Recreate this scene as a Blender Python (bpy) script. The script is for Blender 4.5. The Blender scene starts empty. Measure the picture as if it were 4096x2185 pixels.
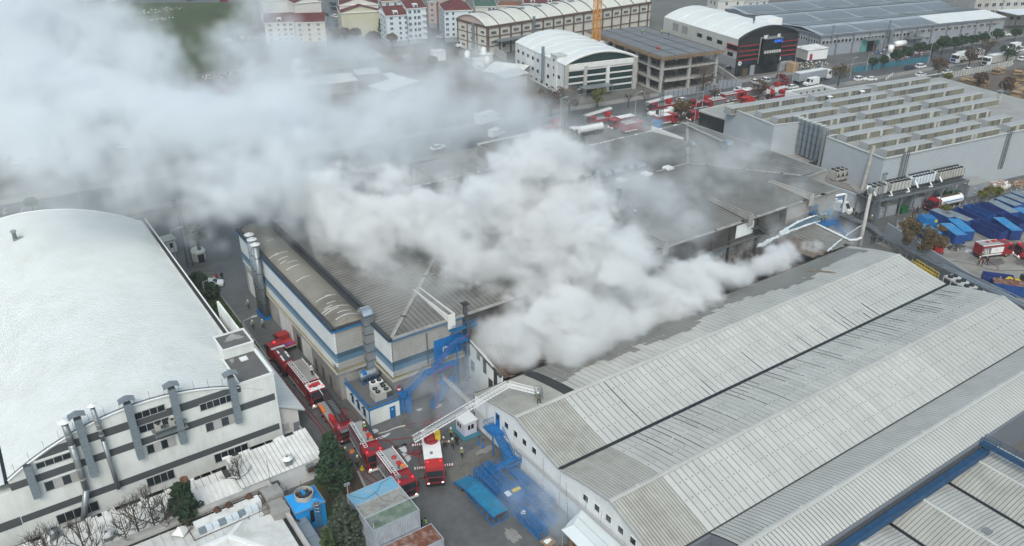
import bpy,bmesh,math,random
from mathutils import Vector,Matrix,noise as mnoise
R=math.radians
random.seed(7)
sc=bpy.context.scene
COL=sc.collection
# camera
FPX,HZ,CX,CY,CH=2100.0,1092.0,1288.0,687.0,75.0
TH=math.atan(HZ/FPX)
AZ=math.atan2(3452.0,FPX/math.cos(TH))
FW=(math.cos(AZ),math.sin(AZ));RT=(math.sin(AZ),-math.cos(AZ))
cam_d=bpy.data.cameras.new('camera');cam=bpy.data.objects.new('camera',cam_d);COL.objects.link(cam)
cam.location=(0,0,CH)
cam.rotation_euler=(math.pi/2-TH,0,-math.atan2(FW[0],FW[1]))
cam_d.sensor_width=36;cam_d.lens=FPX/2576*36
cam_d.clip_start=1;cam_d.clip_end=4000
sc.camera=cam
# sky, sun, exposure
SUN_EL,SUN_AZ=R(50),R(220)
w=bpy.data.worlds.new('World');sc.world=w;w.use_nodes=True
nt=w.node_tree;nt.nodes.clear()
sky=nt.nodes.new('ShaderNodeTexSky');sky.sky_type='NISHITA';sky.sun_disc=False
sky.sun_elevation=SUN_EL;sky.sun_rotation=SUN_AZ
sky.air_density=1.0;sky.dust_density=4.0;sky.ozone_density=1.0
hsv=nt.nodes.new('ShaderNodeHueSaturation');hsv.inputs['Saturation'].default_value=0.85;hsv.inputs['Hue'].default_value=0.485
bg=nt.nodes.new('ShaderNodeBackground');bg.inputs[1].default_value=0.15
wo=nt.nodes.new('ShaderNodeOutputWorld')
nt.links.new(sky.outputs[0],hsv.inputs['Color']);tint=nt.nodes.new('ShaderNodeMix');tint.data_type='RGBA';tint.blend_type='MULTIPLY';tint.inputs['Factor'].default_value=1;tint.inputs['B'].default_value=(0.93,1.0,0.97,1);nt.links.new(hsv.outputs[0],tint.inputs['A']);nt.links.new(tint.outputs['Result'],bg.inputs[0]);nt.links.new(bg.outputs[0],wo.inputs[0])
sd=bpy.data.lights.new('sun','SUN');sd.energy=0.8;sd.angle=R(35);sd.color=(1.0,1.0,0.97)
so=bpy.data.objects.new('sun',sd);COL.objects.link(so)
so.rotation_euler=(math.pi/2-SUN_EL,0,math.pi-SUN_AZ)
sc.view_settings.view_transform='Standard';sc.view_settings.look='None'
sc.view_settings.exposure=0.3;sc.view_settings.gamma=1.0;sc.view_settings.use_curve_mapping=False
cy=sc.cycles
cy.use_denoising=True
cy.max_bounces=10;cy.diffuse_bounces=3;cy.glossy_bounces=2;cy.transmission_bounces=3
cy.volume_bounces=6;cy.transparent_max_bounces=12
cy.use_adaptive_sampling=True;cy.adaptive_threshold=0.02
cy.volume_step_rate=1.7;cy.volume_max_steps=160
cy.caustics_reflective=False;cy.caustics_refractive=False
# measuring: a point seen in the survey picture, at height z
VIEWS={'c1':(1300,1200,1800,1374),'c2':(1750,1500,2250,1374),'c6':(900,720,2000,2042),'c5':(0,720,1100,2042),'b1':(0,1445,1100,2042),'b2':(1000,1445,2100,2042),'b3':(2000,1445,3100,2042),'b4':(3000,1200,4096,1529),'t1':(0,0,1100,2042),'t2':(1000,0,2100,2042),'t3':(2000,0,3100,2042),'t4':(3000,0,4096,2035),'m7':(1900,480,3000,2042),'m8':(3000,600,4096,2035),'u1':(1000,0,1600,2576),'u2':(1500,0,2200,2576),'u3':(2000,380,2700,2576),'u4':(2500,280,3200,2576),'u5':(3400,0,4096,2125),'u6':(2700,60,3300,2576),'u7':(3100,380,3700,1963),'v1':(0,1850,700,2576),'v2':(600,1700,1200,1700),'v3':(1100,1850,1750,2576),'v4':(1050,1300,1450,1374),'v5':(1350,1600,1900,1679),'v6':(3000,760,3500,2290),'w1':(900,850,1400,1718),'w4':(1700,1850,2500,2576),'w5':(3300,600,3800,1374),'w6':(3600,700,4096,1363),'s6':(1600,1250,2200,1649),'D':(0,0,4096,2576)}
def _ray(v,x,y):
 ox,oy,x1,wd=VIEWS[v];s=(x1-ox)/wd;k=2576/4096
 x=(ox+x*s)*k;y=(oy+y*s)*k
 a=(x-CX)/FPX;b=-(y-CY)/FPX
 hf=math.cos(TH)+b*math.sin(TH)
 return(FW[0]*hf+RT[0]*a,FW[1]*hf+RT[1]*a,-math.sin(TH)+b*math.cos(TH))
def at(v,x,y,z=0.0):
 r=_ray(v,x,y);t=(z-CH)/r[2]
 return(r[0]*t,r[1]*t,z)
def atY(v,x,y,Y):
 r=_ray(v,x,y);t=Y/r[1];return(r[0]*t,CH+r[2]*t)
def atX(v,x,y,X):
 r=_ray(v,x,y);t=X/r[0];return(r[1]*t,CH+r[2]*t)
# materials
M={}
def mat(name,col,rough=0.7,metal=0.0,var=0.25,scale=0.6,col2=None,stain=None,stain_scale=0.15,stain_amt=0.0,rib=None,bump=0.0,spec=0.35,emit=None,streak=0.0,piece=0.0):
 """plain procedural paint / stone: fine grain, broad stains, optional ribs (axis, period, depth, dark)"""
 m=bpy.data.materials.new(name);m.use_nodes=True;M[name]=m
 t=m.node_tree;n=t.nodes;l=t.links
 p=n['Principled BSDF'];p.inputs['Roughness'].default_value=rough;p.inputs['Metallic'].default_value=metal
 p.inputs['Specular IOR Level'].default_value=spec
 tc=n.new('ShaderNodeNewGeometry')
 pos=tc.outputs['Position']
 nz=n.new('ShaderNodeTexNoise');nz.inputs['Scale'].default_value=scale;nz.inputs['Detail'].default_value=6;nz.inputs['Roughness'].default_value=0.65
 l.new(pos,nz.inputs['Vector'])
 mx=n.new('ShaderNodeMix');mx.data_type='RGBA'
 c2=col2 or tuple(c*(1-var)for c in col)
 mr=n.new('ShaderNodeMapRange');mr.inputs[1].default_value=0.35;mr.inputs[2].default_value=0.68
 l.new(nz.outputs['Fac'],mr.inputs[0]);l.new(mr.outputs[0],mx.inputs['Factor'])
 mx.inputs['A'].default_value=(*col,1);mx.inputs['B'].default_value=(*c2,1)
 out=mx.outputs['Result']
 if stain_amt>0:
  n2=n.new('ShaderNodeTexNoise');n2.inputs['Scale'].default_value=stain_scale;n2.inputs['Detail'].default_value=8;n2.inputs['Roughness'].default_value=0.7
  if streak:
   mp=n.new('ShaderNodeMapping');mp.inputs['Scale'].default_value=(1,1,streak);l.new(pos,mp.inputs[0]);l.new(mp.outputs[0],n2.inputs['Vector'])
  else:l.new(pos,n2.inputs['Vector'])
  m2=n.new('ShaderNodeMapRange');m2.inputs[1].default_value=0.47;m2.inputs[2].default_value=0.66;m2.inputs[4].default_value=stain_amt
  l.new(n2.outputs['Fac'],m2.inputs[0])
  x2=n.new('ShaderNodeMix');x2.data_type='RGBA';l.new(m2.outputs[0],x2.inputs['Factor']);l.new(out,x2.inputs['A'])
  x2.inputs['B'].default_value=(*(stain or(0.05,0.05,0.045)),1);out=x2.outputs['Result']
 hgt=None
 if rib:
  ax,per,dep,dark=rib[:4]
  sp=n.new('ShaderNodeSeparateXYZ');l.new(pos,sp.inputs[0])
  ml=n.new('ShaderNodeMath');ml.operation='MULTIPLY';ml.inputs[1].default_value=1.0/per;l.new(sp.outputs[ax],ml.inputs[0])
  fr=n.new('ShaderNodeMath');fr.operation='FRACT';l.new(ml.outputs[0],fr.inputs[0])
  wd=rib[4]if len(rib)>4 else 0.25
  r1=n.new('ShaderNodeMapRange');r1.inputs[1].default_value=0;r1.inputs[2].default_value=wd;r1.inputs[3].default_value=dark;r1.inputs[4].default_value=0
  l.new(fr.outputs[0],r1.inputs[0])
  x3=n.new('ShaderNodeMix');x3.data_type='RGBA';l.new(r1.outputs[0],x3.inputs['Factor']);l.new(out,x3.inputs['A']);x3.inputs['B'].default_value=(0.03,0.032,0.033,1)
  out=x3.outputs['Result'];hgt=fr.outputs[0]
  if dep:
   bp=n.new('ShaderNodeBump');bp.inputs['Strength'].default_value=0.6;bp.inputs['Distance'].default_value=dep
   pp=n.new('ShaderNodeMath');pp.operation='PINGPONG';pp.inputs[1].default_value=0.5;l.new(fr.outputs[0],pp.inputs[0])
   l.new(pp.outputs[0],bp.inputs['Height']);l.new(bp.outputs[0],p.inputs['Normal'])
 elif bump:
  bp=n.new('ShaderNodeBump');bp.inputs['Strength'].default_value=0.5;bp.inputs['Distance'].default_value=bump
  l.new(nz.outputs['Fac'],bp.inputs['Height']);l.new(bp.outputs[0],p.inputs['Normal'])
 if piece:
  oi=n.new('ShaderNodeObjectInfo');hs=n.new('ShaderNodeHueSaturation');m4=n.new('ShaderNodeMapRange');m4.inputs[3].default_value=1-piece;m4.inputs[4].default_value=1+piece*.5
  l.new(oi.outputs['Random'],m4.inputs[0]);l.new(m4.outputs[0],hs.inputs['Value']);l.new(out,hs.inputs['Color']);out=hs.outputs[0]
 l.new(out,p.inputs['Base Color'])
 if emit:
  p.inputs['Emission Color'].default_value=(*emit[0],1);p.inputs['Emission Strength'].default_value=emit[1]
 return m
mat('vault_white',(0.68,0.71,0.71),0.55,var=0.06,scale=0.25,stain=(0.50,0.50,0.44),stain_scale=0.2,stain_amt=0.25)
mat('roof_white',(0.74,0.75,0.73),0.6,var=0.12,scale=0.5,stain=(0.35,0.34,0.30),stain_scale=0.35,stain_amt=0.45)
mat('beam_blue',(0.022,0.085,0.19),0.55,var=0.3,scale=1.5,stain=(0.03,0.03,0.035),stain_scale=0.6,stain_amt=0.4)
mat('filler',(0.20,0.215,0.235),0.7,var=0.2)
mat('seam_dark',(0.055,0.056,0.056),0.8,var=0.3)
mat('panel_grey',(0.50,0.505,0.48),0.42,piece=.08,var=0.12,scale=0.35,stain=(0.30,0.30,0.27),stain_scale=0.25,stain_amt=0.35)
mat('panel_light',(0.52,0.53,0.505),0.40,piece=.07,var=0.10,scale=0.35,stain=(0.36,0.36,0.33),stain_scale=0.22,stain_amt=0.3)
mat('panel_beige',(0.44,0.44,0.405),0.45,piece=.08,var=0.12,scale=0.4,stain=(0.27,0.25,0.2),stain_scale=0.2,stain_amt=0.4)
mat('panel_wet',(0.235,0.235,0.215),0.25,var=0.15,scale=0.4,stain=(0.16,0.16,0.15),stain_scale=0.3,stain_amt=0.4)
mat('wall_white',(0.75,0.77,0.78),0.75,var=0.08,scale=0.5,stain=(0.40,0.42,0.42),stain_scale=0.35,stain_amt=0.35,streak=0.35)
mat('wall_plaster',(0.76,0.79,0.77),0.8,var=0.08,scale=0.4,stain=(0.46,0.48,0.44),stain_scale=0.28,stain_amt=0.5,streak=0.3)
mat('stripe_dark',(0.085,0.092,0.10),0.75,var=0.12)
mat('hall_white',(0.72,0.75,0.76),0.6,var=0.06,scale=0.4,rib=('Z',0.62,0.0,0.55,0.13),stain=(0.3,0.3,0.28),stain_scale=0.5,stain_amt=0.12)
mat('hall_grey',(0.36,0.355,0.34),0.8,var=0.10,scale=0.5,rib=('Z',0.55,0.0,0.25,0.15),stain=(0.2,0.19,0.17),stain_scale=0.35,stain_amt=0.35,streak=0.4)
mat('hall_blue',(0.10,0.20,0.30),0.6,var=0.15,rib=('Z',0.55,0.0,0.3,0.15))
mat('hall_blue_light',(0.19,0.32,0.43),0.6,var=0.12,rib=('Z',0.55,0.0,0.3,0.15))
mat('hall_blue_dark',(0.055,0.105,0.155),0.6,var=0.12,rib=('Z',0.55,0.0,0.3,0.15))
mat('fascia_blue',(0.025,0.16,0.36),0.5,var=0.2)
mat('fascia_black',(0.045,0.05,0.058),0.6,var=0.2)
def hall_roof(name,ax,c,st,amt):
 return mat(name,c,0.55,var=0.2,scale=0.25,rib=(ax,0.8,0.10,0.75,0.42),stain=st,stain_scale=0.06,stain_amt=amt)
hall_roof('roof_hall_y','X',(0.20,0.197,0.183),(0.045,0.042,0.04),0.9)
hall_roof('roof_hall_x','Y',(0.24,0.235,0.22),(0.07,0.065,0.06),0.8)
mat('roof_wing',(0.25,0.238,0.20),0.55,var=0.2,scale=0.25,rib=('Y',0.4,0.06,0.3,0.4),stain=(0.10,0.085,0.07),stain_scale=0.09,stain_amt=0.85)
mat('ridge_cap',(0.33,0.33,0.31),0.5,var=0.25)
mat('concrete',(0.33,0.325,0.31),0.85,var=0.2,scale=0.8,stain=(0.16,0.155,0.145),stain_scale=0.3,stain_amt=0.5,streak=0.5)
mat('concrete_pale',(0.46,0.45,0.43),0.85,var=0.18,scale=0.8,stain=(0.24,0.235,0.22),stain_scale=0.35,stain_amt=0.5)
mat('concrete_dark',(0.13,0.13,0.128),0.85,var=0.25,scale=0.8)
mat('charred',(0.045,0.042,0.04),0.95,var=0.5,scale=0.7,stain=(0.22,0.21,0.2),stain_scale=0.4,stain_amt=0.45)
mat('charred_wall',(0.10,0.096,0.092),0.95,var=0.4,scale=0.5,stain=(0.03,0.028,0.027),stain_scale=0.13,stain_amt=0.95)
mat('sooty_pale',(0.33,0.325,0.315),0.9,var=0.25,scale=0.8,stain=(0.04,0.037,0.035),stain_scale=0.22,stain_amt=0.9,rib=('Z',0.6,0,.35,.15))
mat('burnt_sheet',(0.20,0.15,0.115),0.7,var=0.5,scale=0.8,rib=('X',0.5,0.05,0.4,0.3),stain=(0.06,0.05,0.045),stain_scale=0.4,stain_amt=0.7)
mat('glass',(0.018,0.026,0.034),0.12,var=0.2,spec=0.6)
mat('glass_green',(0.02,0.045,0.045),0.12,var=0.2,spec=0.7)
mat('glass_blue',(0.05,0.10,0.17),0.2,var=0.4,scale=1.5,spec=0.6)
mat('frame_white',(0.72,0.72,0.70),0.6,var=0.08)
mat('frame_grey',(0.42,0.42,0.42),0.6,var=0.1)
mat('galv',(0.30,0.335,0.355),0.38,metal=0.55,var=0.15,scale=1.5)
mat('duct_blue',(0.24,0.29,0.33),0.5,metal=0.3,var=0.12,scale=1.5)
mat('steel_bright',(0.62,0.65,0.68),0.25,metal=0.9,var=0.15)
mat('steel_dark',(0.10,0.105,0.11),0.5,metal=0.4,var=0.2)
mat('blue_paint',(0.015,0.17,0.45),0.45,var=0.3,scale=1.5)
mat('blue_deck',(0.02,0.22,0.40),0.5,var=0.35,scale=0.9,stain=(0.05,0.13,0.20),stain_scale=0.6,stain_amt=0.6)
mat('blue_tower',(0.02,0.30,0.72),0.4,var=0.1)
mat('blue_skip',(0.02,0.085,0.30),0.5,var=0.3,scale=1.2)
mat('blue_navy',(0.018,0.045,0.20),0.5,var=0.25,scale=1.2)
mat('skip_lid_blue',(0.03,0.26,0.55),0.5,var=0.3,scale=0.8,stain=(0.25,0.3,0.33),stain_scale=0.6,stain_amt=0.5)
mat('skip_lid_pale',(0.22,0.30,0.36),0.6,var=0.3,scale=0.8,stain=(0.22,0.17,0.12),stain_scale=0.5,stain_amt=0.6)
mat('rust',(0.12,0.065,0.045),0.9,var=0.5,scale=1.5)
mat('rust_roof',(0.20,0.075,0.045),0.8,var=0.35,scale=1.0,stain=(0.5,0.48,0.45),stain_scale=0.8,stain_amt=0.5)
mat('red_truck',(0.31,0.014,0.022),0.4,stain=(0.10,0.03,0.03),stain_scale=1.2,stain_amt=0.5,var=0.2,scale=1.0,spec=0.5)
mat('red_bright',(0.46,0.03,0.03),0.4,var=0.1)
mat('red_dull',(0.33,0.03,0.03),0.6,var=0.2)
mat('white_paint',(0.78,0.79,0.79),0.4,var=0.05,spec=0.5)
mat('silver_deck',(0.40,0.41,0.41),0.5,metal=0.2,var=0.25,scale=2.0)
mat('grey_paint',(0.22,0.235,0.25),0.5,var=0.15)
mat('black_paint',(0.02,0.022,0.025),0.4,var=0.3)
mat('navy_car',(0.03,0.045,0.07),0.3,var=0.2)
mat('maroon_car',(0.25,0.02,0.035),0.3,var=0.2)
mat('rubber',(0.022,0.022,0.023),0.9,var=0.3)
mat('rim',(0.35,0.35,0.36),0.4,metal=0.6,var=0.1)
mat('orange',(0.75,0.22,0.05),0.6,var=0.1)
mat('yellow',(0.70,0.50,0.03),0.6,var=0.15)
mat('green_bin',(0.02,0.13,0.05),0.5,var=0.2)
mat('light_red',(0.8,0.02,0.03),0.3,emit=((1,0.05,0.08),1.0))
mat('light_white',(0.9,0.9,0.85),0.3,emit=((1,0.95,0.8),1.2))
mat('asphalt',(0.125,0.127,0.126),0.5,var=0.22,scale=0.9,stain=(0.05,0.051,0.053),stain_scale=0.13,stain_amt=0.7,spec=0.45)
mat('asphalt_road',(0.105,0.108,0.111),0.5,var=0.25,scale=0.6,stain=(0.055,0.056,0.058),stain_scale=0.07,stain_amt=0.7,spec=0.45)
mat('paving',(0.17,0.165,0.15),0.8,var=0.3,scale=2.5,stain=(0.06,0.06,0.058),stain_scale=0.3,stain_amt=0.6,bump=0.01)
mat('yard_dust',(0.30,0.29,0.265),0.8,var=0.25,scale=0.4,stain=(0.12,0.12,0.115),stain_scale=0.16,stain_amt=0.8)
mat('pavement_stone',(0.26,0.255,0.24),0.85,var=0.2,scale=1.2)
mat('kerb',(0.33,0.325,0.31),0.85,var=0.25)
mat('soil',(0.07,0.052,0.04),1.0,var=0.4,scale=2.0,col2=(0.045,0.045,0.03),bump=0.05)
mat('soil_site',(0.15,0.125,0.105),1.0,var=0.4,scale=0.3,stain=(0.05,0.047,0.045),stain_scale=0.08,stain_amt=0.8)
mat('turf',(0.045,0.085,0.03),1.0,var=0.3,scale=0.15,col2=(0.085,0.075,0.045),stain=(0.03,0.06,0.02),stain_scale=0.03,stain_amt=0.8)
mat('ground_far',(0.16,0.157,0.15),0.95,var=0.3,scale=0.05,stain=(0.10,0.105,0.09),stain_scale=0.02,stain_amt=0.7)
mat('leaf_dark',(0.022,0.05,0.025),0.8,var=0.45,scale=1.5,col2=(0.04,0.075,0.035))
mat('leaf_mid',(0.045,0.085,0.03),0.8,var=0.4,scale=1.2,col2=(0.07,0.10,0.035))
mat('leaf_grey',(0.075,0.10,0.075),0.8,var=0.3,scale=2.0,col2=(0.05,0.065,0.04))
mat('leaf_yellow',(0.16,0.15,0.04),0.8,var=0.4,scale=1.2,col2=(0.10,0.12,0.035))
mat('leaf_brown',(0.13,0.08,0.05),0.9,var=0.4,scale=1.2,col2=(0.085,0.065,0.045))
mat('leaf_autumn',(0.115,0.105,0.045),0.9,var=0.4,scale=0.8,col2=(0.15,0.085,0.045))
mat('bark',(0.085,0.072,0.06),0.95,var=0.35,scale=3.0)
mat('bark_dark',(0.04,0.035,0.03),0.95,var=0.35,scale=3.0)
mat('hose_red',(0.28,0.02,0.03),0.6,var=0.3)
mat('hose_pale',(0.55,0.54,0.5),0.7,var=0.2)
mat('foam',(0.62,0.64,0.65),0.6,var=0.3,scale=3.0)
mat('wood',(0.30,0.21,0.13),0.8,var=0.35,scale=2.5)
mat('wood_dark',(0.11,0.08,0.055),0.85,var=0.4,scale=2.5)
mat('cardboard',(0.42,0.29,0.17),0.85,var=0.2)
mat('roof_red',(0.13,0.035,0.035),0.85,var=0.3,scale=0.8,rib=('X',0.5,0.0,0.25,0.3))
mat('roof_green',(0.06,0.125,0.095),0.8,var=0.35,scale=0.6)
mat('roof_orange',(0.20,0.09,0.05),0.85,var=0.3)
mat('facade_blue',(0.60,0.67,0.72),0.8,var=0.06,rib=('Z',0.6,0.0,0.12,0.15))
mat('facade_cream',(0.60,0.58,0.52),0.8,var=0.08,stain=(0.4,0.38,0.33),stain_scale=0.3,stain_amt=0.3)
mat('facade_yellow',(0.52,0.51,0.38),0.85,var=0.08,rib=('Z',0.5,0.0,0.08,0.2),stain=(0.33,0.33,0.27),stain_scale=0.4,stain_amt=0.25,streak=0.3)
mat('facade_pale',(0.62,0.61,0.58),0.8,var=0.08)
mat('facade_pink',(0.52,0.40,0.37),0.8,var=0.1)
mat('facade_grey',(0.30,0.33,0.37),0.7,var=0.08)
mat('facade_slate',(0.17,0.19,0.215),0.7,var=0.08)
mat('band_brown',(0.13,0.085,0.07),0.8,var=0.2)
mat('vault_cream',(0.60,0.60,0.55),0.6,var=0.08,scale=0.4,stain=(0.36,0.35,0.3),stain_scale=0.1,stain_amt=0.25)
mat('clad_horizontal',(0.44,0.485,0.52),0.5,var=0.06,scale=0.3,rib=('Z',0.38,0.06,0.5,0.3))
mat('roof_felt',(0.33,0.335,0.325),0.8,var=0.15,scale=0.3,stain=(0.25,0.25,0.235),stain_scale=0.2,stain_amt=0.5)
mat('monitor_grey',(0.38,0.395,0.405),0.6,var=0.1,scale=0.5,stain=(0.27,0.28,0.28),stain_scale=0.3,stain_amt=0.4)
mat('poly_pane',(0.25,0.245,0.19),0.4,var=0.3,scale=0.4)
mat('poly_pane_dark',(0.15,0.155,0.14),0.4,var=0.3,scale=0.4)
mat('poly_pane_pale',(0.50,0.50,0.38),0.4,var=0.2)
mat('solar',(0.17,0.19,0.215),0.3,var=0.15,scale=0.6)
mat('solar_roof',(0.33,0.37,0.41),0.55,var=0.1)
mat('graphite',(0.022,0.026,0.030),0.4,var=0.2)
mat('graphite_glass',(0.012,0.018,0.018),0.1,var=0.3,scale=0.3,spec=0.6)
mat('teal',(0.13,0.38,0.36),0.7,var=0.1)
mat('tarp',(0.66,0.72,0.74),0.6,var=0.08,scale=0.6)
mat('crane_orange',(0.60,0.27,0.05),0.6,var=0.1)
mat('skin',(0.45,0.28,0.20),0.7)
mat('kit_dark',(0.045,0.045,0.04),0.85,var=0.4,scale=4)
mat('kit_khaki',(0.22,0.20,0.12),0.85,var=0.4,scale=4)
mat('kit_vest',(0.35,0.65,0.15),0.7)
mat('cloth_black',(0.02,0.02,0.024),0.9)
mat('helmet',(0.75,0.76,0.66),0.4)
mat('paint_line',(0.42,0.42,0.40),0.8,var=0.3,scale=1.5)
mat('paint_yellow',(0.35,0.29,0.10),0.8,var=0.3)
mat('sign_blue',(0.02,0.10,0.55),0.5,emit=((0.03,0.25,1.0),0.6))
mat('sign_navy',(0.03,0.06,0.22),0.6)
mat('sign_red',(0.45,0.03,0.05),0.6)
mat('pink_bag',(0.50,0.36,0.31),0.8,var=0.3,scale=1.5)
mat('water_jet',(0.80,0.86,0.90),0.5,var=0.1)
mat('lilac',(0.60,0.58,0.70),0.6,var=0.06)
mat('teal_base',(0.05,0.20,0.27),0.6,var=0.2)
mat('cont_blue_top',(0.16,0.40,0.58),0.7,var=0.2,scale=1.2,stain=(0.45,0.45,0.42),stain_scale=1.2,stain_amt=0.5)
mat('cont_grey_top',(0.34,0.345,0.32),0.8,var=0.25,scale=0.8,stain=(0.12,0.125,0.115),stain_scale=0.6,stain_amt=0.7)
mat('cont_green_top',(0.13,0.19,0.145),0.8,var=0.3,scale=0.8,stain=(0.34,0.35,0.33),stain_scale=0.9,stain_amt=0.5)
mat('cont_side',(0.38,0.42,0.47),0.7,var=0.12,scale=0.8,stain=(0.14,0.14,0.14),stain_scale=1.4,stain_amt=0.35,streak=0.4)
mat('crate_red',(0.50,0.04,0.05),0.6);mat('crate_purple',(0.16,0.07,0.38),0.6)
# mesh building
class MB:
 def __init__(s):s.v=[];s.f=[];s.m=[];s.cur=0
 def quad(s,a,b,c,d):
  i=len(s.v);s.v+=[a,b,c,d];s.f.append((i,i+1,i+2,i+3));s.m.append(s.cur);return s
 def poly(s,pts):
  i=len(s.v);s.v+=list(pts);s.f.append(tuple(range(i,i+len(pts))));s.m.append(s.cur);return s
 def box(s,x0,x1,y0,y1,z0,z1):
  i=len(s.v)
  s.v+=[(x0,y0,z0),(x1,y0,z0),(x1,y1,z0),(x0,y1,z0),(x0,y0,z1),(x1,y0,z1),(x1,y1,z1),(x0,y1,z1)]
  for q in((0,3,2,1),(4,5,6,7),(0,1,5,4),(1,2,6,5),(2,3,7,6),(3,0,4,7)):
   s.f.append(tuple(i+k for k in q));s.m.append(s.cur)
  return s
 def cbox(s,c,d):return s.box(c[0]-d[0]/2,c[0]+d[0]/2,c[1]-d[1]/2,c[1]+d[1]/2,c[2]-d[2]/2,c[2]+d[2]/2)
 def bar(s,a,b,w,h=None,up=(0,0,1)):
  """rectangular bar from a to b"""
  h=h or w;a=Vector(a);b=Vector(b);d=(b-a)
  if d.length<1e-6:return s
  d.normalize();u=Vector(up)
  if abs(d.dot(u))>0.98:u=Vector((1,0,0))
  x=d.cross(u).normalized()*(w/2);y=x.normalized().cross(d)*(h/2);i=len(s.v)
  for p in(a,b):s.v+=[tuple(p-x-y),tuple(p+x-y),tuple(p+x+y),tuple(p-x+y)]
  for q in((0,1,2,3),(7,6,5,4),(0,4,5,1),(1,5,6,2),(2,6,7,3),(3,7,4,0)):
   s.f.append(tuple(i+k for k in q));s.m.append(s.cur)
  return s
 def prism(s,prof,y0,y1,axis='y'):
  """closed profile (a, z) extruded along y (profile in x,z) or x (profile in y,z) or z (profile in x,y)"""
  n=len(prof);i=len(s.v)
  f={'y':lambda a,z,t:(a,t,z),'x':lambda a,z,t:(t,a,z),'z':lambda a,b,t:(a,b,t)}[axis]
  for t in(y0,y1):s.v+=[f(a,z,t)for a,z in prof]
  s.f.append(tuple(i+k for k in range(n)));s.f.append(tuple(i+n+k for k in reversed(range(n))));s.m+=[s.cur]*2
  for k in range(n):
   j=(k+1)%n;s.f.append((i+k,i+n+k,i+n+j,i+j));s.m.append(s.cur)
  return s
 def tube(s,pts,r,n=8,cap=True,r1=None):
  pts=[Vector(p)for p in pts];N=len(pts);base=len(s.v)
  for k,p in enumerate(pts):
   d=(pts[min(k+1,N-1)]-pts[max(k-1,0)]).normalized()
   u=Vector((0,0,1))if abs(d.z)<0.9 else Vector((1,0,0))
   x=d.cross(u).normalized();y=x.cross(d)
   rr=r if r1 is None else r+(r1-r)*k/(N-1)
   for q in range(n):
    a=2*math.pi*q/n;s.v.append(tuple(p+x*math.cos(a)*rr+y*math.sin(a)*rr))
  for k in range(N-1):
   for q in range(n):
    s.f.append((base+k*n+q,base+k*n+(q+1)%n,base+(k+1)*n+(q+1)%n,base+(k+1)*n+q));s.m.append(s.cur)
  if cap:
   s.f.append(tuple(base+q for q in reversed(range(n))));s.f.append(tuple(base+(N-1)*n+q for q in range(n)));s.m+=[s.cur]*2
  return s
 def cyl(s,c,r,z0,z1,n=12,r1=None):return s.tube([(c[0],c[1],z0),(c[0],c[1],z1)],r,n,True,r if r1 is None else r1)
 def lathe(s,c,prof,n=14):
  b=len(s.v)
  for r,z in prof:
   for q in range(n):
    a=2*math.pi*q/n;s.v.append((c[0]+r*math.cos(a),c[1]+r*math.sin(a),z))
  for k in range(len(prof)-1):
   for q in range(n):
    s.f.append((b+k*n+q,b+k*n+(q+1)%n,b+(k+1)*n+(q+1)%n,b+(k+1)*n+q));s.m.append(s.cur)
  return s
 def build(s,name,mt,parent=None,smooth=False):
  me=bpy.data.meshes.new(name);me.from_pydata(s.v,[],s.f)
  for m in(mt if isinstance(mt,(list,tuple))else[mt]):me.materials.append(M[m])
  if max(s.m,default=0):me.polygons.foreach_set('material_index',s.m)
  if smooth:me.polygons.foreach_set('use_smooth',[True]*len(s.f))
  me.update()
  return link(name,me,parent)
def link(name,me,parent=None,loc=None,rz=None,sca=None):
 o=bpy.data.objects.new(name,me);COL.objects.link(o)
 if parent is not None:o.parent=parent
 if loc is not None:o.location=loc
 if rz is not None:o.rotation_euler=(0,0,rz)
 if sca is not None:o.scale=sca
 return o
def box(name,mt,x0,x1,y0,y1,z0,z1,parent=None):return MB().box(x0,x1,y0,y1,z0,z1).build(name,mt,parent)
def tag(o,label,cat,group=None,kind=None):
 if label:o['label']=label
 if cat:o['category']=cat
 if group:o['group']=group
 if kind:o['kind']=kind
 return o
def thing(name,label,cat,loc=(0,0,0),rz=0.0,group=None):
 o=bpy.data.objects.new(name,None);COL.objects.link(o);o.location=loc;o.rotation_euler=(0,0,rz)
 o.empty_display_size=0.2
 return tag(o,label,cat,group)
def struct(name,mb,mt):
 o=mb.build(name,mt);o['kind']='structure';return o
def copy_tree(o,parent=None):
 c=o.copy();COL.objects.link(c)
 if parent is not None:c.parent=parent
 for ch in[x for x in o.children]:copy_tree(ch,c)
 return c
def place(o,loc,rz=0.0,label=None,sca=None):
 c=copy_tree(o);c.location=loc;c.rotation_euler=(0,0,rz)
 if sca:c.scale=(sca,sca,sca)
 if label:c['label']=label
 return c
_used=set()
def first_or_copy(proto,loc,rz,label,sca=None):
 """the first call moves the built one, later calls copy it"""
 if proto.name not in _used:
  _used.add(proto.name);proto.location=loc;proto.rotation_euler=(0,0,rz);proto['label']=label
  if sca:proto.scale=(sca,sca,sca)
  return proto
 return place(proto,loc,rz,label,sca)
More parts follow.
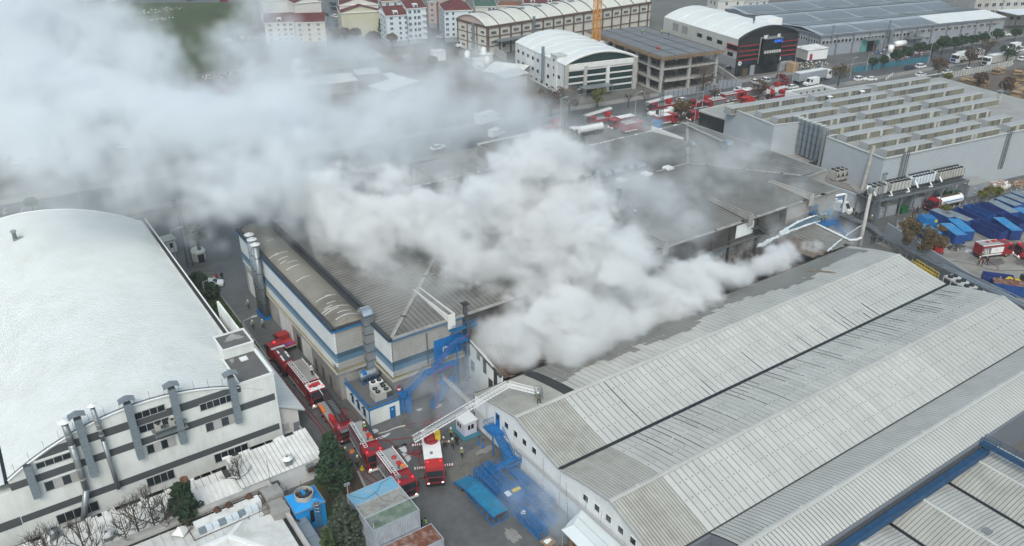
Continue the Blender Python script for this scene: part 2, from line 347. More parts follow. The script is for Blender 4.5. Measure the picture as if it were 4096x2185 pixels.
def window(parent,p,axis,w_,h_,n=1,frame='frame_white',pane='glass',sill=False,rec=0.06,out=-1,name='window'):
 """window part > pane sub-parts; p = lower start corner on the wall face; axis 'x' or 'y' = the direction it runs; out = side it faces"""
 mb=MB();t=0.07
 X,Y,Z=p
 def bx(mbb,a0,a1,d0,d1,z0,z1):
  if axis=='x':mbb.box(X+a0,X+a1,min(Y+d0*out,Y+d1*out),max(Y+d0*out,Y+d1*out),Z+z0,Z+z1)
  else:mbb.box(min(X+d0*out,X+d1*out),max(X+d0*out,X+d1*out),Y+a0,Y+a1,Z+z0,Z+z1)
 bx(mb,-t,w_+t,0.002,0.07,-t,0);bx(mb,-t,w_+t,0.002,0.07,h_,h_+t)
 for k in range(n+1):
  a=w_*k/n;bx(mb,a-t/2,a+t/2,0.002,0.065,0,h_)
 if sill:bx(mb,-t*2,w_+t*2,0.002,0.16,-t-0.08,-t)
 f=mb.build(name,frame,parent)
 for k in range(n):
  g=MB();bx(g,w_*k/n+t/2,w_*(k+1)/n-t/2,0.004,0.03,0.0,h_)
  g.build('pane',pane if isinstance(pane,str)else pane[k%len(pane)],f)
 return f
# ground, roads
def sheet(name,mt,pts,z):
 mb=MB();mb.poly([(p[0],p[1],z)for p in pts]);return struct(name,mb,mt)
def slab(name,mt,pts,z0,z1):
 mb=MB();mb.prism([(p[0],p[1])for p in pts],z0,z1,'z');return struct(name,mb,mt)
sheet('ground','ground_far',[(-1400,-300),(1600,-300),(1600,2200),(-1400,2200)],0)
sheet('yard','asphalt',[(26,40),(58,40),(58,165),(26,165)],0.010)
sheet('yard_paving','paving',[(41.5,66),(50.2,66),(50.2,79.0),(41.5,77.2)],0.016)
sheet('service_lane','asphalt',[(150,84.5),(215,80.5),(215,100),(150,112)],0.010)
sheet('skip_yard','yard_dust',[(143,20),(235,20),(235,80.8),(152,87.0),(152,40)],0.012)
RA,RB=at('u3',450,640),at('u5',2125,620)
def rd(t,off):
 L_=math.hypot(RB[0]-RA[0],RB[1]-RA[1]);ux,uy=(RB[0]-RA[0])/L_,(RB[1]-RA[1])/L_
 return(RA[0]+ux*t-uy*off,RA[1]+uy*t+ux*off)
RANG=math.atan2(RB[1]-RA[1],RB[0]-RA[0])
sheet('main_road','asphalt_road',[rd(-160,0),rd(330,0),rd(330,17),rd(-160,17)],0.008)
slab('far_pavement','pavement_stone',[rd(-160,17.2),rd(120,17.2),rd(120,20.4),rd(-160,20.4)],-0.2,0.13)
slab('far_kerb','kerb',[rd(-160,17.0),rd(330,17.0),rd(330,17.25),rd(-160,17.25)],-0.2,0.14)
slab('near_kerb','kerb',[rd(-160,-0.3),rd(330,-0.3),rd(330,0),rd(-160,0)],-0.2,0.14)
slab('near_pavement','pavement_stone',[rd(-160,-3),rd(330,-3),rd(330,-0.3),rd(-160,-0.3)],-0.2,0.12)
mb=MB()
for k in range(60):
 a=rd(-150+k*8,8.4);b=rd(-147+k*8,8.4);mb.quad((*a,.013),(*b,.013),(b[0],b[1]+.16,.013),(a[0],a[1]+.16,.013))
struct('road_line',mb,'paint_line')
sheet('west_road','asphalt_road',[(-80,176),(26,165),(58,165),(142,183),(142,200),(40,182),(-80,196)],0.006)
sheet('lorry_park','asphalt',[at('u6',1040,1110)[:2],at('u6',2010,960)[:2],at('u6',2576,900)[:2],at('u6',2400,1120)[:2],at('u6',1200,1230)[:2]],0.020)
sheet('solar_yard','asphalt',[at('t4',540,420)[:2],at('t4',1250,330)[:2],at('t4',1100,480)[:2],at('t4',850,545)[:2],at('t4',640,520)[:2]],0.022)
sheet('timber_yard','soil_site',[at('t4',1500,600)[:2],at('t4',2035,500)[:2],(420,120),(420,60),(245,90),at('t4',1330,600,0)[:2]],0.006)
sheet('waste_ground','soil_site',[(60,200),(160,190),(172,300),(150,330),(96,330),(60,250)],0.004)
sheet('field','turf',[at('t1',560,20)[:2],at('t1',1890,20)[:2],at('t1',1830,480)[:2],at('t1',1400,560)[:2],at('t1',900,560)[:2],at('t1',200,330)[:2],at('t1',100,100)[:2]],0.012)
sheet('field_road','asphalt_road',[at('t1',-200,10)[:2],at('t1',1900,-2)[:2],at('t1',1900,16)[:2],at('t1',-200,32)[:2]],0.016)
sheet('street','asphalt_road',[at('u1',1300,10)[:2],at('u1',1490,10)[:2],at('u1',1620,600)[:2],at('u1',1300,640)[:2]],0.014)
sheet('side_street','asphalt_road',[at('u2',720,130)[:2],at('u2',830,130)[:2],at('u2',1050,590)[:2],at('u2',1350,590)[:2],at('u2',1350,760)[:2],at('u2',700,700)[:2]],0.016)
sheet('soil_bed','soil',[(26.2,74.8),(30.6,74.8),(32.0,83.2),(28.6,83.6),(26.2,80)],0.02)
sheet('lawn','turf',[(24.6,69),(26.2,69),(26.2,80),(28.6,83.6),(32.0,83.4),(30.5,85.5),(28.8,86),(28.2,84.6),(24.8,84.6)],0.025)
slab('garden_kerb','kerb',[(31.9,83.2),(32.2,83.2),(30.9,74.8),(30.6,74.8)],-0.1,0.14)
slab('lane_kerb','kerb',[(31.6,116),(31.9,116),(32.1,142),(31.8,142)],-0.1,0.14)
sheet('hedge_strip','turf',[(27,118),(31.6,116),(31.8,142),(27,142)],0.02)
mat('rust_orange',(0.36,0.26,0.15),0.7,var=0.3,scale=2.0)
def patch(name,mt,cx,cy,rx,ry,z,seed,label=None,n=26):
 rr=random.Random(seed);pts=[]
 for k in range(n):
  a=2*math.pi*k/n;q=0.7+0.5*rr.random()*(1+0.4*math.sin(3*a+seed))
  pts.append((cx+rx*q*math.cos(a),cy+ry*q*math.sin(a),z))
 mb=MB();mb.poly(pts);o=mb.build(name,mt);o['kind']='structure' if not label else'stuff'
 if label:o['label']=label;o['category']='foam'
 return o
for(v,x,y,rx,ry,m,s)in[('b2',1950,1290,.9,1.3,'pavement_stone',3),('c2',520,830,1.6,.5,'pavement_stone',5),('w6',1050,960,2.4,1.2,'asphalt',6),('w6',1360,960,2.5,1.8,'asphalt',7),('w6',700,900,4.0,.7,'pavement_stone',9)]:
 p=at(v,x,y);patch('ground_stain',m,p[0],p[1],rx,ry,0.024,s)
for(v,x,y,rx,ry,s)in[('v5',1230,75,.8,.45,11),('v5',1000,120,.45,.3,12),('v5',540,455,1.3,.3,13),('v5',800,600,.5,1.0,14),('v5',850,700,.45,.9,15),('v5',450,385,.7,.5,16),('v5',450,815,.5,.4,17),('w6',760,835,1.1,.7,18)]:
 p=at(v,x,y);patch('foam','foam',p[0],p[1],rx,ry,0.03,s,'white foam puddle on the wet tarmac '+{11:'in the open yard by the stair foot',12:'left of the larger one near the stairs',13:'trailing behind the ladder truck hoses',14:'beside the looped red hoses',15:'under the looped red hoses',16:'at the corner of the white plant room',17:'by the front wheel of the middle pumper',18:'in front of the blue skips'}[s])
# warehouse with three curved bays
WX0,WX1=50.3,135.3
NP=[0]
def roof_panels(parent,prof,x0,x1,wd,mt):
 """roof sheets laid across a slope profile [(y, z)...] : each a thin pan with a raised seam"""
 n=max(1,int(round((x1-x0)/wd)));w_=(x1-x0)/n;gap=0.12 if w_>0.6 else 0.10
 meshes={}
 def mesh(m2,w_):
  mb=MB()
  for(ya,za),(yb,zb)in zip(prof[:-1],prof[1:]):
   mb.quad((gap,ya,za+.02),(w_,ya,za+.02),(w_,yb,zb+.02),(gap,yb,zb+.02))
   mb.quad((gap,ya,za-.05),(gap,ya,za+.02),(gap,yb,zb+.02),(gap,yb,zb-.05))
   mb.quad((w_-.06,ya,za+.055),(w_,ya,za+.055),(w_,yb,zb+.055),(w_-.06,yb,zb+.055))
   mb.quad((w_-.06,ya,za+.02),(w_-.06,ya,za+.055),(w_-.06,yb,zb+.055),(w_-.06,yb,zb+.02))
  me=bpy.data.meshes.new('roof_panel');me.from_pydata(mb.v,[],mb.f);me.materials.append(M[m2]);return me
 for k in range(n):
  x=x0+k*w_
  if NP[0]<300:
   m2=mt
   if m2 not in meshes:meshes[m2]=mesh(m2,w_)
   link('roof_panel',meshes[m2],parent,(x,0,0));NP[0]+=1
  else:
   meshes.setdefault('rest',[]).append(x)
 if'rest' in meshes:
  mb=MB()
  for x in meshes['rest']:
   for(ya,za),(yb,zb)in zip(prof[:-1],prof[1:]):
    mb.quad((x+gap,ya,za+.02),(x+w_,ya,za+.02),(x+w_,yb,zb+.02),(x+gap,yb,zb+.02))
    mb.quad((x+w_-.06,ya,za+.055),(x+w_,ya,za+.055),(x+w_,yb,zb+.055),(x+w_-.06,yb,zb+.055))
  o=mb.build('roof_sheeting',mt,parent);o['kind']='stuff'
def curve_prof(y0,z0,y1,z1,sag,n=7,p=1.0):
 out=[]
 for k in range(n+1):
  t=k/n;out.append((y0+(y1-y0)*t,z0+(z1-z0)*t+sag*math.sin(math.pi*t**p)))
 return out
wh=thing('warehouse','long pale grey warehouse with three parallel curved ribbed roofs and a white gable wall','warehouse')
bay1n=curve_prof(82.7,5.55,72.55,7.87,0.18);bay1s=curve_prof(72.45,7.87,63.1,5.95,-0.12,7,1.1)
bay2n=curve_prof(62.7,5.95,53.55,7.9,0.16);bay2s=curve_prof(53.45,7.9,45.35,5.4,0.05)
bay3n=curve_prof(45.25,5.4,40.85,7.0,0.10,4);bay3s=curve_prof(40.75,7.0,36.7,5.85,0.12,5)
def gable_z(y,profs):
 for pr in profs:
  for(ya,za),(yb,zb)in zip(pr[:-1],pr[1:]):
   if min(ya,yb)<=y<=max(ya,yb):return za+(zb-za)*(y-ya)/(yb-ya)
 return 5.9
out_=[(82.7,0),(45.3,0)]+[(y,z-.06)for y,z in reversed(bay1n+bay1s+bay2n+bay2s)]
mb=MB();mb.prism(out_,WX0,WX0+0.3,'x');wall=mb.build('gable_wall','wall_white',wh)
mb=MB();mb.prism([(45.3,0),(36.7,0)]+[(y,z-.06)for y,z in reversed(bay3n+bay3s)],58.0,58.3,'x');mb.build('end_wall','facade_slate',wh)
MB().box(WX0,58,44.9,45.3,0,5.35).box(58,WX1,36.4,36.7,0,5.8).build('side_wall','facade_slate',wh)
MB().box(WX0,WX1,82.7,82.95,0,5.5).build('side_wall','charred_wall',wh)
out2=[(82.7,0),(36.7,0)]+[(y,z-.06)for y,z in reversed(bay1n+bay1s+bay2n+bay2s+bay3n+bay3s)]
mb=MB();mb.prism(out2,WX1-.3,WX1,'x');mb.build('east_wall','facade_slate',wh)
def slope(name,prof,x0,x1,mt='seam_dark'):
 mb=MB()
 for(ya,za),(yb,zb)in zip(prof[:-1],prof[1:]):mb.quad((x0,ya,za-.03),(x1,ya,za-.03),(x1,yb,zb-.03),(x0,yb,zb-.03))
 return mb.build(name,mt,wh)
s1=slope('roof',bay1n,WX0-.12,WX1)
s2=slope('roof',bay1s,WX0-.12,WX1);s3=slope('roof',bay2n,WX0-.12,WX1);s4=slope('roof',bay2s,WX0-.12,WX1)
s5=slope('roof',bay3n,58,WX1);s6_=slope('roof',bay3s,58,WX1)
roof_panels(s3,bay2n,WX0-.1,58.0,0.42,'panel_beige')
roof_panels(s2,bay1s,WX0-.1,58.0,0.42,'panel_beige')
roof_panels(s1,bay1n,WX0-.1,58.6,0.42,'panel_beige')
roof_panels(s4,bay2s,WX0-.1,58.0,0.42,'panel_beige')
roof_panels(s4,bay2s,58.0,108.0,1.0,'panel_light');roof_panels(s3,bay2n,58.0,108,1.0,'panel_grey')
roof_panels(s2,bay1s,58.0,108,1.0,'panel_light')
NP[0]=272
half=[(y,z)for y,z in bay1n]
roof_panels(s1,half,60.4,88,1.0,'panel_grey')
NP[0]=400
roof_panels(s1,half,88,WX1,1.0,'panel_grey');roof_panels(s4,bay2s,108,WX1,1.0,'panel_light');roof_panels(s3,bay2n,108,WX1,1.0,'panel_grey');roof_panels(s2,bay1s,108,WX1,1.0,'panel_light')
roof_panels(s5,bay3n,58.05,WX1,0.62,'panel_grey');roof_panels(s6_,bay3s,58.05,WX1,0.62,'panel_light')
for y,z,x0,m,w_ in[(72.5,7.87,WX0,'panel_grey',.32),(53.5,7.9,WX0,'panel_grey',.32),(40.8,7.02,58,'panel_light',.34)]:
 mb=MB();mb.prism([(y-w_,z+.03),(y-w_,z+.09),(y,z+.15),(y+w_,z+.09),(y+w_,z+.03)],x0-.1,WX1,'x');mb.build('ridge_cap',m,wh)
 for k in range(14):
  xx=x0+4+k*6.05
  if xx<WX1:MB().box(xx,xx+.35,y-w_-.06,y+w_+.06,z+.10,z+.17).build('cap_joint','panel_light',wh)
MB().box(WX0,WX1,62.62,63.15,5.7,6.02).build('valley_gutter','black_paint',wh)
MB().box(WX0,WX1,45.2,45.4,5.3,5.47).build('valley_gutter','seam_dark',wh)
MB().box(58.6,60.4,72.95,82.8,0,5.5).build('gap_floor','steel_dark',wh)
mb=MB();mb.poly([(58.7,y,z+.03)for y,z in half]+[(60.3,y,z+.03)for y,z in reversed(half)]);mb.build('tarred_strip','graphite',wh)
for prof in(bay1n,bay1s,bay2n,bay2s):
 mb=MB()
 for(ya,za),(yb,zb)in zip(prof[:-1],prof[1:]):mb.bar((WX0-.14,ya,za+.02),(WX0-.14,yb,zb+.02),.09,.28)
 mb.build('rake_trim','frame_grey',wh)
mb=MB();rr=random.Random(5)
def zs(prof,y):return gable_z(y,[prof])
xs=[60.5+k*1.5 for k in range(50)]
for a,b in zip(xs[:-1],xs[1:]):
 yl=77.6+1.5*math.sin(a*.21)+rr.uniform(-.5,.5)-(2.0 if a<75 else 0)
 for q in range(5):
  y0=82.6-(82.6-yl)*q/5;y1=82.6-(82.6-yl)*(q+1)/5
  mb.quad((a,y0,zs(bay1n,y0)+.075),(b,y0,zs(bay1n,y0)+.075),(b,y1,zs(bay1n,y1)+.075),(a,y1,zs(bay1n,y1)+.075))
wm=mat('water_film',(0.20,0.20,0.19),0.22,var=0.15,scale=0.4,spec=0.5)
wm.node_tree.nodes['Principled BSDF'].inputs['Alpha'].default_value=0.55
o=mb.build('wet_film','water_film',wh);o['kind']='stuff'
def strokes(prof,y_from,xr,n,lmin,lmax,seed,mt='black_paint',wd=.12,sign=-1):
 rr=random.Random(seed);mb=MB()
 for k in range(n):
  x=WX0+7.7+int(rr.uniform(*xr)-WX0-7.7)+.98;L_=rr.uniform(lmin,lmax);y=y_from;st=6
  for q in range(st):
   ya=y_from+sign*L_*q/st;yb=y_from+sign*L_*(q+1)/st
   mb.quad((x-wd/2,ya,zs(prof,ya)+.085),(x+wd/2,ya,zs(prof,ya)+.085),(x+wd/2,yb,zs(prof,yb)+.085),(x-wd/2,yb,zs(prof,yb)+.085))
 o=mb.build('tar_stroke',mt,wh);o['kind']='stuff'
strokes(bay2n,62.5,(62,132),44,1.5,5.5,3);strokes(bay2n,62.5,(60,85),8,6,8.5,4)
strokes(bay1s,63.3,(76,118),12,1.2,4.5,5,sign=1);strokes(bay1n,82.5,(80,110),16,1.0,3.2,6)
strokes(bay1s,63.3,(64,67),2,7.5,8.8,8,sign=1)
mb=MB();rr=random.Random(9)
for k in range(110):
 pr,y=rr.choice([(bay1n,77.5),(bay2n,58.2),(bay2n,58.4),(bay2n,57.8)]);y+=rr.uniform(-.25,.25);x=rr.uniform(60,134)
 l=rr.uniform(.25,.7);mb.quad((x,y,zs(pr,y)+.09),(x+l,y,zs(pr,y)+.09),(x+l,y-.1,zs(pr,y-.1)+.09),(x,y-.1,zs(pr,y-.1)+.09))
o=mb.build('repair_patch','wall_white',wh);o['kind']='stuff'
mb=MB()
for pr,ys in((bay1s,(70.6,68.2,65.6)),(bay2s,(51.6,49.5,47.4)),(bay2n,(60.4,56.0))):
 for y in ys:
  for k in range(74):
   x=58.5+k;z=zs(pr,y)+.06
   if rr.random()<.8:mb.box(x-.05,x+.05,y-.06,y+.06,z-.05,z+.02)
o=mb.build('bolt','steel_dark',wh);o['kind']='stuff'
for v,x,y in[('b3',35,440),('b3',102,502),('b3',168,563),('b3',240,625),('b3',620,975),('b3',705,1048),('b3',790,1125),('b3',880,1210),('b3',970,1290)]:
 yy,zz=atX(v,x,y,WX0);window(wh,(WX0,yy-0.95,zz-1.0),'y',0.95,0.95,1,'frame_white','glass')
ds=MB().box(WX0-.06,WX0-.003,76.3,77.25,3.62,5.75).build('door','blue_paint',wh)
MB().box(WX0-.08,WX0-.062,76.5,77.05,4.9,5.6).build('pane','glass',ds)
for dz,r in((3.25,.09),(3.02,.06),(2.85,.05)):
 MB().tube([(WX0-.25,82.6,dz-.05),(WX0-.25,74,dz),(WX0-.25,56,dz+.45),(WX0-.25,47,dz+.7)],r,6).build('pipe','frame_grey',wh)
for y in(79.5,72.8,66.2,62.7,57.6,54.8):MB().box(WX0-.05,WX0-.002,y,y+.06,.3,5.4).build('conduit','frame_grey',wh)
for i in range(5):
 xa=78.2-12.3*(2-i);xb=xa+12.3;xm=(xa+xb)/2-.3
 if xb>103:continue
 lw=thing('side_bay',['pale ribbed side roof nearest the picture corner below the blue gutter beam','pale ribbed side roof with black gutters on both edges, first inside the corner','pale ribbed side roof with a small dark hatch, below the middle of the gutter beam','pale ribbed side roof beside the blue catwalk',''][min(i,3)],'roof bay')
 pa=[(xa,3.5),(xa+3,4.2),(xm,4.6)];pb=[(xm,4.6),(xb-3,4.2),(xb,3.5)]
 mb=MB()
 for pr in(pa,pb):
  for(x0,z0),(x1,z1)in zip(pr[:-1],pr[1:]):mb.quad((x0,-25,z0-.03),(x1,-25,z1-.03),(x1,36.0,z1-.03),(x0,36.0,z0-.03))
 rf=mb.build('roof','seam_dark',lw);mb=MB()
 mb.prism([(xa,0),(xb,0)]+list(reversed([(a,b-.05)for a,b in pa+pb[1:]])),35.7,36.0,'y');mb.build('wall','facade_slate',lw)
 for pr,mm in((pa,'panel_beige'),(pb,'panel_grey')):
  me=None
  for k in range(60):
   if me is None:
    q=MB()
    for(x0,z0),(x1,z1)in zip(pr[:-1],pr[1:]):
     q.quad((x0,.07,z0+.02),(x1,.07,z1+.02),(x1,.48,z1+.02),(x0,.48,z0+.02));q.quad((x0,.42,z0+.05),(x1,.42,z1+.05),(x1,.48,z1+.05),(x0,.48,z0+.05))
    me=bpy.data.meshes.new('roof_panel');me.from_pydata(q.v,[],q.f);me.materials.append(M[mm])
   link('roof_panel',me,rf,(0,35.4-k*.48,0))
 MB().box(xa-.22,xa+.22,-25,36.0,3.3,3.65).build('gutter','black_paint',lw)
 mb=MB();mb.prism([(xm-.25,4.6),(xm,4.7),(xm+.25,4.6)],-25,36.0,'y');mb.build('ridge_cap','panel_light',lw)
 if i in(2,3):MB().box(xm+.6,xm+1.6,27.5-(i-2)*1.2,28.4-(i-2)*1.2,4.45,4.72).build('roof_hatch','grey_paint',lw)
gb=thing('gutter_beam','long blue steel gutter beam along the right edge of the warehouse roof','gutter',(0,0,0))
MB().box(45,98.6,36.05,36.45,5.0,5.5).build('inner_side','steel_dark',gb);MB().box(45,98.6,35.2,36.05,4.9,5.15).build('channel','beam_blue',gb)
MB().box(45,98.6,35.05,35.2,4.5,5.45).build('outer_side','beam_blue',gb)
cw=thing('catwalk','blue steel catwalk with thin railings crossing the side roofs at the right','catwalk')
MB().box(98.2,99.2,-20,36.4,5.55,5.8).build('deck','beam_blue',cw)
mb=MB()
for x in(98.2,99.2):
 for z in(6.1,6.4,6.75):mb.bar((x,-20,z),(x,36.4,z),.05)
 for k in range(29):mb.bar((x,36.4-2*k,5.8),(x,36.4-2*k,6.75),.05)
mb.build('railing','beam_blue',cw)
mb=MB();rr=random.Random(8);a_,b_=at('m8',430,905,6.4),at('m8',615,945,6.6)
for k in range(26):
 t_=k/26;x=a_[0]+(b_[0]-a_[0])*t_;y=a_[1]+(b_[1]-a_[1])*t_;l=.25+.5*t_;mb.quad((x,y-l/2,zs(bay1n,y-l/2)+.09),(x+.5,y-l/2,zs(bay1n,y-l/2)+.09),(x+.5,y+l/2,zs(bay1n,y+l/2)+.09),(x,y+l/2,zs(bay1n,y+l/2)+.09))
o=mb.build('rust_streak','rust_orange',wh);o['kind']='stuff'
# burning hall
hall=thing('factory_hall','large two-tone hall with blue wall stripes and a smoke-stained ribbed grey roof','factory')
HX0,HX1,HY0,HY1,HZ0,HZ1=42.7,150.6,92.6,142.2,12.15,13.9
YM=(HY0+HY1)/2;q=YM-HY0
A,B_,C_,D_=(HX0,HY0,HZ0),(HX1,HY0,HZ0),(HX1,HY1,HZ0),(HX0,HY1,HZ0);E1,E2=(HX0+q,YM,HZ1),(HX1-q,YM,HZ1)
mb=MB();NB=(143.0,HY0,HZ0);NC=(143.0,101.0,HZ0+(HZ1-HZ0)*(101.0-HY0)/q);ND=(HX1-.001,101.0,HZ0)
mb.quad(A,NB,(143.0,101.0,NC[2]),(HX0+8.4,101.0,NC[2]));mb.quad((HX0+8.4,101.0,NC[2]),(HX1-8.4,101.0,NC[2]),E2,E1);mb.quad(C_,D_,E1,E2)
mb.build('roof','roof_hall_y',hall)
MB().poly([D_,A,E1]).build('roof','roof_hall_x',hall);MB().poly([(HX1,101.0,HZ0),C_,E2,(HX1-8.4,101.0,NC[2])]).build('roof','roof_hall_x',hall)
for a,b in((A,E1),(D_,E1),((HX1-8.4,101.0,NC[2]),E2),(C_,E2),(E1,E2)):
 mb=MB();mb.bar(Vector(a)+Vector((0,0,.08)),Vector(b)+Vector((0,0,.08)),.55,.12);mb.build('ridge_cap','ridge_cap',hall)
 for k in range(1,6):
  p=Vector(a).lerp(Vector(b),k/6);d=(Vector(b)-Vector(a)).normalized()*.25;MB().bar(p-d+Vector((0,0,.12)),p+d+Vector((0,0,.12)),.8,.12).build('cap_joint','steel_dark' if k%2 else'ridge_cap',hall)
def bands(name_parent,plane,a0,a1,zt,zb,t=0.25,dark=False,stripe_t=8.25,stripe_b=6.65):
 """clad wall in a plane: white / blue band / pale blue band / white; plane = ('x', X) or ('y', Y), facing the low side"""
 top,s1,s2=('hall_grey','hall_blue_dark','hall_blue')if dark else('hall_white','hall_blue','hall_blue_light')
 zm=(stripe_t*.5+stripe_b*.5)
 for nm,m,z0,z1 in(('wall_panel',top,stripe_t,zt),('stripe',s1,zm,stripe_t),('stripe',s2,stripe_b,zm),('wall_panel',top,zb,stripe_b)):
  mb=MB()
  if plane[0]=='x':mb.box(plane[1],plane[1]+t,a0,a1,z0,z1)
  else:mb.box(a0,a1,plane[1],plane[1]+t,z0,z1)
  mb.build(nm,m,name_parent)
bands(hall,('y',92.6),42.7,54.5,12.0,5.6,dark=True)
MB().box(54.5,98,92.6,92.85,0,12.0).build('wall_panel','charred_wall',hall)
MB().box(98,128,92.6,92.85,8.3,12.0).build('wall_panel','charred_wall',hall);MB().box(98,128,92.6,92.85,0,8.3).build('wall_panel','sooty_pale',hall)
for x,l in((98.5,4.5),(104,5.5),(110.6,2.2)):MB().box(x,x+l,92.55,92.598,7.0,7.8).build('scorched_stripe','hall_blue_light',hall)
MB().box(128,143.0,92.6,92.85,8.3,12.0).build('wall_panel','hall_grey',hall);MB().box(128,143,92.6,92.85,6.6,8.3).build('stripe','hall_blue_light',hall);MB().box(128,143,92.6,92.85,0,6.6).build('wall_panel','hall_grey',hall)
MB().box(113.8,118.5,92.52,92.597,9.0,11.6).build('bare_plaster','wall_white',hall)
for x in(102.5,107.2,111.8,119.4,126.0):MB().box(x,x+.5,92.3,92.59,0,11.6).build('column','charred',hall)
MB().box(143.0,143.25,92.85,101,0,12.0).box(143.25,150.6,100.8,101.0,0,12).box(150.4,150.6,101,142,0,12).box(42.7,150.6,142.0,142.2,0,12).build('back_wall','hall_grey',hall)
bands(hall,('x',42.55),92.6,99.2,12.0,5.6)
MB().box(43.0,54.5,93.2,99.0,0,5.55).build('base_wall','concrete',hall)
MB().box(42.5,54.8,92.25,92.6,11.85,12.1).box(42.2,42.55,92.3,99.2,11.85,12.1).build('fascia','fascia_blue',hall)
MB().box(42.3,143.0,92.2,92.75,12.1,12.3).build('eaves_gutter','concrete',hall)
MB().box(42.15,42.75,92.2,141.5,12.1,12.42).build('parapet','fascia_black',hall)
MB().box(143.0,150.7,100.6,101.0,12.0,12.35).box(150.5,150.9,101,142.4,12.0,12.3).build('parapet','ridge_cap',hall)
mb=MB();rr=random.Random(2)
for k in range(46):
 x=rr.uniform(43,142);mb.box(x,x+rr.uniform(.3,1.6),92.15,92.7,12.3,12.36)
o=mb.build('gutter_clip','concrete_pale',hall);o['kind']='stuff'
mb=MB()
for k in range(60):
 x=rr.uniform(60,150);mb.box(x,x+.6,141.9,142.35,12.0,12.3)
o=mb.build('gutter_clip','frame_white',hall);o['kind']='stuff'
MB().box(42.7,150.6,142.2,142.45,11.8,12.1).build('eaves_gutter','frame_white',hall)
for X,m in((52.3,'frame_white'),(95.2,'concrete'),(116.8,'ridge_cap'),(134.2,'concrete_pale')):
 mb=MB();prof=[(102.4,12.9),(92.0,12.3),(92.0,13.35),(102.4,13.0)]
 mb.prism(prof,X-.62,X-.47,'x').prism(prof,X+.47,X+.62,'x').box(X-.62,X+.62,91.9,92.05,11.0,13.35);mb.build('fire_wall',m,hall)
 mb=MB();mb.prism([(102.3,12.7),(92.1,12.5),(92.1,13.0),(102.3,12.9)],X-.47,X+.47,'x');mb.build('fire_wall_roof','roof_hall_x',hall)
p=at('u4',560,800,12.5);MB().prism([(142.0,12.2),(142.0,13.4),(131.5,13.3),(131.5,12.9)],138.2,138.6,'x').build('fire_wall','frame_white',hall)
MB().bar((148.5,142,12.5),(143.5,121,13.3),.7,.2).build('ridge_cap','ridge_cap',hall)
for v,x,y in(('t3',1250,1250),('t3',1085,1295),('t3',905,1340)):
 p=at(v,x,y,13.9);MB().prism([(p[0]-1.0,13.75),(p[0]+1.0,13.75),(p[0]+.75,14.25),(p[0]-.75,14.25)],p[1]-.9,p[1]+.9,'y').build('rooflight','white_paint',hall)
rr=random.Random(12)
for k in range(42):
 x,y=rr.uniform(47,92),rr.uniform(95,130);z=HZ0+(HZ1-HZ0)*min((y-HY0)/q,(x-HX0)/q,1)
 MB().box(x,x+.45,y,y+.3,z+.02,z+.16).build('roof_patch','ridge_cap',hall)
def cowl(name,parent,x,y,z,r,l,mt='steel_bright',ax='x'):
 mb=MB();n=12;pts=[(r*math.cos(math.pi*k/n),r*math.sin(math.pi*k/n))for k in range(n+1)]
 if ax=='x':mb.prism([(y+a,z+b)for a,b in pts],x,x+l,'x')
 else:mb.prism([(x+a,z+b)for a,b in pts],y,y+l,'y')
 return mb.build(name,mt,parent,False)
for v,x,y,r,l in(('t3',1420,1065,.9,1.0),('t3',1680,1065,1.1,1.6)):
 p=at(v,x,y,14.4);t=thing('roof_vent','curved silver roof vent '+('near the hip line of the hall roof' if l<1.2 else'larger one near the right edge of the hall roof'),'vent',(p[0],p[1],13.0))
 MB().box(-.5,.5,-r,r,-.6,1.0).build('base','galv',t);cowl('hood',t,-.5,0,1.0,r,l)
dr=thing('duct_run','row of silver curved ducts with dark joints on the hall roof by the thick smoke','duct')
for i,(x,y,l)in enumerate([(605,1300,1.8),(710,1280,1.2),(765,1285,1.8),(835,1265,2.4),(940,1235,2.2),(1005,1225,2.4)]):
 p=at('t3',x,y,14.6);cowl('duct',dr,p[0],p[1],14.0,.75,l);MB().box(p[0]-.12,p[0],p[1]-.85,p[1]+.85,13.6,14.85).build('flange','steel_dark',dr)
p=at('t3',640,1330,14.2)
for k in range(7):
 p=at('t3',625+18*k,1330-4*k,14.2);MB().cyl((p[0],p[1]),.42,13.4,14.5,10).build('cowl','galv' if k%2 else'steel_dark',dr)
ch=thing('chimney','square grey sheet-metal stack rising from the hall roof amid thin smoke','chimney',(*at('m7',1062,665,13.5)[:2],13.2))
MB().box(-.35,.35,-.35,.35,0,4.4).build('shaft','duct_blue',ch)
for k in range(5):MB().box(-.4,.4,-.4,.4,.9*k,.9*k+.08).build('band','steel_dark',ch)
ch=thing('flue','thin white capped flue pipe beside the taller grey stack on the hall roof','flue',(*at('m7',1185,735,13.4)[:2],13.2))
MB().cyl((0,0),.12,0,1.8,8).build('pipe','galv',ch);MB().cyl((0,0),.3,1.8,1.9,8).build('cap','white_paint',ch)
ch=thing('mast','thin dark lightning mast standing at the back corner of the hall roof','mast',(*at('u3',940,870,12.0)[:2],12))
MB().cyl((0,0),.12,0,7.5,6,.05).build('pole','black_paint',ch)
wing=thing('hall_wing','narrow arched-roof wing of the hall with black parapets and white and blue striped wall','building wing')
GX0,GX1,GY0,GY1=36.8,42.5,99.2,141.2
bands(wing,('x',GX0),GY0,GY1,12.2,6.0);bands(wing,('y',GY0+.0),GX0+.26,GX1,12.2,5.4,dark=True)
MB().box(GX0+.26,GX1,GY1,GY1+.25,0,12.2).build('back_wall','hall_grey',wing)
MB().box(GX0,GX0+.25,101,132,4.9,6.0).build('wall_panel','wall_white',wing)
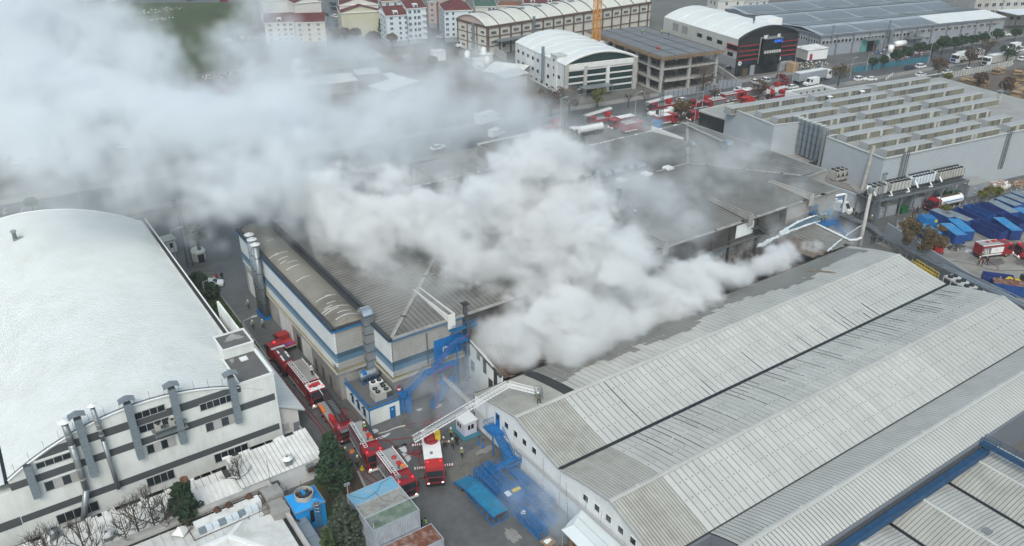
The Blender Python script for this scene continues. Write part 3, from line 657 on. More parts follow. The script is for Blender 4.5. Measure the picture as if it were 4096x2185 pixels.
MB().box(GX0-.35,GX0+.35,GY0-.15,GY1+.3,12.2,12.6).box(GX1-.45,GX1+.2,GY0-.15,GY1+.3,12.2,12.6).box(GX0,GX1,GY1-.1,GY1+.3,12.2,12.55).box(GX0,GX1,GY0-.15,GY0+.35,12.2,12.5).build('parapet','fascia_black',wing)
MB().box(GX0-.39,GX0-.352,GY0-.2,GY1+.3,11.95,12.25).box(GX0-.3,GX1,GY0-.24,GY0-.152,11.95,12.25).build('fascia','fascia_blue',wing)
MB().box(42.55,43.0,99.2,141.2,12.1,13.3).build('parapet','fascia_black',wing)
mb=MB();n=9
for k in range(n):
 a0,a1=k/n,(k+1)/n;xa=GX0+.4+5.0*a0;xb=GX0+.4+5.0*a1
 mb.quad((xa,GY0+1.0,12.35+.75*math.sin(math.pi*a0)),(xb,GY0+1.0,12.35+.75*math.sin(math.pi*a1)),(xb,GY1-.2,12.35+.75*math.sin(math.pi*a1)),(xa,GY1-.2,12.35+.75*math.sin(math.pi*a0)))
 mb.quad((xa,GY0+.4,12.35),(xb,GY0+.4,12.35),(xb,GY0+1.0,12.35+.75*math.sin(math.pi*a1)),(xa,GY0+1.0,12.35+.75*math.sin(math.pi*a0)))
mb.build('roof','roof_wing',wing)
rr=random.Random(6)
for k in range(20):
 y=rr.choice([rr.uniform(100.3,108),rr.uniform(100.3,139)]);a0=rr.uniform(0,.5);a1=min(1,a0+rr.uniform(.2,.5));q_=MB()
 for j in range(4):
  u0=a0+(a1-a0)*j/4;u1=a0+(a1-a0)*(j+1)/4
  q_.quad((GX0+.4+5*u0,y,12.38+.75*math.sin(math.pi*u0)),(GX0+.4+5*u1,y,12.38+.75*math.sin(math.pi*u1)),(GX0+.4+5*u1,y+.16,12.38+.75*math.sin(math.pi*u1)),(GX0+.4+5*u0,y+.16,12.38+.75*math.sin(math.pi*u0)))
 q_.build('lap_joint','roof_white',wing)
MB().box(37.0,42.5,GY0,118,0,5.3).build('base_wall','concrete',wing)
MB().box(37.0,42.5,118,GY1,0,6.0).build('base_wall','concrete_pale',wing)
for y in(118.5,121.5,134.0,137.2):MB().box(36.93,36.995,y,y+2.6,.1,4.3).build('roller_door','wall_white',wing)
for y in(102.5,105.4,108.2):MB().box(36.93,36.995,y,y+.9,.1,2.3).build('steel_door','concrete_dark',wing)
MB().box(36.93,36.995,131.5,132.3,.1,2.4).build('steel_door','blue_paint',wing)
MB().box(36.93,36.995,115.0,116.4,.1,3.0).build('doorway','graphite',wing)
MB().box(36.95,36.997,110.2,114.2,.1,3.6).build('roller_door','wall_plaster',wing)
for i,(dz,m)in enumerate(((5.1,'concrete_pale'),(4.85,'frame_grey'),(5.4,'paint_yellow'))):
 MB().tube([(36.6,131,dz),(36.6,98.9,dz),(42.3,98.9,dz)],.09,6).build('pipe',m,wing)
for X,Y in((42.35,92.35),):
 for i,(dz,m)in enumerate(((5.35,'concrete_pale'),(5.1,'frame_grey'),(5.55,'paint_yellow'))):
  MB().tube([(42.3,98.9,dz),(X,Y,dz),(54.5,Y,dz)],.09,6).build('pipe',m,hall)
for i,(dy,top,lab)in enumerate(((131.6,15.0,'furthest of the three silver wall stacks with white conical caps'),(130.3,14.6,'middle one of the three silver wall stacks with white conical caps'),(128.9,14.2,'nearest of the three silver wall stacks with white conical caps'))):
 t=thing('wall_stack',lab,'chimney',(36.0,dy,0),0,'silver stacks on the striped wall')
 MB().cyl((0,0),.52,.6,top,14).build('flue_pipe','galv',t,True);MB().lathe((0,0),[(.02,top+.75),(.85,top+.35),(.82,top+.3),(.1,top+.32)],14).build('cap','white_paint',t)
 for z in(3,6,9,12):MB().cyl((0,0),.56,z,z+.12,14).build('band','steel_dark',t)
 MB().box(-.7,.7,-.5,.5,0,.6).build('foot','blue_paint',t)
dt=thing('wall_duct','big square ribbed metal duct with a bright curved top running down the hall corner','duct',(41.95,98.55,0))
for k in range(7):MB().box(-.75+.02*(k%2),.75-.02*(k%2),-.6,.6,3.0+k*1.5,4.46+k*1.5).build('section','galv' if k>4 else'duct_blue' if k%2 else'grey_paint',dt)
for k in range(8):MB().box(-.82,.82,-.66,.66,2.97+k*1.5,3.05+k*1.5).build('flange','steel_dark',dt)
mb=MB();pts=[(-.6+0,13.4)]
arc=[(.0+1.15*math.cos(a),13.4+1.15*math.sin(a))for a in[math.pi*k/10 for k in range(11)]]
mb.prism([(y+.55,z)for y,z in arc],-.75,.75,'x');mb.build('bend','steel_bright',dt)
pr_=thing('plant_room','small flat-roofed white plant room with blue door, blue window frames and rooftop railing','building')
PX0,PX1,PY0,PY1,PZ=37.7,42.6,91.0,99.0,2.9
MB().box(PX0,PX1,PY0,PY1,0,PZ).build('wall','wall_plaster',pr_);MB().box(PX0+.15,44.2,PY0+.15,PY1,PZ,PZ+.08).build('roof','concrete_dark',pr_)
MB().box(42.6,44.2,91.6,93.4,0,PZ-.3).build('lean_to','concrete',pr_)
MB().box(PX0-.08,PX1+.05,PY0-.08,PY0,2.7,3.0).box(PX0-.08,PX0,PY0,103.5,2.7,3.0).box(PX0-.06,PX0+.08,PY0-.06,PY0+.08,0,2.7).box(PX1-.1,PX1+.06,PY0-.06,PY0+.08,0,2.7).build('trim','fascia_blue',pr_)
d=MB().box(40.9,41.8,PY0-.05,PY0-.003,.05,2.05).build('door','blue_paint',pr_);MB().box(41.2,41.4,PY0-.07,PY0-.052,1.5,1.65).build('notice','white_paint',d)
for y in(92.2,94.2,96.2):window(pr_,(PX0,y,.9),'y',.75,1.25,1,'blue_paint','glass');MB().box(PX0-.35,PX0-.002,y+.2,y+.6,2.35,2.5).build('wall_lamp','steel_dark',pr_)
MB().box(42.75,43.4,91.2,91.25,.1,2.8).build('blue_shutter','blue_paint',pr_);MB().box(43.4,44.4,90.75,91.0,0,3.0).build('blue_panel','blue_paint',pr_)
def railing(parent,pts,h=1.0,m='blue_paint',step=.35,name='railing',post=.035):
 mb=MB()
 for(a,b)in zip(pts[:-1],pts[1:]):
  a,b=Vector(a),Vector(b);n=max(1,int((b-a).length/step))
  mb.bar(a+Vector((0,0,h)),b+Vector((0,0,h)),.06);mb.bar(a+Vector((0,0,.12)),b+Vector((0,0,.12)),.05)
  for k in range(n+1):
   p=a.lerp(b,k/n);mb.bar(p,p+Vector((0,0,h)),post)
 return mb.build(name,m,parent)
railing(pr_,[(PX0+.05,100.5,PZ),(PX0+.05,PY0+.05,PZ),(PX1,PY0+.05,PZ),(44.2,91.6,PZ)],.8)
tk=thing('storage_tank','horizontal silver tank on blue legs on the plant room roof','tank',(40.9,97.6,PZ+.08))
MB().tube([(-1.5,0,1.25),(-1.42,0,1.25),(1.3,0,1.25),(1.42,0,1.25)],.78,18).build('tank_body','steel_bright',tk,False)
MB().box(-1.1,-.5,-.8,.2,1.7,2.06).build('saddle','blue_paint',tk)
mb=MB()
for x in(-1.3,.9):
 for y in(-.75,.75):mb.bar((x,y,0),(x,y,1.5),.1)
 mb.bar((x,-.75,.45),(x,.75,.45),.1)
mb.bar((-1.3,-.75,.2),(.9,-.75,.2),.08);mb.build('frame','blue_paint',tk);MB().bar((-.6,-.95,0),(-.6,-.95,2.2),.06).bar((-.2,-.95,0),(-.2,-.95,2.2),.06).build('ladder','blue_paint',tk)
def fan_unit(name,label,x,y,z,w_,d_,h_,nx,ny,m,rz=0,side='steel_dark'):
 t=thing(name,label,'chiller',(x,y,z),rz)
 MB().box(-w_/2,w_/2,-d_/2,d_/2,0,h_).build('casing',m,t);MB().box(w_/2*.35,w_/2+.01,-d_/2-.01,-d_/2+.02,.1,h_*.8).build('grille',side,t)
 for i in range(nx):
  for j in range(ny):
   cx=-w_/2+(i+.5)*w_/nx;cyy=-d_/2+(j+.5)*d_/ny;r=min(w_/nx,d_/ny)*.4
   f=MB().cyl((cx,cyy),r,h_,h_+.12,12).build('fan','black_paint',t);MB().cyl((cx,cyy),r*.35,h_+.12,h_+.16,8).build('hub','galv',f)
 return t
fan_unit('roof_chiller','beige chiller with four round fans on the plant room roof',40.6,92.9,PZ+.08,2.6,1.9,1.3,2,2,'panel_beige')
fan_unit('condenser','white edged dark condenser with two fans behind the beige chiller',41.0,95.2,PZ+.08,1.9,.9,1.2,2,1,'white_paint')
dm=thing('drum','red and white oil drum on the lean-to roof','drum',(43.4,92.6,PZ+.08));MB().cyl((0,0),.28,0,.3,12).cyl((0,0),.28,.58,.85,12).build('drum_shell','red_bright',dm);MB().cyl((0,0),.285,.3,.58,12).build('band','white_paint',dm)
st=thing('escape_stair','tall blue steel escape stair zigzagging down the grey wall of the hall','staircase')
def flight(parent,a,b,wd,m,rail=True,n=None,side=(0,1),rh=1.0):
 a,b=Vector(a),Vector(b);dv=b-a;n=n or max(3,int(abs(dv.z)/.2));s=Vector((side[0],side[1],0)).normalized()*wd/2
 mb=MB();mb.bar(a+s,b+s,.07,.3);mb.bar(a-s,b-s,.07,.3);mb.build('stringer',m,parent)
 mb=MB();dh=Vector((dv.x,dv.y,0)).normalized()*.14
 for k in range(n):
  p=a.lerp(b,(k+.5)/n);i=len(mb.v)
  mb.v+=[tuple(p+s-dh),tuple(p+s+dh),tuple(p-s+dh),tuple(p-s-dh)];mb.v+=[(x,y,z+.04)for x,y,z in mb.v[i:i+4]]
  for qd in((0,1,2,3),(7,6,5,4),(0,4,5,1),(1,5,6,2),(2,6,7,3),(3,7,4,0)):mb.f.append(tuple(i+k2 for k2 in qd));mb.m.append(0)
 mb.build('step',m,parent)
 if rail:
  for sg in(1,-1):railing(parent,[a+s*sg,b+s*sg],rh,m,.35)
def landing(parent,x0,x1,y0,y1,z,m,sides='nsew',rh=1.0):
 MB().box(x0,x1,y0,y1,z-.1,z).build('landing',m,parent)
 if's' in sides:railing(parent,[(x0,y0,z),(x1,y0,z)],rh,m)
 if'n' in sides:railing(parent,[(x0,y1,z),(x1,y1,z)],rh,m)
 if'w' in sides:railing(parent,[(x0,y0,z),(x0,y1,z)],rh,m)
 if'e' in sides:railing(parent,[(x1,y0,z),(x1,y1,z)],rh,m)
landing(st,52.3,54.6,91.0,92.4,8.7,'blue_paint','se');flight(st,(52.3,91.5,8.6),(48.6,91.5,5.6),.9,'blue_paint')
landing(st,47.2,52.4,90.4,91.9,5.5,'blue_paint','s');flight(st,(47.2,91.2,5.4),(43.9,91.2,3.1),.9,'blue_paint')
landing(st,42.9,43.9,90.6,92.4,3.0,'blue_paint','sn');flight(st,(51.4,90.2,3.4),(47.0,89.8,.1),.9,'blue_paint')
MB().box(48.9,51.5,89.7,90.8,3.35,3.45).build('landing','blue_paint',st)
for x,y,zt in((49.3,90.5,5.5),(52.2,90.5,8.6),(54.4,91.2,8.6),(49.0,91.9,5.4),(51.9,89.8,3.4)):MB().box(x-.08,x+.08,y-.08,y+.08,0,zt).build('post','blue_paint',st)
MB().box(49.5,54.4,92.5,92.597,6.1,9.4).build('blue_cladding','blue_paint',hall);d=MB().box(50.9,51.7,92.45,92.498,5.7,7.9).build('door','frame_white',hall);MB().box(51.05,51.5,92.43,92.448,7.1,7.6).build('rust_mark','rust',d)
up=thing('upper_gangway','small blue gangway with railing high under the roof edge beside the square flue','gangway');landing(up,52.0,56.5,91.4,92.3,10.6,'fascia_blue','s');MB().bar((52.2,92.3,9.6),(52.2,91.4,10.5),.08).bar((56.2,92.3,9.6),(56.2,91.4,10.5),.08).build('bracket','fascia_blue',up)
fl=thing('square_flue','dark sooty square flue with a cowl passing the roof edge of the hall','flue',(54.9,91.7,0))
MB().box(-.3,.3,-.3,.3,5.5,11.4).box(-.3,.3,.0,.9,11.2,12.0).box(-.26,.26,.4,.9,11.9,14.0).build('shaft','steel_dark',fl);MB().box(-.5,.5,.15,1.15,14.1,14.25).build('cowl','black_paint',fl)
for X in(97.0,119.2):
 g=thing('side_stair','sooty grey steel stair flight hanging on the burnt wall '+('by the thick smoke' if X<100 else'beside the bare white plaster patch'),'staircase');flight(g,(X,92.0,10.2),(X+2.8,92.0,8.0),.9,'steel_dark',n=9);MB().box(X-1.4,X,91.5,92.5,10.1,10.2).build('landing','steel_dark',g)
dp=MB().tube([(48.3,92.4,11.3),(48.3,92.4,6.0)],.09,6).build('downpipe','concrete_dark',hall)
bh=thing('burnt_hall','burnt-out lower hall with collapsed charred roof between the hall and the warehouse','ruin')
mb=MB();mb.prism([(82.95,0),(91.9,0),(91.9,8.2),(88,7.6),(82.95,6.3)],55.0,55.3,'x');mb.build('end_wall','wall_plaster',bh)
MB().bar((54.95,91.9,8.3),(54.95,82.9,6.45),.3,.35).build('parapet','charred',bh);MB().bar((54.8,91.0,8.5),(54.9,84.9,7.1),.18,.12).build('bent_trim','panel_light',bh)
MB().box(54.94,54.995,85.2,86.3,2.6,4.4).build('opening','charred',bh);MB().box(54.94,54.995,90.2,91.2,3.2,4.9).build('opening','charred',bh)
for y,m,z0,z1 in((84.0,'charred',3.5,6.5),(86.9,'charred_wall',4.6,7.2),(88.6,'charred_wall',6.0,7.6)):MB().box(54.96,54.998,y,y+.9,z0,z1).build('soot_streak',m,bh)
MB().box(52.6,54.9,84.7,86.0,2.4,2.5).bar((52.8,85,0),(52.8,85,2.4),.07).build('canopy','concrete',bh)
MB().box(55.3,135,83.0,92.4,0,.1).build('floor','charred',bh)
rr=random.Random(31)
mb=MB()
for k in range(420):
 x=rr.uniform(55.5,128)if k>90 else rr.uniform(55.5,66);y=rr.uniform(83.2,92.2);z=rr.uniform(.3,4.6);a=rr.uniform(0,3.1);l=rr.uniform(.5,2.4)
 mb.bar((x,y,z),(x+l*math.cos(a),y+l*math.sin(a),z+rr.uniform(-1,1)),rr.uniform(.06,.5),rr.uniform(.04,.12))
o=mb.build('debris',['charred'],bh);o['kind']='stuff'
def sag_sheet(x0,x1,m,name,seed,zoff=0.0,n=9,zb_=6.1,sl=1.9):
 rr=random.Random(seed);k=0;x=x0
 while x<x1:
  wd=rr.uniform(.7,1.3);mb=MB();ph=rr.uniform(-.5,.5)
  ya,yb=83.1+rr.uniform(-.1,.6),92.2-rr.uniform(0,3.5 if name=='collapsed_sheet' else.3)
  for j in range(n):
   t0,t1=j/n,(j+1)/n;f=lambda t:zb_+sl*t-math.sin(math.pi*t)*(1.8+ph if name=='collapsed_sheet' else.12)+zoff
   y0,y1=ya+(yb-ya)*t0,ya+(yb-ya)*t1
   mb.quad((x,y0,f(t0)),(x+wd-.06,y0,f(t0)+rr.uniform(-.08,.08)),(x+wd-.06,y1,f(t1)),(x,y1,f(t1)))
  mb.build(name,m,bh);x+=wd
sag_sheet(56.0,63.0,'burnt_sheet','collapsed_sheet',3,-.5)
sag_sheet(117.0,125.0,'burnt_sheet','collapsed_sheet',5,-.6,9,5.2,.2)
sag_sheet(125.0,129.6,'burnt_sheet','roof_sheet',6,0,9,5.65,.4)
sag_sheet(129.6,136.4,'panel_wet','roof_sheet',7,0,9,5.7,.4)
MB().tube([(137.3,91.9,6.3),(136.6,83.6,6.15),(137.6,82.8,6.3),(139.2,83.0,6.2)],.22,10).build('lagged_pipe','wall_white',bh)
mb=MB();mb.prism([(82.95,0),(92.4,0),(92.4,6.1),(82.95,5.7)],136.4,136.6,'x');mb.build('end_wall','hall_grey',bh)
mb=MB()
for k in range(26):mb.bar((100+k*1.5,92.2,8.3),(100+k*1.5,92.2,9.2),.05)
mb.bar((100,92.2,9.2),(138,92.2,9.2),.06).bar((100,92.2,8.75),(138,92.2,8.75),.05).box(100,138,91.8,92.5,8.2,8.3);mb.build('wall_gangway','concrete_dark',bh)
dv=thing('divider_wall','low pale wall with pipes on top crossing the smoky yard under the ladder','wall');dl=[(50.2,92.4),(50.3,82.9)]
MB().box(50.25,50.5,82.95,92.0,0,3.6).build('wall_panel','concrete',dv)
for dx in(0,.25,.45):MB().tube([(50.2-dx,92.0,3.7),(50.2-dx,82.8,3.7)],.08,6).build('pipe','frame_grey' if dx else'concrete_pale',dv)
for k in range(4):
 t=thing('yard_duct','grey plant box '+['nearest the stair','second from the stair','third from the stair','furthest from the stair'][k]+' in the smoky courtyard before the burnt wall','plant');MB().box(51.2,53.6,83.6+k*2,84.9+k*2,0,1.5+.4*(k%2)).build('casing','concrete_dark',t);MB().box(51.4,53.4,83.8+k*2,84.7+k*2,1.5+.4*(k%2),1.6+.4*(k%2)).build('lid','grey_paint',t)
# white vaulted hall at the left
vh=thing('vaulted_hall','huge white barrel-roofed hall with a grey striped facade, nearest at the left','factory')
VY=94.3
def circle3(a,b,c):
 ax,ay=a;bx,by=b;cx_,cy_=c;d=2*(ax*(by-cy_)+bx*(cy_-ay)+cx_*(ay-by))
 ux=((ax*ax+ay*ay)*(by-cy_)+(bx*bx+by*by)*(cy_-ay)+(cx_*cx_+cy_*cy_)*(ay-by))/d
 uy=((ax*ax+ay*ay)*(cx_-bx)+(bx*bx+by*by)*(ax-cx_)+(cx_*cx_+cy_*cy_)*(bx-ax))/d
 return ux,uy,math.hypot(ax-ux,ay-uy)
ux,uy,ur=circle3((-5.9,9.3),(7.3,13.7),(20.1,11.9))
def vz(x):return uy+math.sqrt(max(ur*ur-(x-ux)**2,0))
VXS=[-5.9+(24.4+5.9)*k/20 for k in range(21)]
fac=[(-5.9,0),(25.8,0),(25.8,11.9),(20.1,11.9)]+[(x,vz(x)-.1)for x in reversed(VXS)if x<20.1]
mb=MB();mb.prism(fac,VY,VY+.3,'y');mb.build('facade','wall_plaster',vh)
def arch_clip(z0,z1,y0,y1,name,m):
 """a flat band on the facade, cut off by the arch"""
 xs=[-5.9+(25.8+5.9)*k/60 for k in range(61)];mb=MB()
 for a,b in zip(xs[:-1],xs[1:]):
  ta=min(z1,vz(a)-.25 if a<20.1 else 99);tb=min(z1,vz(b)-.25 if b<20.1 else 99)
  if ta>z0 and tb>z0:mb.quad((a,y0,z0),(b,y0,z0),(b,y0,tb),(a,y0,ta));
 return mb.build(name,m,vh)
arch_clip(2.75,3.75,VY-.03,VY,'stripe','stripe_dark');arch_clip(7.7,8.75,VY-.03,VY,'stripe','stripe_dark');arch_clip(10.7,11.85,VY-.03,VY,'stripe','stripe_dark')
MB().box(25.8,26.1,VY,118,0,11.9).build('side_wall','wall_plaster',vh)
base_mb=MB()
for a,b in zip(VXS[:-1],VXS[1:]):
 ya,yb=161.3+.42*(22.6-a),161.3+.42*(22.6-b)
 base_mb.quad((a,VY-.1,vz(a)),(b,VY-.1,vz(b)),(b,yb,vz(b)),(a,ya,vz(a)))
rf=base_mb.build('roof','filler',vh)
wg=MB()
for a,b in zip(VXS[:-1],VXS[1:]):
 ya,yb=161.3+.42*(22.6-a),161.3+.42*(22.6-b)
 wg.quad((a,min(160.9,ya),vz(a)+.05),(b,min(160.9,yb),vz(b)+.05),(b,yb,vz(b)+.05),(a,ya,vz(a)+.05))
wg.build('roof_end','vault_white',vh)
q_=MB();wd=.62;gp=.07
for a,b in zip(VXS[:-1],VXS[1:]):
 q_.quad((a,gp,vz(a)+.03),(b,gp,vz(b)+.03),(b,wd-.1,vz(b)+.03),(a,wd-.1,vz(a)+.03))
 q_.quad((a,wd-.1,vz(a)+.075),(b,wd-.1,vz(b)+.075),(b,wd,vz(b)+.075),(a,wd,vz(a)+.075));q_.quad((a,wd-.1,vz(a)+.03),(b,wd-.1,vz(b)+.03),(b,wd-.1,vz(b)+.075),(a,wd-.1,vz(a)+.075))
me=bpy.data.meshes.new('roof_sheet');me.from_pydata(q_.v,[],q_.f);me.materials.append(M['vault_white'])
for k in range(107):link('roof_sheet',me,rf,(0,VY+.4+k*.62,0))
mb=MB();mb.tube([(x,VY-.12,vz(x)+.06)for x in VXS if x<21.5],.12,6);mb.build('verge_trim','white_paint',vh)
mb=MB();mb.tube([(x,161.3+.42*(22.6-x),vz(x)+.1)for x in VXS],.09,6);mb.build('verge_trim','white_paint',vh)
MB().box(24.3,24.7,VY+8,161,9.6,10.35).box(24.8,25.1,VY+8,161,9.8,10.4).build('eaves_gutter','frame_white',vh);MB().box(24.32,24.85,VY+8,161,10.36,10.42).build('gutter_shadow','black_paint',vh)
MB().box(23.3,24.7,160.9,161.9,9.5,10.9).build('gutter_head','steel_dark',vh);MB().box(24.6,25.0,104,161,0,9.8).build('side_wall','wall_white',vh)
for k in range(16):
 x=-5+k*1.75;MB().bar((x,VY+.25,vz(x)),(x,VY+.25,vz(x)+1.3),.035).build('lightning_pin','steel_dark',vh)
for(v,xa,ya,xb,n,h_)in[('b1',345,965,600,4,1.3),('b1',1100,690,1305,4,1.3),('b1',1535,525,1760,4,1.3),('b1',435,1210,740,5,1.35),('b1',1100,935,1300,4,1.35),('b1',1600,755,1845,5,1.35),('b1',275,800,530,4,.8),('b1',1040,535,1258,4,1.0),('b1',1005,435,1225,4,.9),('b1',1490,370,1728,5,1.0)]:
 x0,z0=atY(v,xa,ya,VY);x1,_=atY(v,xb,ya-(xb-xa)*.375,VY)
 window(vh,(x0,VY-.032,z0),'x',x1-x0,h_,n,'frame_grey',['glass','frame_grey','glass','concrete_pale']if h_==1.3 else'glass')
MB().box(10.2,14.2,VY-1.1,VY-.04,8.75,8.85).build('awning','galv',vh)
for k in range(2):
 t=fan_unit('air_conditioner','air conditioning unit '+('left' if k==0 else'right')+' one on the shelf under the vault arch',10.9+1.7*k,VY-.5,9.55,1.0,.5,.8,1,1,'panel_beige')
MB().box(10.0,14.3,VY-.85,VY-.04,9.45,9.53).build('shelf','galv',vh)
for i,(xt,yt,xb,yb)in enumerate([(190,775,270,1000),(565,425,710,835),(935,310,1055,705),(1265,200,1370,590),(1705,115,1780,440)]):
 x0,zt=atY('b1',xt,yt,VY-.4);_,zb=atY('b1',xb,yb,VY-.4)
 t=thing('facade_duct','blue-grey sheet-metal duct on the striped facade, '+['leftmost and lowest','second from left between two round pipes','third from left beside the air conditioners','fourth from left over the plain wall','rightmost by the flat corner roof'][i],'duct',(x0+.1,VY-.45,0),0,'sheet-metal ducts on the striped facade')
 n=int((zt-zb)/.62)
 for k in range(n):s_=MB().box(-.42,.42,-.38,.40,zb+(zt-zb)*k/n,zb+(zt-zb)*(k+1)/n-.03).build('section','duct_blue',t)
 MB().box(-.38,.38,-.34,.38,zb,zt).build('core','steel_dark',t)
 MB().prism([(-.42,zb),(-.42,zb-.15),(.40,zb-.5),(.40,zb)],-.38,.38,'x').build('elbow','duct_blue',t)
 if i:MB().prism([(-.95,zt+.42),(.0,zt+.75),(.95,zt+.42),(.9,zt+.36),(0,zt+.68),(-.9,zt+.36)],-.6,.6,'y').build('hood','galv',t)
for i,(pts,r,lab)in enumerate([([(480,470),(520,620),(640,950),(620,1210)],.38,'thick round grey flue pipe with conical cap bending low on the striped facade'),([(688,352),(760,590),(880,945)],.27,'thinner round grey flue pipe with a flat cap on the striped facade')]):
 t=thing('flue_pipe',lab,'flue');P3=[]
 for j,(x,y)in enumerate(pts):
  X_,Z_=atY('b1',x,y,VY-.5-(.0 if j<3 else.6));P3.append((X_,VY-.5-(0 if j<3 else.6),Z_))
 P3[1]=(P3[0][0]*.5+P3[2][0]*.5,P3[1][1],P3[1][2])if len(P3)>2 else P3[1]
 for a,b in zip(P3[:-1],P3[1:]):
  MB().tube([a,b],r,12).build('pipe_section','galv',t,True)
 a,b=Vector(P3[0]),Vector(P3[-1])
 for k in range(1,6):p=Vector(P3[0]).lerp(Vector(P3[-2]),k/6);MB().tube([p,p+Vector((0,0,.12))],r+.04,12).build('band','frame_grey',t)
 MB().lathe(P3[0],[(.02,P3[0][2]+.75),(r*2.1,P3[0][2]+.45),(r*2,P3[0][2]+.4),(.05,P3[0][2]+.5)],12).build('cap','white_paint',t)
 MB().cyl(P3[0],r*.7,P3[0][2]-.1,P3[0][2]+.5,8).build('neck','steel_dark',t)
p=at('c5',110,425,13.6);t=thing('roof_fan','small grey exhaust fan with cowl on the white barrel roof','vent',(p[0],p[1],vz(min(p[0],20))-.1))
MB().box(-.4,.4,-.4,.4,0,.5).build('base','galv',t);MB().cyl((0,0),.35,.5,1.6,10).build('neck','steel_dark',t);MB().cyl((0,0),.5,1.6,1.9,10).build('cowl','galv',t);MB().box(.5,2.2,-.3,.3,0,.4).build('motor','galv',t)
cb=thing('corner_block','flat dark-roofed corner block with white parapet on the vaulted hall','building');MB().box(21.6,26.1,VY-.05,101.4,9.0,11.7).build('wall','wall_plaster',cb);MB().box(21.6,26.0,VY+.1,101.3,11.7,11.75).build('roof','concrete_dark',cb)
MB().box(21.4,26.2,VY-.1,VY+.15,11.7,12.0).box(25.9,26.2,VY,101.4,11.7,12.0).box(21.4,21.65,VY,101.4,11.7,12.0).build('parapet','white_paint',cb)
MB().box(23.5,24.5,99.5,100.5,11.76,11.9).build('loose_panel','white_paint',cb);MB().box(22.2,22.7,99.9,100.4,11.76,12.1).build('pot','concrete',cb)
lt=thing('lift_tower','white box tower with a puddled dark roof beside the barrel roof edge','tower');MB().box(21.8,26.0,101.5,105.6,9.0,13.0).build('wall','wall_plaster',lt);MB().box(21.95,25.85,101.65,105.45,13.0,13.04).build('roof','concrete_dark',lt)
MB().box(21.7,26.1,101.4,101.6,13.0,13.22).box(21.7,26.1,105.5,105.7,13.0,13.22).box(21.7,21.9,101.6,105.5,13,13.22).box(25.9,26.1,101.6,105.5,13,13.22).build('parapet','white_paint',lt);o=patch('roof_puddle','concrete',24.1,104.2,1.3,.8,13.05,4);o.parent=lt;del o['kind']
an=thing('side_annex','narrow lean-to with sloping white roof and a grey door beside the striped facade','annex');mb=MB();mb.quad((26.12,94.8,5.9),(29.8,94.8,3.9),(29.8,116.5,3.9),(26.12,116.5,5.9));mb.quad((26.12,94.8,5.8),(29.8,94.8,3.8),(29.8,116.5,3.8),(26.12,116.5,5.8));rfo=mb.build('roof','roof_white',an)
for k in range(22):
 q2=MB();y=94.85+k*.98;q2.quad((26.12,y+.07,5.95),(29.85,y+.07,3.95),(29.85,y+.96,3.95),(26.12,y+.96,5.95));q2.build('roof_sheet','vault_white',rfo)
mb=MB();mb.prism([(26.12,0),(28.9,0),(28.9,4.35),(26.12,5.8)],95.2,116,'y');mb.build('wall','facade_pale',an)
MB().box(28.0,28.8,95.1,95.19,.1,2.2).build('door','facade_slate',an);MB().box(26.5,27.3,95.1,95.19,1.4,2.6).build('vent_grille','frame_grey',an);MB().box(28.6,28.9,93.5,95.1,0,1.5).build('step_wall','concrete',an)
lf=thing('left_block','lower white-roofed block at the left edge beyond the black gutter','building');MB().box(-40,-5.9,VY,150,0,7.6).build('wall','wall_plaster',lf)
mb=MB();mb.quad((-40,VY-.2,7.4),(-6.3,VY-.2,9.1),(-6.3,165,9.1),(-40,165,7.4));mb.build('roof','vault_white',lf);MB().box(-6.3,-5.95,VY,168,8.9,9.2).build('gutter','black_paint',lf);MB().box(-40,-6.0,VY-.05,VY-.002,2.6,3.8).build('stripe','stripe_dark',lf)
# vehicles
def wheel(parent,x,y,r=.5,w_=.3):
 s=1 if y>0 else-1
 t=MB().tube([(x,y-s*w_,r),(x,y,r)],r,14).build('wheel','rubber',parent)
 MB().tube([(x,y,r),(x,y+s*.03,r)],r*.55,10).build('rim','rim',t)
def cab(parent,x0,x1,w_,h_,m,z0=.55,name='cab',dark_visor=False,lights=True,slant=.25,roofm=None):
 """truck cab, front at x1"""
 hw=w_/2;body=MB();body.prism([(x0,z0),(x1,z0),(x1,z0+(h_-z0)*.45),(x1-slant,h_-.1),(x1-slant-.25,h_),(x0+.05,h_)],-hw,hw,'y')
 c=body.build(name,m,parent)
 zs_,zt=z0+(h_-z0)*.5,h_-.28;dx=lambda z:x1-slant*(z-(z0+(h_-z0)*.45))/(h_-.1-(z0+(h_-z0)*.45))+.015
 mb=MB();mb.quad((dx(zs_),-hw+.12,zs_),(dx(zs_),hw-.12,zs_),(dx(zt),hw-.16,zt),(dx(zt),-hw+.16,zt));mb.build('windscreen','glass',parent)
 for s in(1,-1):
  MB().box(x1-slant-1.15,x1-slant-.15,s*(hw+.004)-.005,s*(hw+.004)+.005,zs_,zt).build('side_window','glass',c)
  MB().box(x1-.15,x1+.08,s*(hw+.12)-.06,s*(hw+.12)+.06,zs_+.05,zt-.1).build('mirror','black_paint',parent)
  if lights:MB().box(x1-.02,x1+.06,s*(hw-.3)-.13,s*(hw-.3)+.13,z0+.08,z0+.24).build('headlight','light_white' if lights==2 else'white_paint',parent)
 MB().box(x1-.05,x1+.12,-hw,hw,z0-.25,z0+.04).build('bumper','white_paint' if dark_visor=='w' else'black_paint',parent)
 MB().box(x1-.01,x1+.03,-hw+.3,hw-.3,z0+.32,zs_-.12).build('grille','black_paint',parent)
 if roofm:MB().box(x0+.1,x1-slant-.3,-hw+.05,hw-.05,h_+.002,h_+.05).build('cab_roof',roofm,c)
 return c
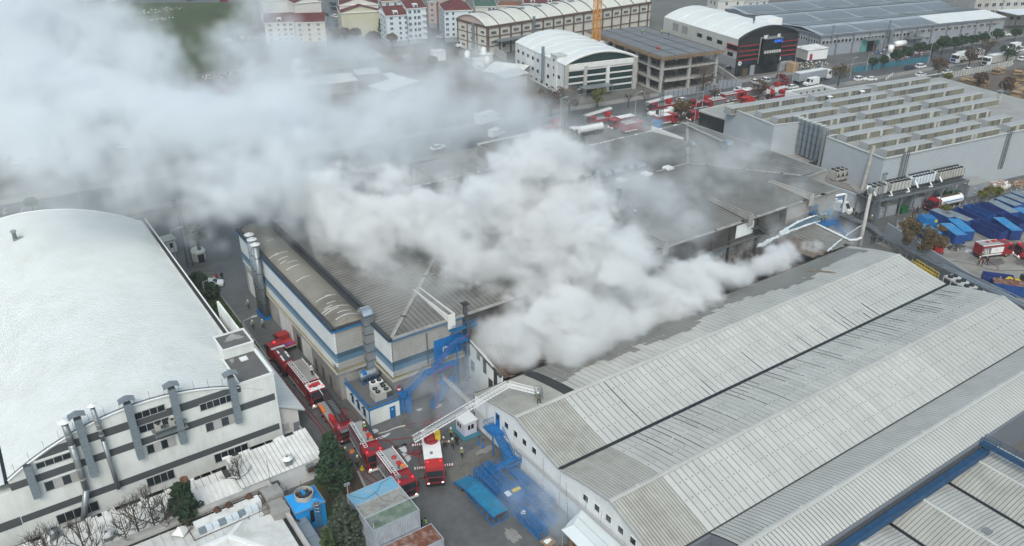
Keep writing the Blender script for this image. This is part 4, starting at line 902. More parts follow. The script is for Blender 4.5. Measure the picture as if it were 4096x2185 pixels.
def beacons(parent,x,w_,z):
 for s in(1,-1):MB().box(x-.09,x+.09,s*(w_/2-.3)-.12,s*(w_/2-.3)+.12,z,z+.12).build('beacon','light_red',parent)
def ladder_mb(mb,a,b,wd,rungs,rail=.06,depth=0,up=(0,0,1)):
 a,b=Vector(a),Vector(b);d=(b-a).normalized();s=d.cross(Vector(up)).normalized()*wd/2;u=s.normalized().cross(d)*depth
 for sg in(1,-1):
  mb.bar(a+s*sg,b+s*sg,rail,rail*1.6)
  if depth:mb.bar(a+s*sg+u,b+s*sg+u,rail*.8)
 for k in range(rungs+1):
  p=a.lerp(b,k/rungs);mb.bar(p-s,p+s,rail*.7)
  if depth and k<rungs:
   p2=a.lerp(b,(k+.5)/rungs);p3=a.lerp(b,(k+1)/rungs)
   for sg in(1,-1):mb.bar(p+s*sg,p2+s*sg+u,rail*.5).bar(p2+s*sg+u,p3+s*sg,rail*.5)
 return mb
def truck_base(name,label,cat,loc,rz,group,L_,w_=2.5,axles=(1.4,-2.6),r=.5):
 t=thing(name,label,cat,loc,rz,group);MB().box(-L_/2,L_/2-.3,-w_/2+.2,w_/2-.2,.45,.8).build('chassis','black_paint',t)
 for ax in axles:
  for s in(1,-1):wheel(t,ax,s*(w_/2-.02),r)
 return t
def lettering(parent,txt,size,loc,rot,m,ext=.01):
 cu=bpy.data.curves.new('lettering','FONT');cu.body=txt;cu.size=size;cu.extrude=ext;cu.align_x='CENTER';cu.align_y='CENTER'
 o=bpy.data.objects.new('t_',cu);COL.objects.link(o);me=bpy.data.meshes.new_from_object(o.evaluated_get(bpy.context.evaluated_depsgraph_get()));bpy.data.objects.remove(o);me.materials.clear();me.materials.append(M[m])
 o=bpy.data.objects.new('lettering',me);COL.objects.link(o);o.location=loc;o.rotation_euler=rot
 if parent is not None:o.parent=parent
 return o
FG='fire engines at the scene'
def pumper(label,loc,rz,L_=7.6,w_=2.45,h_=3.1,roof='silver_deck',ladder=True,gear=1,group=FG,text=True,body='red_truck',shutters=True):
 t=truck_base('fire_engine',label,'fire engine',(*loc,0),rz,group,L_,w_,(L_/2-1.3,-L_/2+1.7))
 xf=L_/2;cab(t,xf-2.5,xf,w_,h_-.15,'red_truck',lights=2,dark_visor='w');beacons(t,xf-.75,w_,h_-.13)
 MB().box(xf-1.5,xf-.95,-.35,.35,h_-.145,h_-.10).build('roof_hatch','steel_dark',t)
 MB().box(-xf,xf-2.6,-w_/2,w_/2,.75,h_).build('body',body,t);MB().box(-xf+.12,xf-2.7,-w_/2+.25,w_/2-.2,h_+.003,h_+.05).build('roof_deck',roof,t)
 for s in(1,-1):
  MB().box(-xf+.05,xf-2.6,s*(w_/2-.08)-.05,s*(w_/2-.08)+.05,h_,h_+.14).build('roof_rail','white_paint',t)
  if shutters:
   for k in range(3):
    x=-xf+.3+k*(L_-3.1)/3;MB().box(x,x+(L_-3.1)/3-.12,s*(w_/2+.01)-.012,s*(w_/2+.01)+.012,1.15,h_-.35).build('roller_shutter','galv',t)
  MB().box(-xf,xf-2.6,s*(w_/2+.008)-.01,s*(w_/2+.008)+.01,.82,1.08).build('white_stripe','white_paint',t)
 if ladder:
  mb=MB();ladder_mb(mb,(-xf+.2,-w_/2+.45,h_+.3),(xf-1.4,-w_/2+.45,h_+.3),.42,14,.06);mb.build('roof_ladder','white_paint',t)
  MB().box(-xf+1,-xf+1.1,-w_/2+.2,-w_/2+.7,h_+.05,h_+.28).box(.3,.4,-w_/2+.2,-w_/2+.7,h_+.05,h_+.28).build('ladder_rest','steel_dark',t)
 if gear:
  MB().box(-.4,.3,.15,.75,h_+.05,h_+.3).build('gear_box','red_bright',t);mb=MB();mb.lathe((-1.5,.4),[(.2,h_+.05),(.34,h_+.05),(.34,h_+.22),(.2,h_+.22),(.2,h_+.05)],12);mb.build('hose_reel','red_bright',t)
  MB().tube([(.5,.2,h_+.15),(.9,-.1,h_+.4),(1.2,-.1,h_+.5)],.09,8).build('monitor','steel_dark',t);MB().box(.35,.9,.45,.95,h_+.05,h_+.25).build('gear_box','orange',t)
 return t
# vehicles queued in the lane between vault and hall
lane=-math.pi/2
pumper('red and silver fire engine nearest the stacked containers, cab door open',(35.3,78.0),lane-.04,7.4)
t=pumper('red fire engine with black side lockers, second from the stacked containers, firefighter on its roof',(34.6,85.5),lane-.10,7.6,roof='silver_deck')
MB().box(-3.6,1.0,.75,1.2,3.12,3.35).box(-3.6,1.0,-1.2,-.8,3.12,3.3).build('roof_locker','fascia_black',t)
t=truck_base('ladder_truck','red ladder truck with dark stowed aerial ladder behind the two front fire engines','fire engine',(33.8,94.0,0),lane-.06,FG,9.4,2.45,(3.0,-1.6,-2.9))
t2=t;cab(t,2.5,4.7,2.4,2.6,'red_truck',roofm=None);beacons(t,4.0,2.4,2.62)
MB().box(-4.7,2.4,-1.2,1.2,.8,1.35).build('body','red_truck',t);MB().box(-4.6,2.3,-1.15,1.15,1.352,1.4).build('deck','silver_deck',t)
MB().cyl((1.2,0),1.0,1.4,2.1,16).build('turntable','red_truck',t);MB().box(.4,2.0,-1.15,-.65,1.7,2.7).box(.4,2.0,.65,1.15,1.7,2.7).build('turret','red_bright',t)
mb=MB();ladder_mb(mb,(3.8,0,3.3),(-5.2,0,3.0),.95,24,.12,.35);mb.box(-5.2,3.8,-.62,-.5,3.0,3.4).box(-5.2,3.8,.5,.62,3.0,3.4);mb.build('aerial_ladder','fascia_black',t)
MB().box(-5.2,3.6,-.5,-.42,3.42,3.46).build('handrail','white_paint',t);mb=MB();mb.box(3.9,5.0,-.95,.95,2.3,2.4)
for a,b in(((3.9,-.95),(5.0,-.95)),((5.0,-.95),(5.0,.95)),((5.0,.95),(3.9,.95))):
 for z in(2.8,3.2):mb.bar((*a,z),(*b,z),.07)
for c in((3.9,-.95),(5,-.95),(5,.95),(3.9,.95),(5,0)):mb.bar((*c,2.4),(*c,3.2),.07)
mb.build('basket','grey_paint',t);MB().box(-3.6,-1.9,-1.25,-.8,1.4,1.75).build('stretcher','orange',t)
t=pumper('big red foam tender with wide flat grey roof deck, a firefighter standing on it',(33.6,104.0),lane,9.2,2.5,3.2,'concrete',True,0,shutters=False)
MB().box(2.2,4.4,-1.2,1.2,3.06,3.1).build('roof_band','white_paint',t);MB().box(2.5,3.5,-.9,.9,3.102,3.14).build('roof_panel','red_bright',t)
lettering(t,'ITFAIYE',.5,(-.8,-1.262,2.0),(math.pi/2,0,0),'white_paint',.005)
t=truck_base('tank_truck','red tank truck with round tank and white roof gear behind the red pickup','fire engine',(33.0,113.2,0),-lane,FG,7.6,2.4,(2.4,-1.6,-2.8))
cab(t,1.7,3.8,2.35,2.9,'red_truck');MB().box(2.6,2.9,-.2,.2,2.9,3.05).build('beacon','light_red',t)
MB().tube([(-3.7,0,1.75),(-3.55,0,1.75),(1.2,0,1.75),(1.35,0,1.75)],1.05,18).build('tank','red_truck',t,True);MB().box(-3.3,1.1,-.35,.35,2.72,2.84).build('catwalk','steel_dark',t)
MB().box(1.0,1.5,-1.1,1.1,2.7,2.85).build('crossbar','panel_light',t)
for x,y in((-2.6,.55),(-1.8,.5),(-1.0,-.55),(-.2,.45),(-2.0,-.5)):MB().tube([(x-.35,y,2.75),(x+.35,y,2.78)],.16,8).build('hose_roll','white_paint',t)
MB().box(-3.75,-3.72,-.35,.35,1.2,1.9).build('plate','white_paint',t);MB().box(-3.76,-3.6,-.12,.12,2.4,2.55).build('beacon','light_red',t)
t=truck_base('pickup_truck','small red pickup with red and purple crates on its bed by the hall door','pickup',(35.6,118.9,0),-lane+.1,None,4.9,2.0,(1.6,-1.5),.38)
cab(t,.0,1.9,1.9,1.95,'red_dull',.4);MB().box(-2.4,-.05,-.95,.95,.8,.95).build('bed','panel_grey',t)
k=0
for i in range(7):
 for j in range(5):
  MB().box(-2.3+i*.31,-2.03+i*.31,-.88+j*.35,-.57+j*.35,.96,1.12).build('crate','crate_purple' if i in(1,2)and j>0 else'crate_red',t)
PT=thing('platform_truck','white-decked red ladder truck with outriggers out and its ladder raised to the warehouse roof','fire engine',(41.3,79.2,0),math.atan2(-8.3,-3.9),FG)
for ax in(3.2,-2.6,-3.8):
 for s in(1,-1):wheel(PT,ax,s*1.22,.5)
MB().box(-5,4.4,-1.05,1.05,.45,.9).build('chassis','black_paint',PT)
cab(PT,2.6,5.0,2.45,2.75,'red_truck',lights=2,roofm='red_bright');beacons(PT,3.3,2.3,2.8);MB().box(-5.2,2.0,-1.22,1.22,.9,1.5).build('body','red_truck',PT);MB().box(-5.2,2.0,-1.22,1.22,1.502,1.56).build('deck','white_paint',PT)
MB().box(.9,2.45,-1.2,1.2,1.57,2.1).build('cab_locker','white_paint',PT);MB().box(-.3,.25,-.35,.05,1.565,1.6).build('deck_hatch','grey_paint',PT);MB().tube([(2.4,-1.0,2.2),(2.35,-.6,2.5),(2.35,.6,2.5),(2.4,1.0,2.2)],.05,6).build('grab_rail','black_paint',PT)
for x in(1.5,-3.4):
 for s in(1,-1):o=MB().box(x-.1,x+.1,min(s*1.2,s*2.6),max(s*1.2,s*2.6),.35,.6).build('outrigger','white_paint',PT);[MB().box(x-.105,x+.105,s*(1.4+.3*k)-.07,s*(1.4+.3*k)+.07,.34,.61).build('hazard_stripe','red_truck',o)for k in range(4)]
MB().cyl((-2.7,0),1.0,1.56,2.0,16).build('turntable','red_truck',PT);MB().box(-3.3,-2.2,.55,1.3,1.9,2.7).build('operator_panel','yellow',PT);MB().box(-3.6,-1.9,-.6,.45,2.0,2.6).build('turret','red_truck',PT)
mw=Matrix.Rotation(PT.rotation_euler[2],4,'Z');inv=(Matrix.Translation(PT.location)@mw).inverted()
foot,knee,tip=Vector((39.4,80.6,3.6)),Vector((52.3,77.2,9.4)),Vector((55.2,74.6,8.6))
lf_=[inv@p for p in(foot,knee,tip)]
mb=MB();ladder_mb(mb,lf_[0],lf_[1],.9,30,.075,.5);mb.build('main_boom','white_paint',PT)
mb=MB();d_=(lf_[1]-lf_[0]);ladder_mb(mb,lf_[0]+d_*.0,lf_[0]+d_*.55,.6,18,.05,.3);mb.build('inner_boom','galv',PT)
mb=MB();ladder_mb(mb,lf_[1],lf_[2],.8,8,.09,.4);mb.build('top_boom','white_paint',PT)
bt=inv@Vector((55.4,74.5,8.2));mb=MB();mb.cbox((bt.x,bt.y,bt.z),(1.2,1.0,.1))
for dz in(.5,1.0):
 for a,b in(((-.6,-.5),(.6,-.5)),((.6,-.5),(.6,.5)),((.6,.5),(-.6,.5)),((-.6,.5),(-.6,-.5))):mb.bar((bt.x+a[0],bt.y+a[1],bt.z+dz),(bt.x+b[0],bt.y+b[1],bt.z+dz),.06)
for a in((-.6,-.5),(.6,-.5),(.6,.5),(-.6,.5),(0,.5),(0,-.5)):mb.bar((bt.x+a[0],bt.y+a[1],bt.z),(bt.x+a[0],bt.y+a[1],bt.z+1),.06)
mb.build('basket','galv',PT)
# people
def person_mesh(pose):
 P={'hip':(0,0,.95),'waist':(0,0,1.1),'chest':(.02,0,1.35),'neck':(.03,0,1.52),'head':(.05,0,1.66),'crown':(.05,0,1.76)}
 lean,st,arm={'stand':(0,.12,.1),'walk':(.04,.34,.3),'lean':(.22,.2,.5)}[pose]
 for k in('waist','chest','neck','head','crown'):x,y,z=P[k];P[k]=(x+lean*(z-.95)/.7,y,z)
 for s,n in((1,'l'),(-1,'r')):
  P['hipj'+n]=(0,s*.11,.90);P['knee'+n]=(s*st*.5+.03,s*.12,.50);P['ank'+n]=(s*st*.9-.02,s*.13,.10);P['toe'+n]=(s*st*.9+.15,s*.14,.05)
  cx=P['chest'][0];P['sh'+n]=(cx,s*.21,1.43);P['elb'+n]=(cx-s*arm*.3+.04,s*.29,1.16);P['hand'+n]=(cx-s*arm*.3+.14+arm*.4,s*.25,.96+arm*.25);P['fin'+n]=(cx-s*arm*.3+.2+arm*.4,s*.24,.92+arm*.25)
 ks=list(P);E=[('hip','waist'),('waist','chest'),('chest','neck'),('neck','head'),('head','crown')]
 for n in'lr':E+=[('hip','hipj'+n),('hipj'+n,'knee'+n),('knee'+n,'ank'+n),('ank'+n,'toe'+n),('chest','sh'+n),('sh'+n,'elb'+n),('elb'+n,'hand'+n),('hand'+n,'fin'+n)]
 rad={'hip':.15,'waist':.15,'chest':.17,'neck':.07,'head':.10,'crown':.08,'hipj':.11,'knee':.075,'ank':.055,'toe':.05,'sh':.09,'elb':.06,'hand':.045,'fin':.03}
 me=bpy.data.meshes.new('body');me.from_pydata([P[k]for k in ks],[(ks.index(a),ks.index(b))for a,b in E],[])
 o=bpy.data.objects.new('tmp_body',me);COL.objects.link(o);o.modifiers.new('s','SKIN');
 for i,k in enumerate(ks):
  r=rad.get(k,rad.get(k[:-1],.06))*1.08;me.skin_vertices[0].data[i].radius=(r,r)
 me.skin_vertices[0].data[0].use_root=True
 o.modifiers.new('u','SUBSURF').levels=1
 dg=bpy.context.evaluated_depsgraph_get();m2=bpy.data.meshes.new_from_object(o.evaluated_get(dg));bpy.data.objects.remove(o);m2.name='body'
 return m2
BODIES={p:person_mesh(p)for p in('stand','walk','lean')}
_pm={}
def body_for(pose,kind):
 if(pose,kind)in _pm:return _pm[(pose,kind)]
 me=BODIES[pose].copy();me.materials.clear()
 up,lo={'fire':('kit_khaki','kit_dark'),'dark':('cloth_black','cloth_black'),'hiviz':('kit_vest','cloth_black'),'pale':('panel_beige','kit_dark'),'redj':('red_dull','cloth_black')}[kind]
 for m in(up,lo,'skin','black_paint'):me.materials.append(M[m])
 for p in me.polygons:
  z=p.center.z;y=abs(p.center.y);p.material_index=3 if z<.13 else 1 if z<.96 and y<.22 else 2 if(z>1.53 or(z<1.04 and y>=.22))else 0
  p.use_smooth=True
 _pm[(pose,kind)]=me;return me
HEAD={'stand':.05,'walk':.09,'lean':.27}
def person(label,x,y,z=0.0,face=0.0,kind='fire',pose='stand',group=None):
 t=thing('person',label,'person',(x,y,z),face,group);link('body',body_for(pose,kind),t)
 hx=HEAD[pose]
 if kind in('fire','pale'):
  MB().lathe((hx,0),[(.16,1.68),(.15,1.74),(.12,1.82),(.05,1.87),(.0,1.88)],10).build('helmet','helmet',t,True);MB().box(hx-.34,hx-.17,-.11,.11,1.08,1.5).build('air_tank','steel_dark' if kind=='fire' else'kit_khaki',t)
  MB().box(hx-.17,hx+.14,-.18,.18,1.12,1.17).build('reflective_band','kit_vest' if kind=='fire' else'white_paint',t)
 else:MB().lathe((hx,0),[(.12,1.66),(.125,1.72),(.10,1.79),(.0,1.82)],10).build('hair','black_paint',t,True)
 return t
FF='firefighters in the yard'
for i,(x,y,f,k,p,lab)in enumerate([(46.0,82.2,3.8,'fire','stand','firefighter in khaki kit standing closest to the white guard hut'),(44.9,80.0,1.0,'fire','walk','firefighter in khaki kit walking just right of the platform truck'),(45.8,80.3,4.2,'dark','stand','person in dark clothes beside the firefighter near the hut base'),(45.0,77.7,4.0,'fire','walk','lone firefighter in khaki kit walking away from the group by the hut'),(44.2,80.8,2.0,'fire','lean','firefighter leaning at the side of the white-decked ladder truck'),(33.95,69.2,0.4,'dark','stand','person in black standing at the corner of the stacked containers'),(34.5,68.9,3.0,'hiviz','stand','person in a yellow-green vest standing at the corner of the stacked containers'),(34.6,134.1,1.2,'pale','walk','firefighter in pale kit walking alone down the lane beside the striped hall'),(32.9,126.8,1.5,'pale','walk','left one of two firefighters in pale vests in the lane, seen from behind'),(34.4,126.0,1.5,'pale','walk','right one of two firefighters in pale vests in the lane'),(33.2,148.0,4.4,'redj','walk','left one of two people in dark clothes near the parked white car, red hood'),(34.2,147.9,4.4,'dark','walk','right one of two people in dark clothes near the parked white car'),(32.4,84.0,0.8,'fire','lean','firefighter bending beside the orange round sign on a blue post'),(36.9,77.8,4.2,'fire','stand','firefighter standing at the open cab door of the front fire engine'),(35.6,108.9,3.4,'pale','stand','firefighter in white helmet standing on the ground beside the foam tender'),(31.7,86.6,.2,'fire','lean','firefighter crouching behind the dark conifer by the second fire engine')]):
 person(lab,x,y,0.02,f,k,p,FF if k in('fire','pale')else None)
person('firefighter in white helmet standing on the flat roof deck of the foam tender',34.3,103.2,3.26,4.0,'pale','stand',FF)
person('firefighter kneeling on the roof of the second fire engine beside its ladder',35.0,86.6,3.2,4.4,'fire','lean',FF)
person('firefighter in khaki standing on the warehouse roof at the ladder basket',54.6,73.2,7.75,1.6,'fire','lean',FF)
p=at('v6',1330,560,6.6);
person('left one of two firefighters spraying a hose from the blue platform at the burnt roof',p[0]-.2,p[1]+.2,6.3,3.3,'fire','lean','hose crew on the blue platform');person('right one of two firefighters spraying a hose from the blue platform at the burnt roof',p[0]+.45,p[1]-.1,6.3,3.4,'fire','stand','hose crew on the blue platform')
for i,(x,y,lab)in enumerate([(250,700,'nearest the white van'),(312,710,'second from the white van'),(330,755,'third from the white van'),(370,765,'furthest from the white van, arms out')]):
 p=at('w5',x,y);person('bystander in dark clothes in the service lane, '+lab,p[0],p[1],.02,3.6+.3*i,'dark','walk' if i>1 else'stand','bystanders in the service lane')
for i,(v,x,y,z,k,po,lab)in enumerate([('w5',435,525,4.6,'dark','stand','person in black standing on the grey roof edge beside the chiller deck'),('w5',1010,700,0,'dark','lean','person in dark clothes carrying a sheet past the green bin'),('w5',505,1035,2.2,'dark','stand','left one of a pair in dark clothes below the lagged pipes'),('w5',530,1035,2.2,'dark','stand','right one of a pair in dark clothes below the lagged pipes'),('w5',485,800,2.5,'fire','lean','firefighter aiming a water jet beside the steel mast'),('w6',880,940,0,'fire','lean','firefighter at the rear of the fire engine in the dusty yard'),('w6',860,990,0,'fire','stand','firefighter in pale kit standing behind the red helmet person in the dusty yard'),('w6',900,1000,0,'redj','lean','person in red jacket bending by the hose in the dusty yard'),('w6',945,990,0,'dark','walk','person in black beside the red jacket in the dusty yard'),('u6',500*0+2090,1160,0,'fire','stand','firefighter standing at the rear of the long grey lorry'),('u4',1500,480,0,'fire','stand','left one of two firefighters on the main road beside the red pumpers'),('u4',1555,500,0,'fire','walk','right one of two firefighters on the main road beside the red pumpers'),('u4',800,740,0,'pale','stand','left one of three firefighters under the yellowing roadside tree'),('u4',840,735,0,'fire','stand','middle one of three firefighters under the yellowing roadside tree'),('u4',880,735,0,'fire','walk','right one of three firefighters under the yellowing roadside tree')]):
 p=at(v,x,y,z);person(lab,p[0],p[1],z+.02,1.3*i,k,po)
# trees and plants
def limb(mb,p,d,r,l,depth,rnd,up=.25,spread=.6):
 p=Vector(p);d=Vector(d).normalized();q=p+d*l
 mb.tube([p,q],r,5 if r>.05 else 4 if r>.02 else 3,False,r*.65)
 if depth==0:return
 for k in range(rnd.choice((2,3,3))):
  v=Vector((rnd.uniform(-1,1),rnd.uniform(-1,1),rnd.uniform(-.5,1))).normalized();limb(mb,p.lerp(q,rnd.uniform(.55,1)),d+v*spread+Vector((0,0,up)),r*.6,l*rnd.uniform(.6,.85),depth-1,rnd,up,spread)
def leaf_cloud(clumps,n,size,rnd,droop=0):
 mb=MB()
 for k in range(n):
  c=rnd.choice(clumps)
  while True:
   v=Vector((rnd.uniform(-1,1),rnd.uniform(-1,1),rnd.uniform(-1,1)))
   if.25<v.length<1:break
  v=v*(v.length**-.35 if v.length>0 else 1)*.85
  p=Vector(c[:3])+Vector((v.x*c[3],v.y*c[3],v.z*c[3]*c[4]if len(c)>4 else v.z*c[3]));s=size*rnd.uniform(.6,1.3)
  a=Vector((rnd.uniform(-1,1),rnd.uniform(-1,1),rnd.uniform(-.6,.6))).normalized()*s;b=a.cross(Vector((rnd.uniform(-1,1),rnd.uniform(-1,1),rnd.uniform(-1,1)))).normalized()*s*.7
  mb.poly([tuple(p-a),tuple(p+b),tuple(p+a),tuple(p-b)])
 return mb
def bare_tree(h_,seed,m='bark',slim=1.0,depth=4):
 rnd=random.Random(seed);mb=MB();top=Vector((0,0,h_));n=8;mb.tube([(0,0,0),(.05*h_*rnd.uniform(-.3,.3),.05*h_*rnd.uniform(-.3,.3),h_*.5),(0,0,h_)],.018*h_,6,False,.004*h_)
 t=thing('bare_tree','','tree');mb.build('trunk',m,t);mb=MB()
 for k in range(int(16*slim)+6):
  z=h_*rnd.uniform(.28,.95);a=rnd.uniform(0,6.28);l=(h_-z)*.32*slim+.35;limb(mb,(0,0,z),(math.cos(a),math.sin(a),.7),.011*h_*(1-z/h_)+.018,l,2 if depth<4 else 3,rnd,.25,.7)
 o=mb.build('branches',m,t);o['kind']='stuff';return t
def spread_tree(h_,seed,leafm,leaves,lsize,m='bark',cr=.36,sparse=False):
 rnd=random.Random(seed);t=thing('tree','','tree');mb=MB();mb.tube([(0,0,0),(.1,.05,h_*.25),(0,0,h_*.45)],.03*h_,7,False,.02*h_);mb.build('trunk',m,t)
 mb=MB()
 for k in range(7):a=6.28*k/7+rnd.uniform(-.3,.3);limb(mb,(0,0,h_*rnd.uniform(.25,.45)),(math.cos(a),math.sin(a),rnd.uniform(.5,1.3)),.013*h_,h_*.2,3,rnd,.2,.6)
 o=mb.build('branches',m,t);o['kind']='stuff'
 if leaves:
  cl=[(h_*cr*.75*rnd.uniform(-1,1),h_*cr*.75*rnd.uniform(-1,1),h_*rnd.uniform(.42,.88),h_*rnd.uniform(.10,.19))for _ in range(16)];cl+=[(0,0,h_*.8,h_*.18)]
  o=leaf_cloud(cl,leaves,lsize,rnd).build('crown',leafm,t);o['kind']='stuff'
 return t
def round_tree(h_,seed,leafm='leaf_dark',leaves=2600,lsize=.22,cr=.38):
 rnd=random.Random(seed);t=thing('tree','','tree');MB().tube([(0,0,0),(0,0,h_*.5)],.03*h_,6,False,.02*h_).build('trunk','bark',t)
 cl=[];
 for k in range(22):
  a=rnd.uniform(0,6.28);e=rnd.uniform(-.4,1.2);rr=h_*cr*.62;cl.append((rr*math.cos(a)*math.cos(e),rr*math.sin(a)*math.cos(e),h_*.62+rr*.7*math.sin(e),h_*rnd.uniform(.10,.17)))
 cl.append((0,0,h_*.62,h_*cr*.75));o=leaf_cloud(cl,leaves,lsize,rnd).build('crown',leafm,t);o['kind']='stuff';return t
def conifer(h_,seed,leafm='leaf_dark',n=4200,w_=.28,lsize=.2,tips=1):
 rnd=random.Random(seed);t=thing('conifer','','tree');mb=MB();mb.tube([(0,0,0),(0,0,h_*.95)],.02*h_,6,False,.004*h_);mb.build('trunk','bark',t);cl=[]
 for k in range(60):
  z=rnd.uniform(.12,.98)**.9;a=rnd.uniform(0,6.28);rr=h_*w_*(1-z)**.75*rnd.uniform(.3,1);cl.append((rr*math.cos(a),rr*math.sin(a),h_*z,h_*w_*(.16+.24*(1-z)),.7))
 if tips>1:cl+=[(.9+.1*math.sin(k),.3,h_*(.6+.035*k),.36)for k in range(9)]
 mb=leaf_cloud(cl,n,lsize,rnd);o=mb.build('crown',leafm,t);o['kind']='stuff'
 for k in range(26):
  z=h_*rnd.uniform(.15,.9);a=rnd.uniform(0,6.28);r_=h_*w_*(1-z/h_)**.75;MB().tube([(0,0,z),(r_*.9*math.cos(a),r_*.9*math.sin(a),z+.2)],.04,4,False,.01).build('branch','bark',t)if k<12 else None
 return t
def put(o,x,y,z,label,rz=0,s=1.0,cat='tree',group=None):
 o.location=(x,y,z);o.rotation_euler=(0,0,rz);o.scale=(s,s,s);o['label']=label;o['category']=cat
 if group:o['group']=group
 return o
put(conifer(8.8,1,'leaf_dark',6800,.34,.22),28.3,82.3,0,'tall dark green conifer beside the second fire engine and the shed end')
put(conifer(7.6,2,'leaf_grey',6500,.36,.22),25.2,71.8,0,'broad grey-green cypress at the bottom edge beside the stacked containers')
put(conifer(5.2,12,'leaf_mid',2200,.30),22.6,70.6,0,'smaller green cypress behind the broad one at the bottom edge')
put(conifer(7.8,3,'leaf_dark',6200,.36,.2,2),10.4,84.6,0,'bushy dark cypress with two pointed tops between the white shed and the facade')
put(bare_tree(8.6,4,'bark',1.1),6.9,84.7,0,'tall leafless tree in front of the striped facade, right of centre of the bare row',group='bare trees before the striped facade')
put(bare_tree(8.0,5,'bark',1.0),5.1,84.9,0,'leafless tree with the darkest trunk in the bare row before the facade',.5,group='bare trees before the striped facade')
put(bare_tree(6.4,6,'bark',.9),8.3,85.1,0,'shorter leafless tree just left of the bushy dark cypress',1.2,group='bare trees before the striped facade')
put(bare_tree(6.6,7,'bark',.9),3.6,84.2,0,'leaning leafless tree beside the round roof vent of the low shed',2.2,group='bare trees before the striped facade')
put(bare_tree(9.0,8,'bark',1.0),-.6,83.2,0,'leafless tree whose tip crosses the bent flue pipe',.9,group='bare trees before the striped facade')
put(bare_tree(8.4,9,'bark',1.1),-4.2,84.6,0,'leafless tree left of the bent flue pipe near the facade corner',3,group='bare trees before the striped facade')
put(bare_tree(5.6,10,'bark',1.6),-8.8,83.0,0,'low spreading leafless tree near the bottom left corner',0,group='bare trees before the striped facade')
put(bare_tree(4.4,11,'bark',1.2),17.8,86.6,1.8,'small leafless tree standing over the white shed roof by the low window strip',0)
put(spread_tree(5.4,12,'leaf_brown',0,.2,'bark_dark'),-9.5,87.0,0,'tangled leafless shrub in the dark corner at the bottom left',cat='shrub')
put(round_tree(3.4,13,'leaf_mid',1700,.16,.4),20.3,81.2,0,'small green shrub between the shed wall and the blue cooling tower',cat='shrub')
mb=leaf_cloud([(29.4,74.5+k*1.1,.5,.45)for k in range(8)],1500,.14,random.Random(3));o=mb.build('dry_hedge','rust',None);tag(o,'narrow reddish dead hedge between the lawn and the soil bed','hedge',kind='stuff')
mb=leaf_cloud([(29.2+.35*(k%2)*3,118+k*.9,1.0,1.3,.7)for k in range(26)],9500,.2,random.Random(4));o=mb.build('hedge','leaf_mid',None);tag(o,'long clipped green hedge along the lane beside the vaulted hall','hedge',kind='stuff')
put(round_tree(5.6,14,'leaf_dark',4200,.22,.46),28.3,143.2,0,'dense dark bush tree at the hedge end beside the barrel roof')
put(round_tree(4.5,15,'leaf_dark',2800,.22,.46),29.6,139.5,0,'smaller dark bush tree right behind the parked white car')
pt=thing('palm_tree','tall fan palm beside the white domed kiosk in thin smoke','tree',(33.2,158.6,0));MB().tube([(0,0,0),(.1,0,3.5),(.0,0,6.6)],.38,9,False,.3).build('trunk','bark',pt);rnd=random.Random(8)
for k in range(34):
 a=rnd.uniform(0,6.28);e=rnd.uniform(-.9,1.2);d=Vector((math.cos(a)*math.cos(e),math.sin(a)*math.cos(e),math.sin(e)));L_=rnd.uniform(2.2,2.9);mb=MB();s=d.cross(Vector((0,0,1))).normalized();b=Vector((0,0,6.8));mb.bar(b,b+d*L_*.6,.05)
 for j in range(9):
  f=(j-4)/4;c=b+d*L_*.3;tip=b+d*L_*(1.05-.25*abs(f))+s*f*1.0+Vector((0,0,-.35-.3*abs(f)));mb.poly([tuple(c),tuple(c.lerp(tip,.5)+s*.16+d*.1),tuple(tip),tuple(c.lerp(tip,.5)-s*.16-d*.1)])
 mb.build('frond','leaf_mid' if k%3 else'leaf_dark',pt)
# foreground sheds at the bottom left
ns=thing('long_shed','long low shed with white ribbed roof below the striped facade','shed')
MB().box(17.5,28.6,85.1,91.1,0,3.1).build('wall','wall_white',ns);MB().box(-14,17.5,85.1,91.4,0,1.1).build('wall','wall_white',ns)
mb=MB();mb.quad((17.3,84.95,3.15),(28.9,84.95,3.15),(28.9,91.2,3.7),(17.3,91.2,3.7));mb.poly([(17.3,91.2,3.7),(26,91.2,3.7),(17.3,94.2,3.9)])if 0 else None
rf=mb.build('roof','seam_dark',ns);me=None
def sheets(parent,x0,x1,y0,z0,y1,z1,wd,m,name='roof_sheet',skew=0):
 q2=MB();q2.quad((.06,y0,z0+.03),(wd,y0,z0+.03),(wd,y1,z1+.03),(.06,y1,z1+.03));q2.quad((wd-.08,y0,z0+.08),(wd,y0,z0+.08),(wd,y1,z1+.08),(wd-.08,y1,z1+.08));q2.quad((wd-.08,y0,z0+.0),(wd-.08,y0,z0+.08),(wd-.08,y1,z1+.08),(wd-.08,y1,z1+.0))
 me=bpy.data.meshes.new(name);me.from_pydata(q2.v,[],q2.f);me.materials.append(M[m])
 for k in range(int((x1-x0)/wd)):link(name,me,parent,(x0+k*wd,0,0))
sheets(rf,17.3,28.9,84.9,3.15,91.25,3.7,.58,'roof_white')
MB().box(17.3,28.6,91.1,91.2,0,3.6).build('wall','wall_white',ns)
mb=MB();mb.quad((-14,84.9,1.2),(17.3,84.9,1.2),(17.3,91.5,2.0),(-14,91.5,2.0));rf=mb.build('roof','seam_dark',ns);sheets(rf,-14,17.3,84.9,1.2,91.5,2.0,.9,'roof_white')
rr=random.Random(3)
for k in range(60):x=rr.uniform(-6,26);l=rr.uniform(.3,1.1);MB().box(x,x+l,(90.9 if x>17 else 91.2),(91.3 if x>17 else 91.6),2.0+(1.65 if x>17 else 0),2.2+(1.65 if x>17 else 0)).build('flashing_scrap','black_paint' if k%2 else'white_paint',ns)
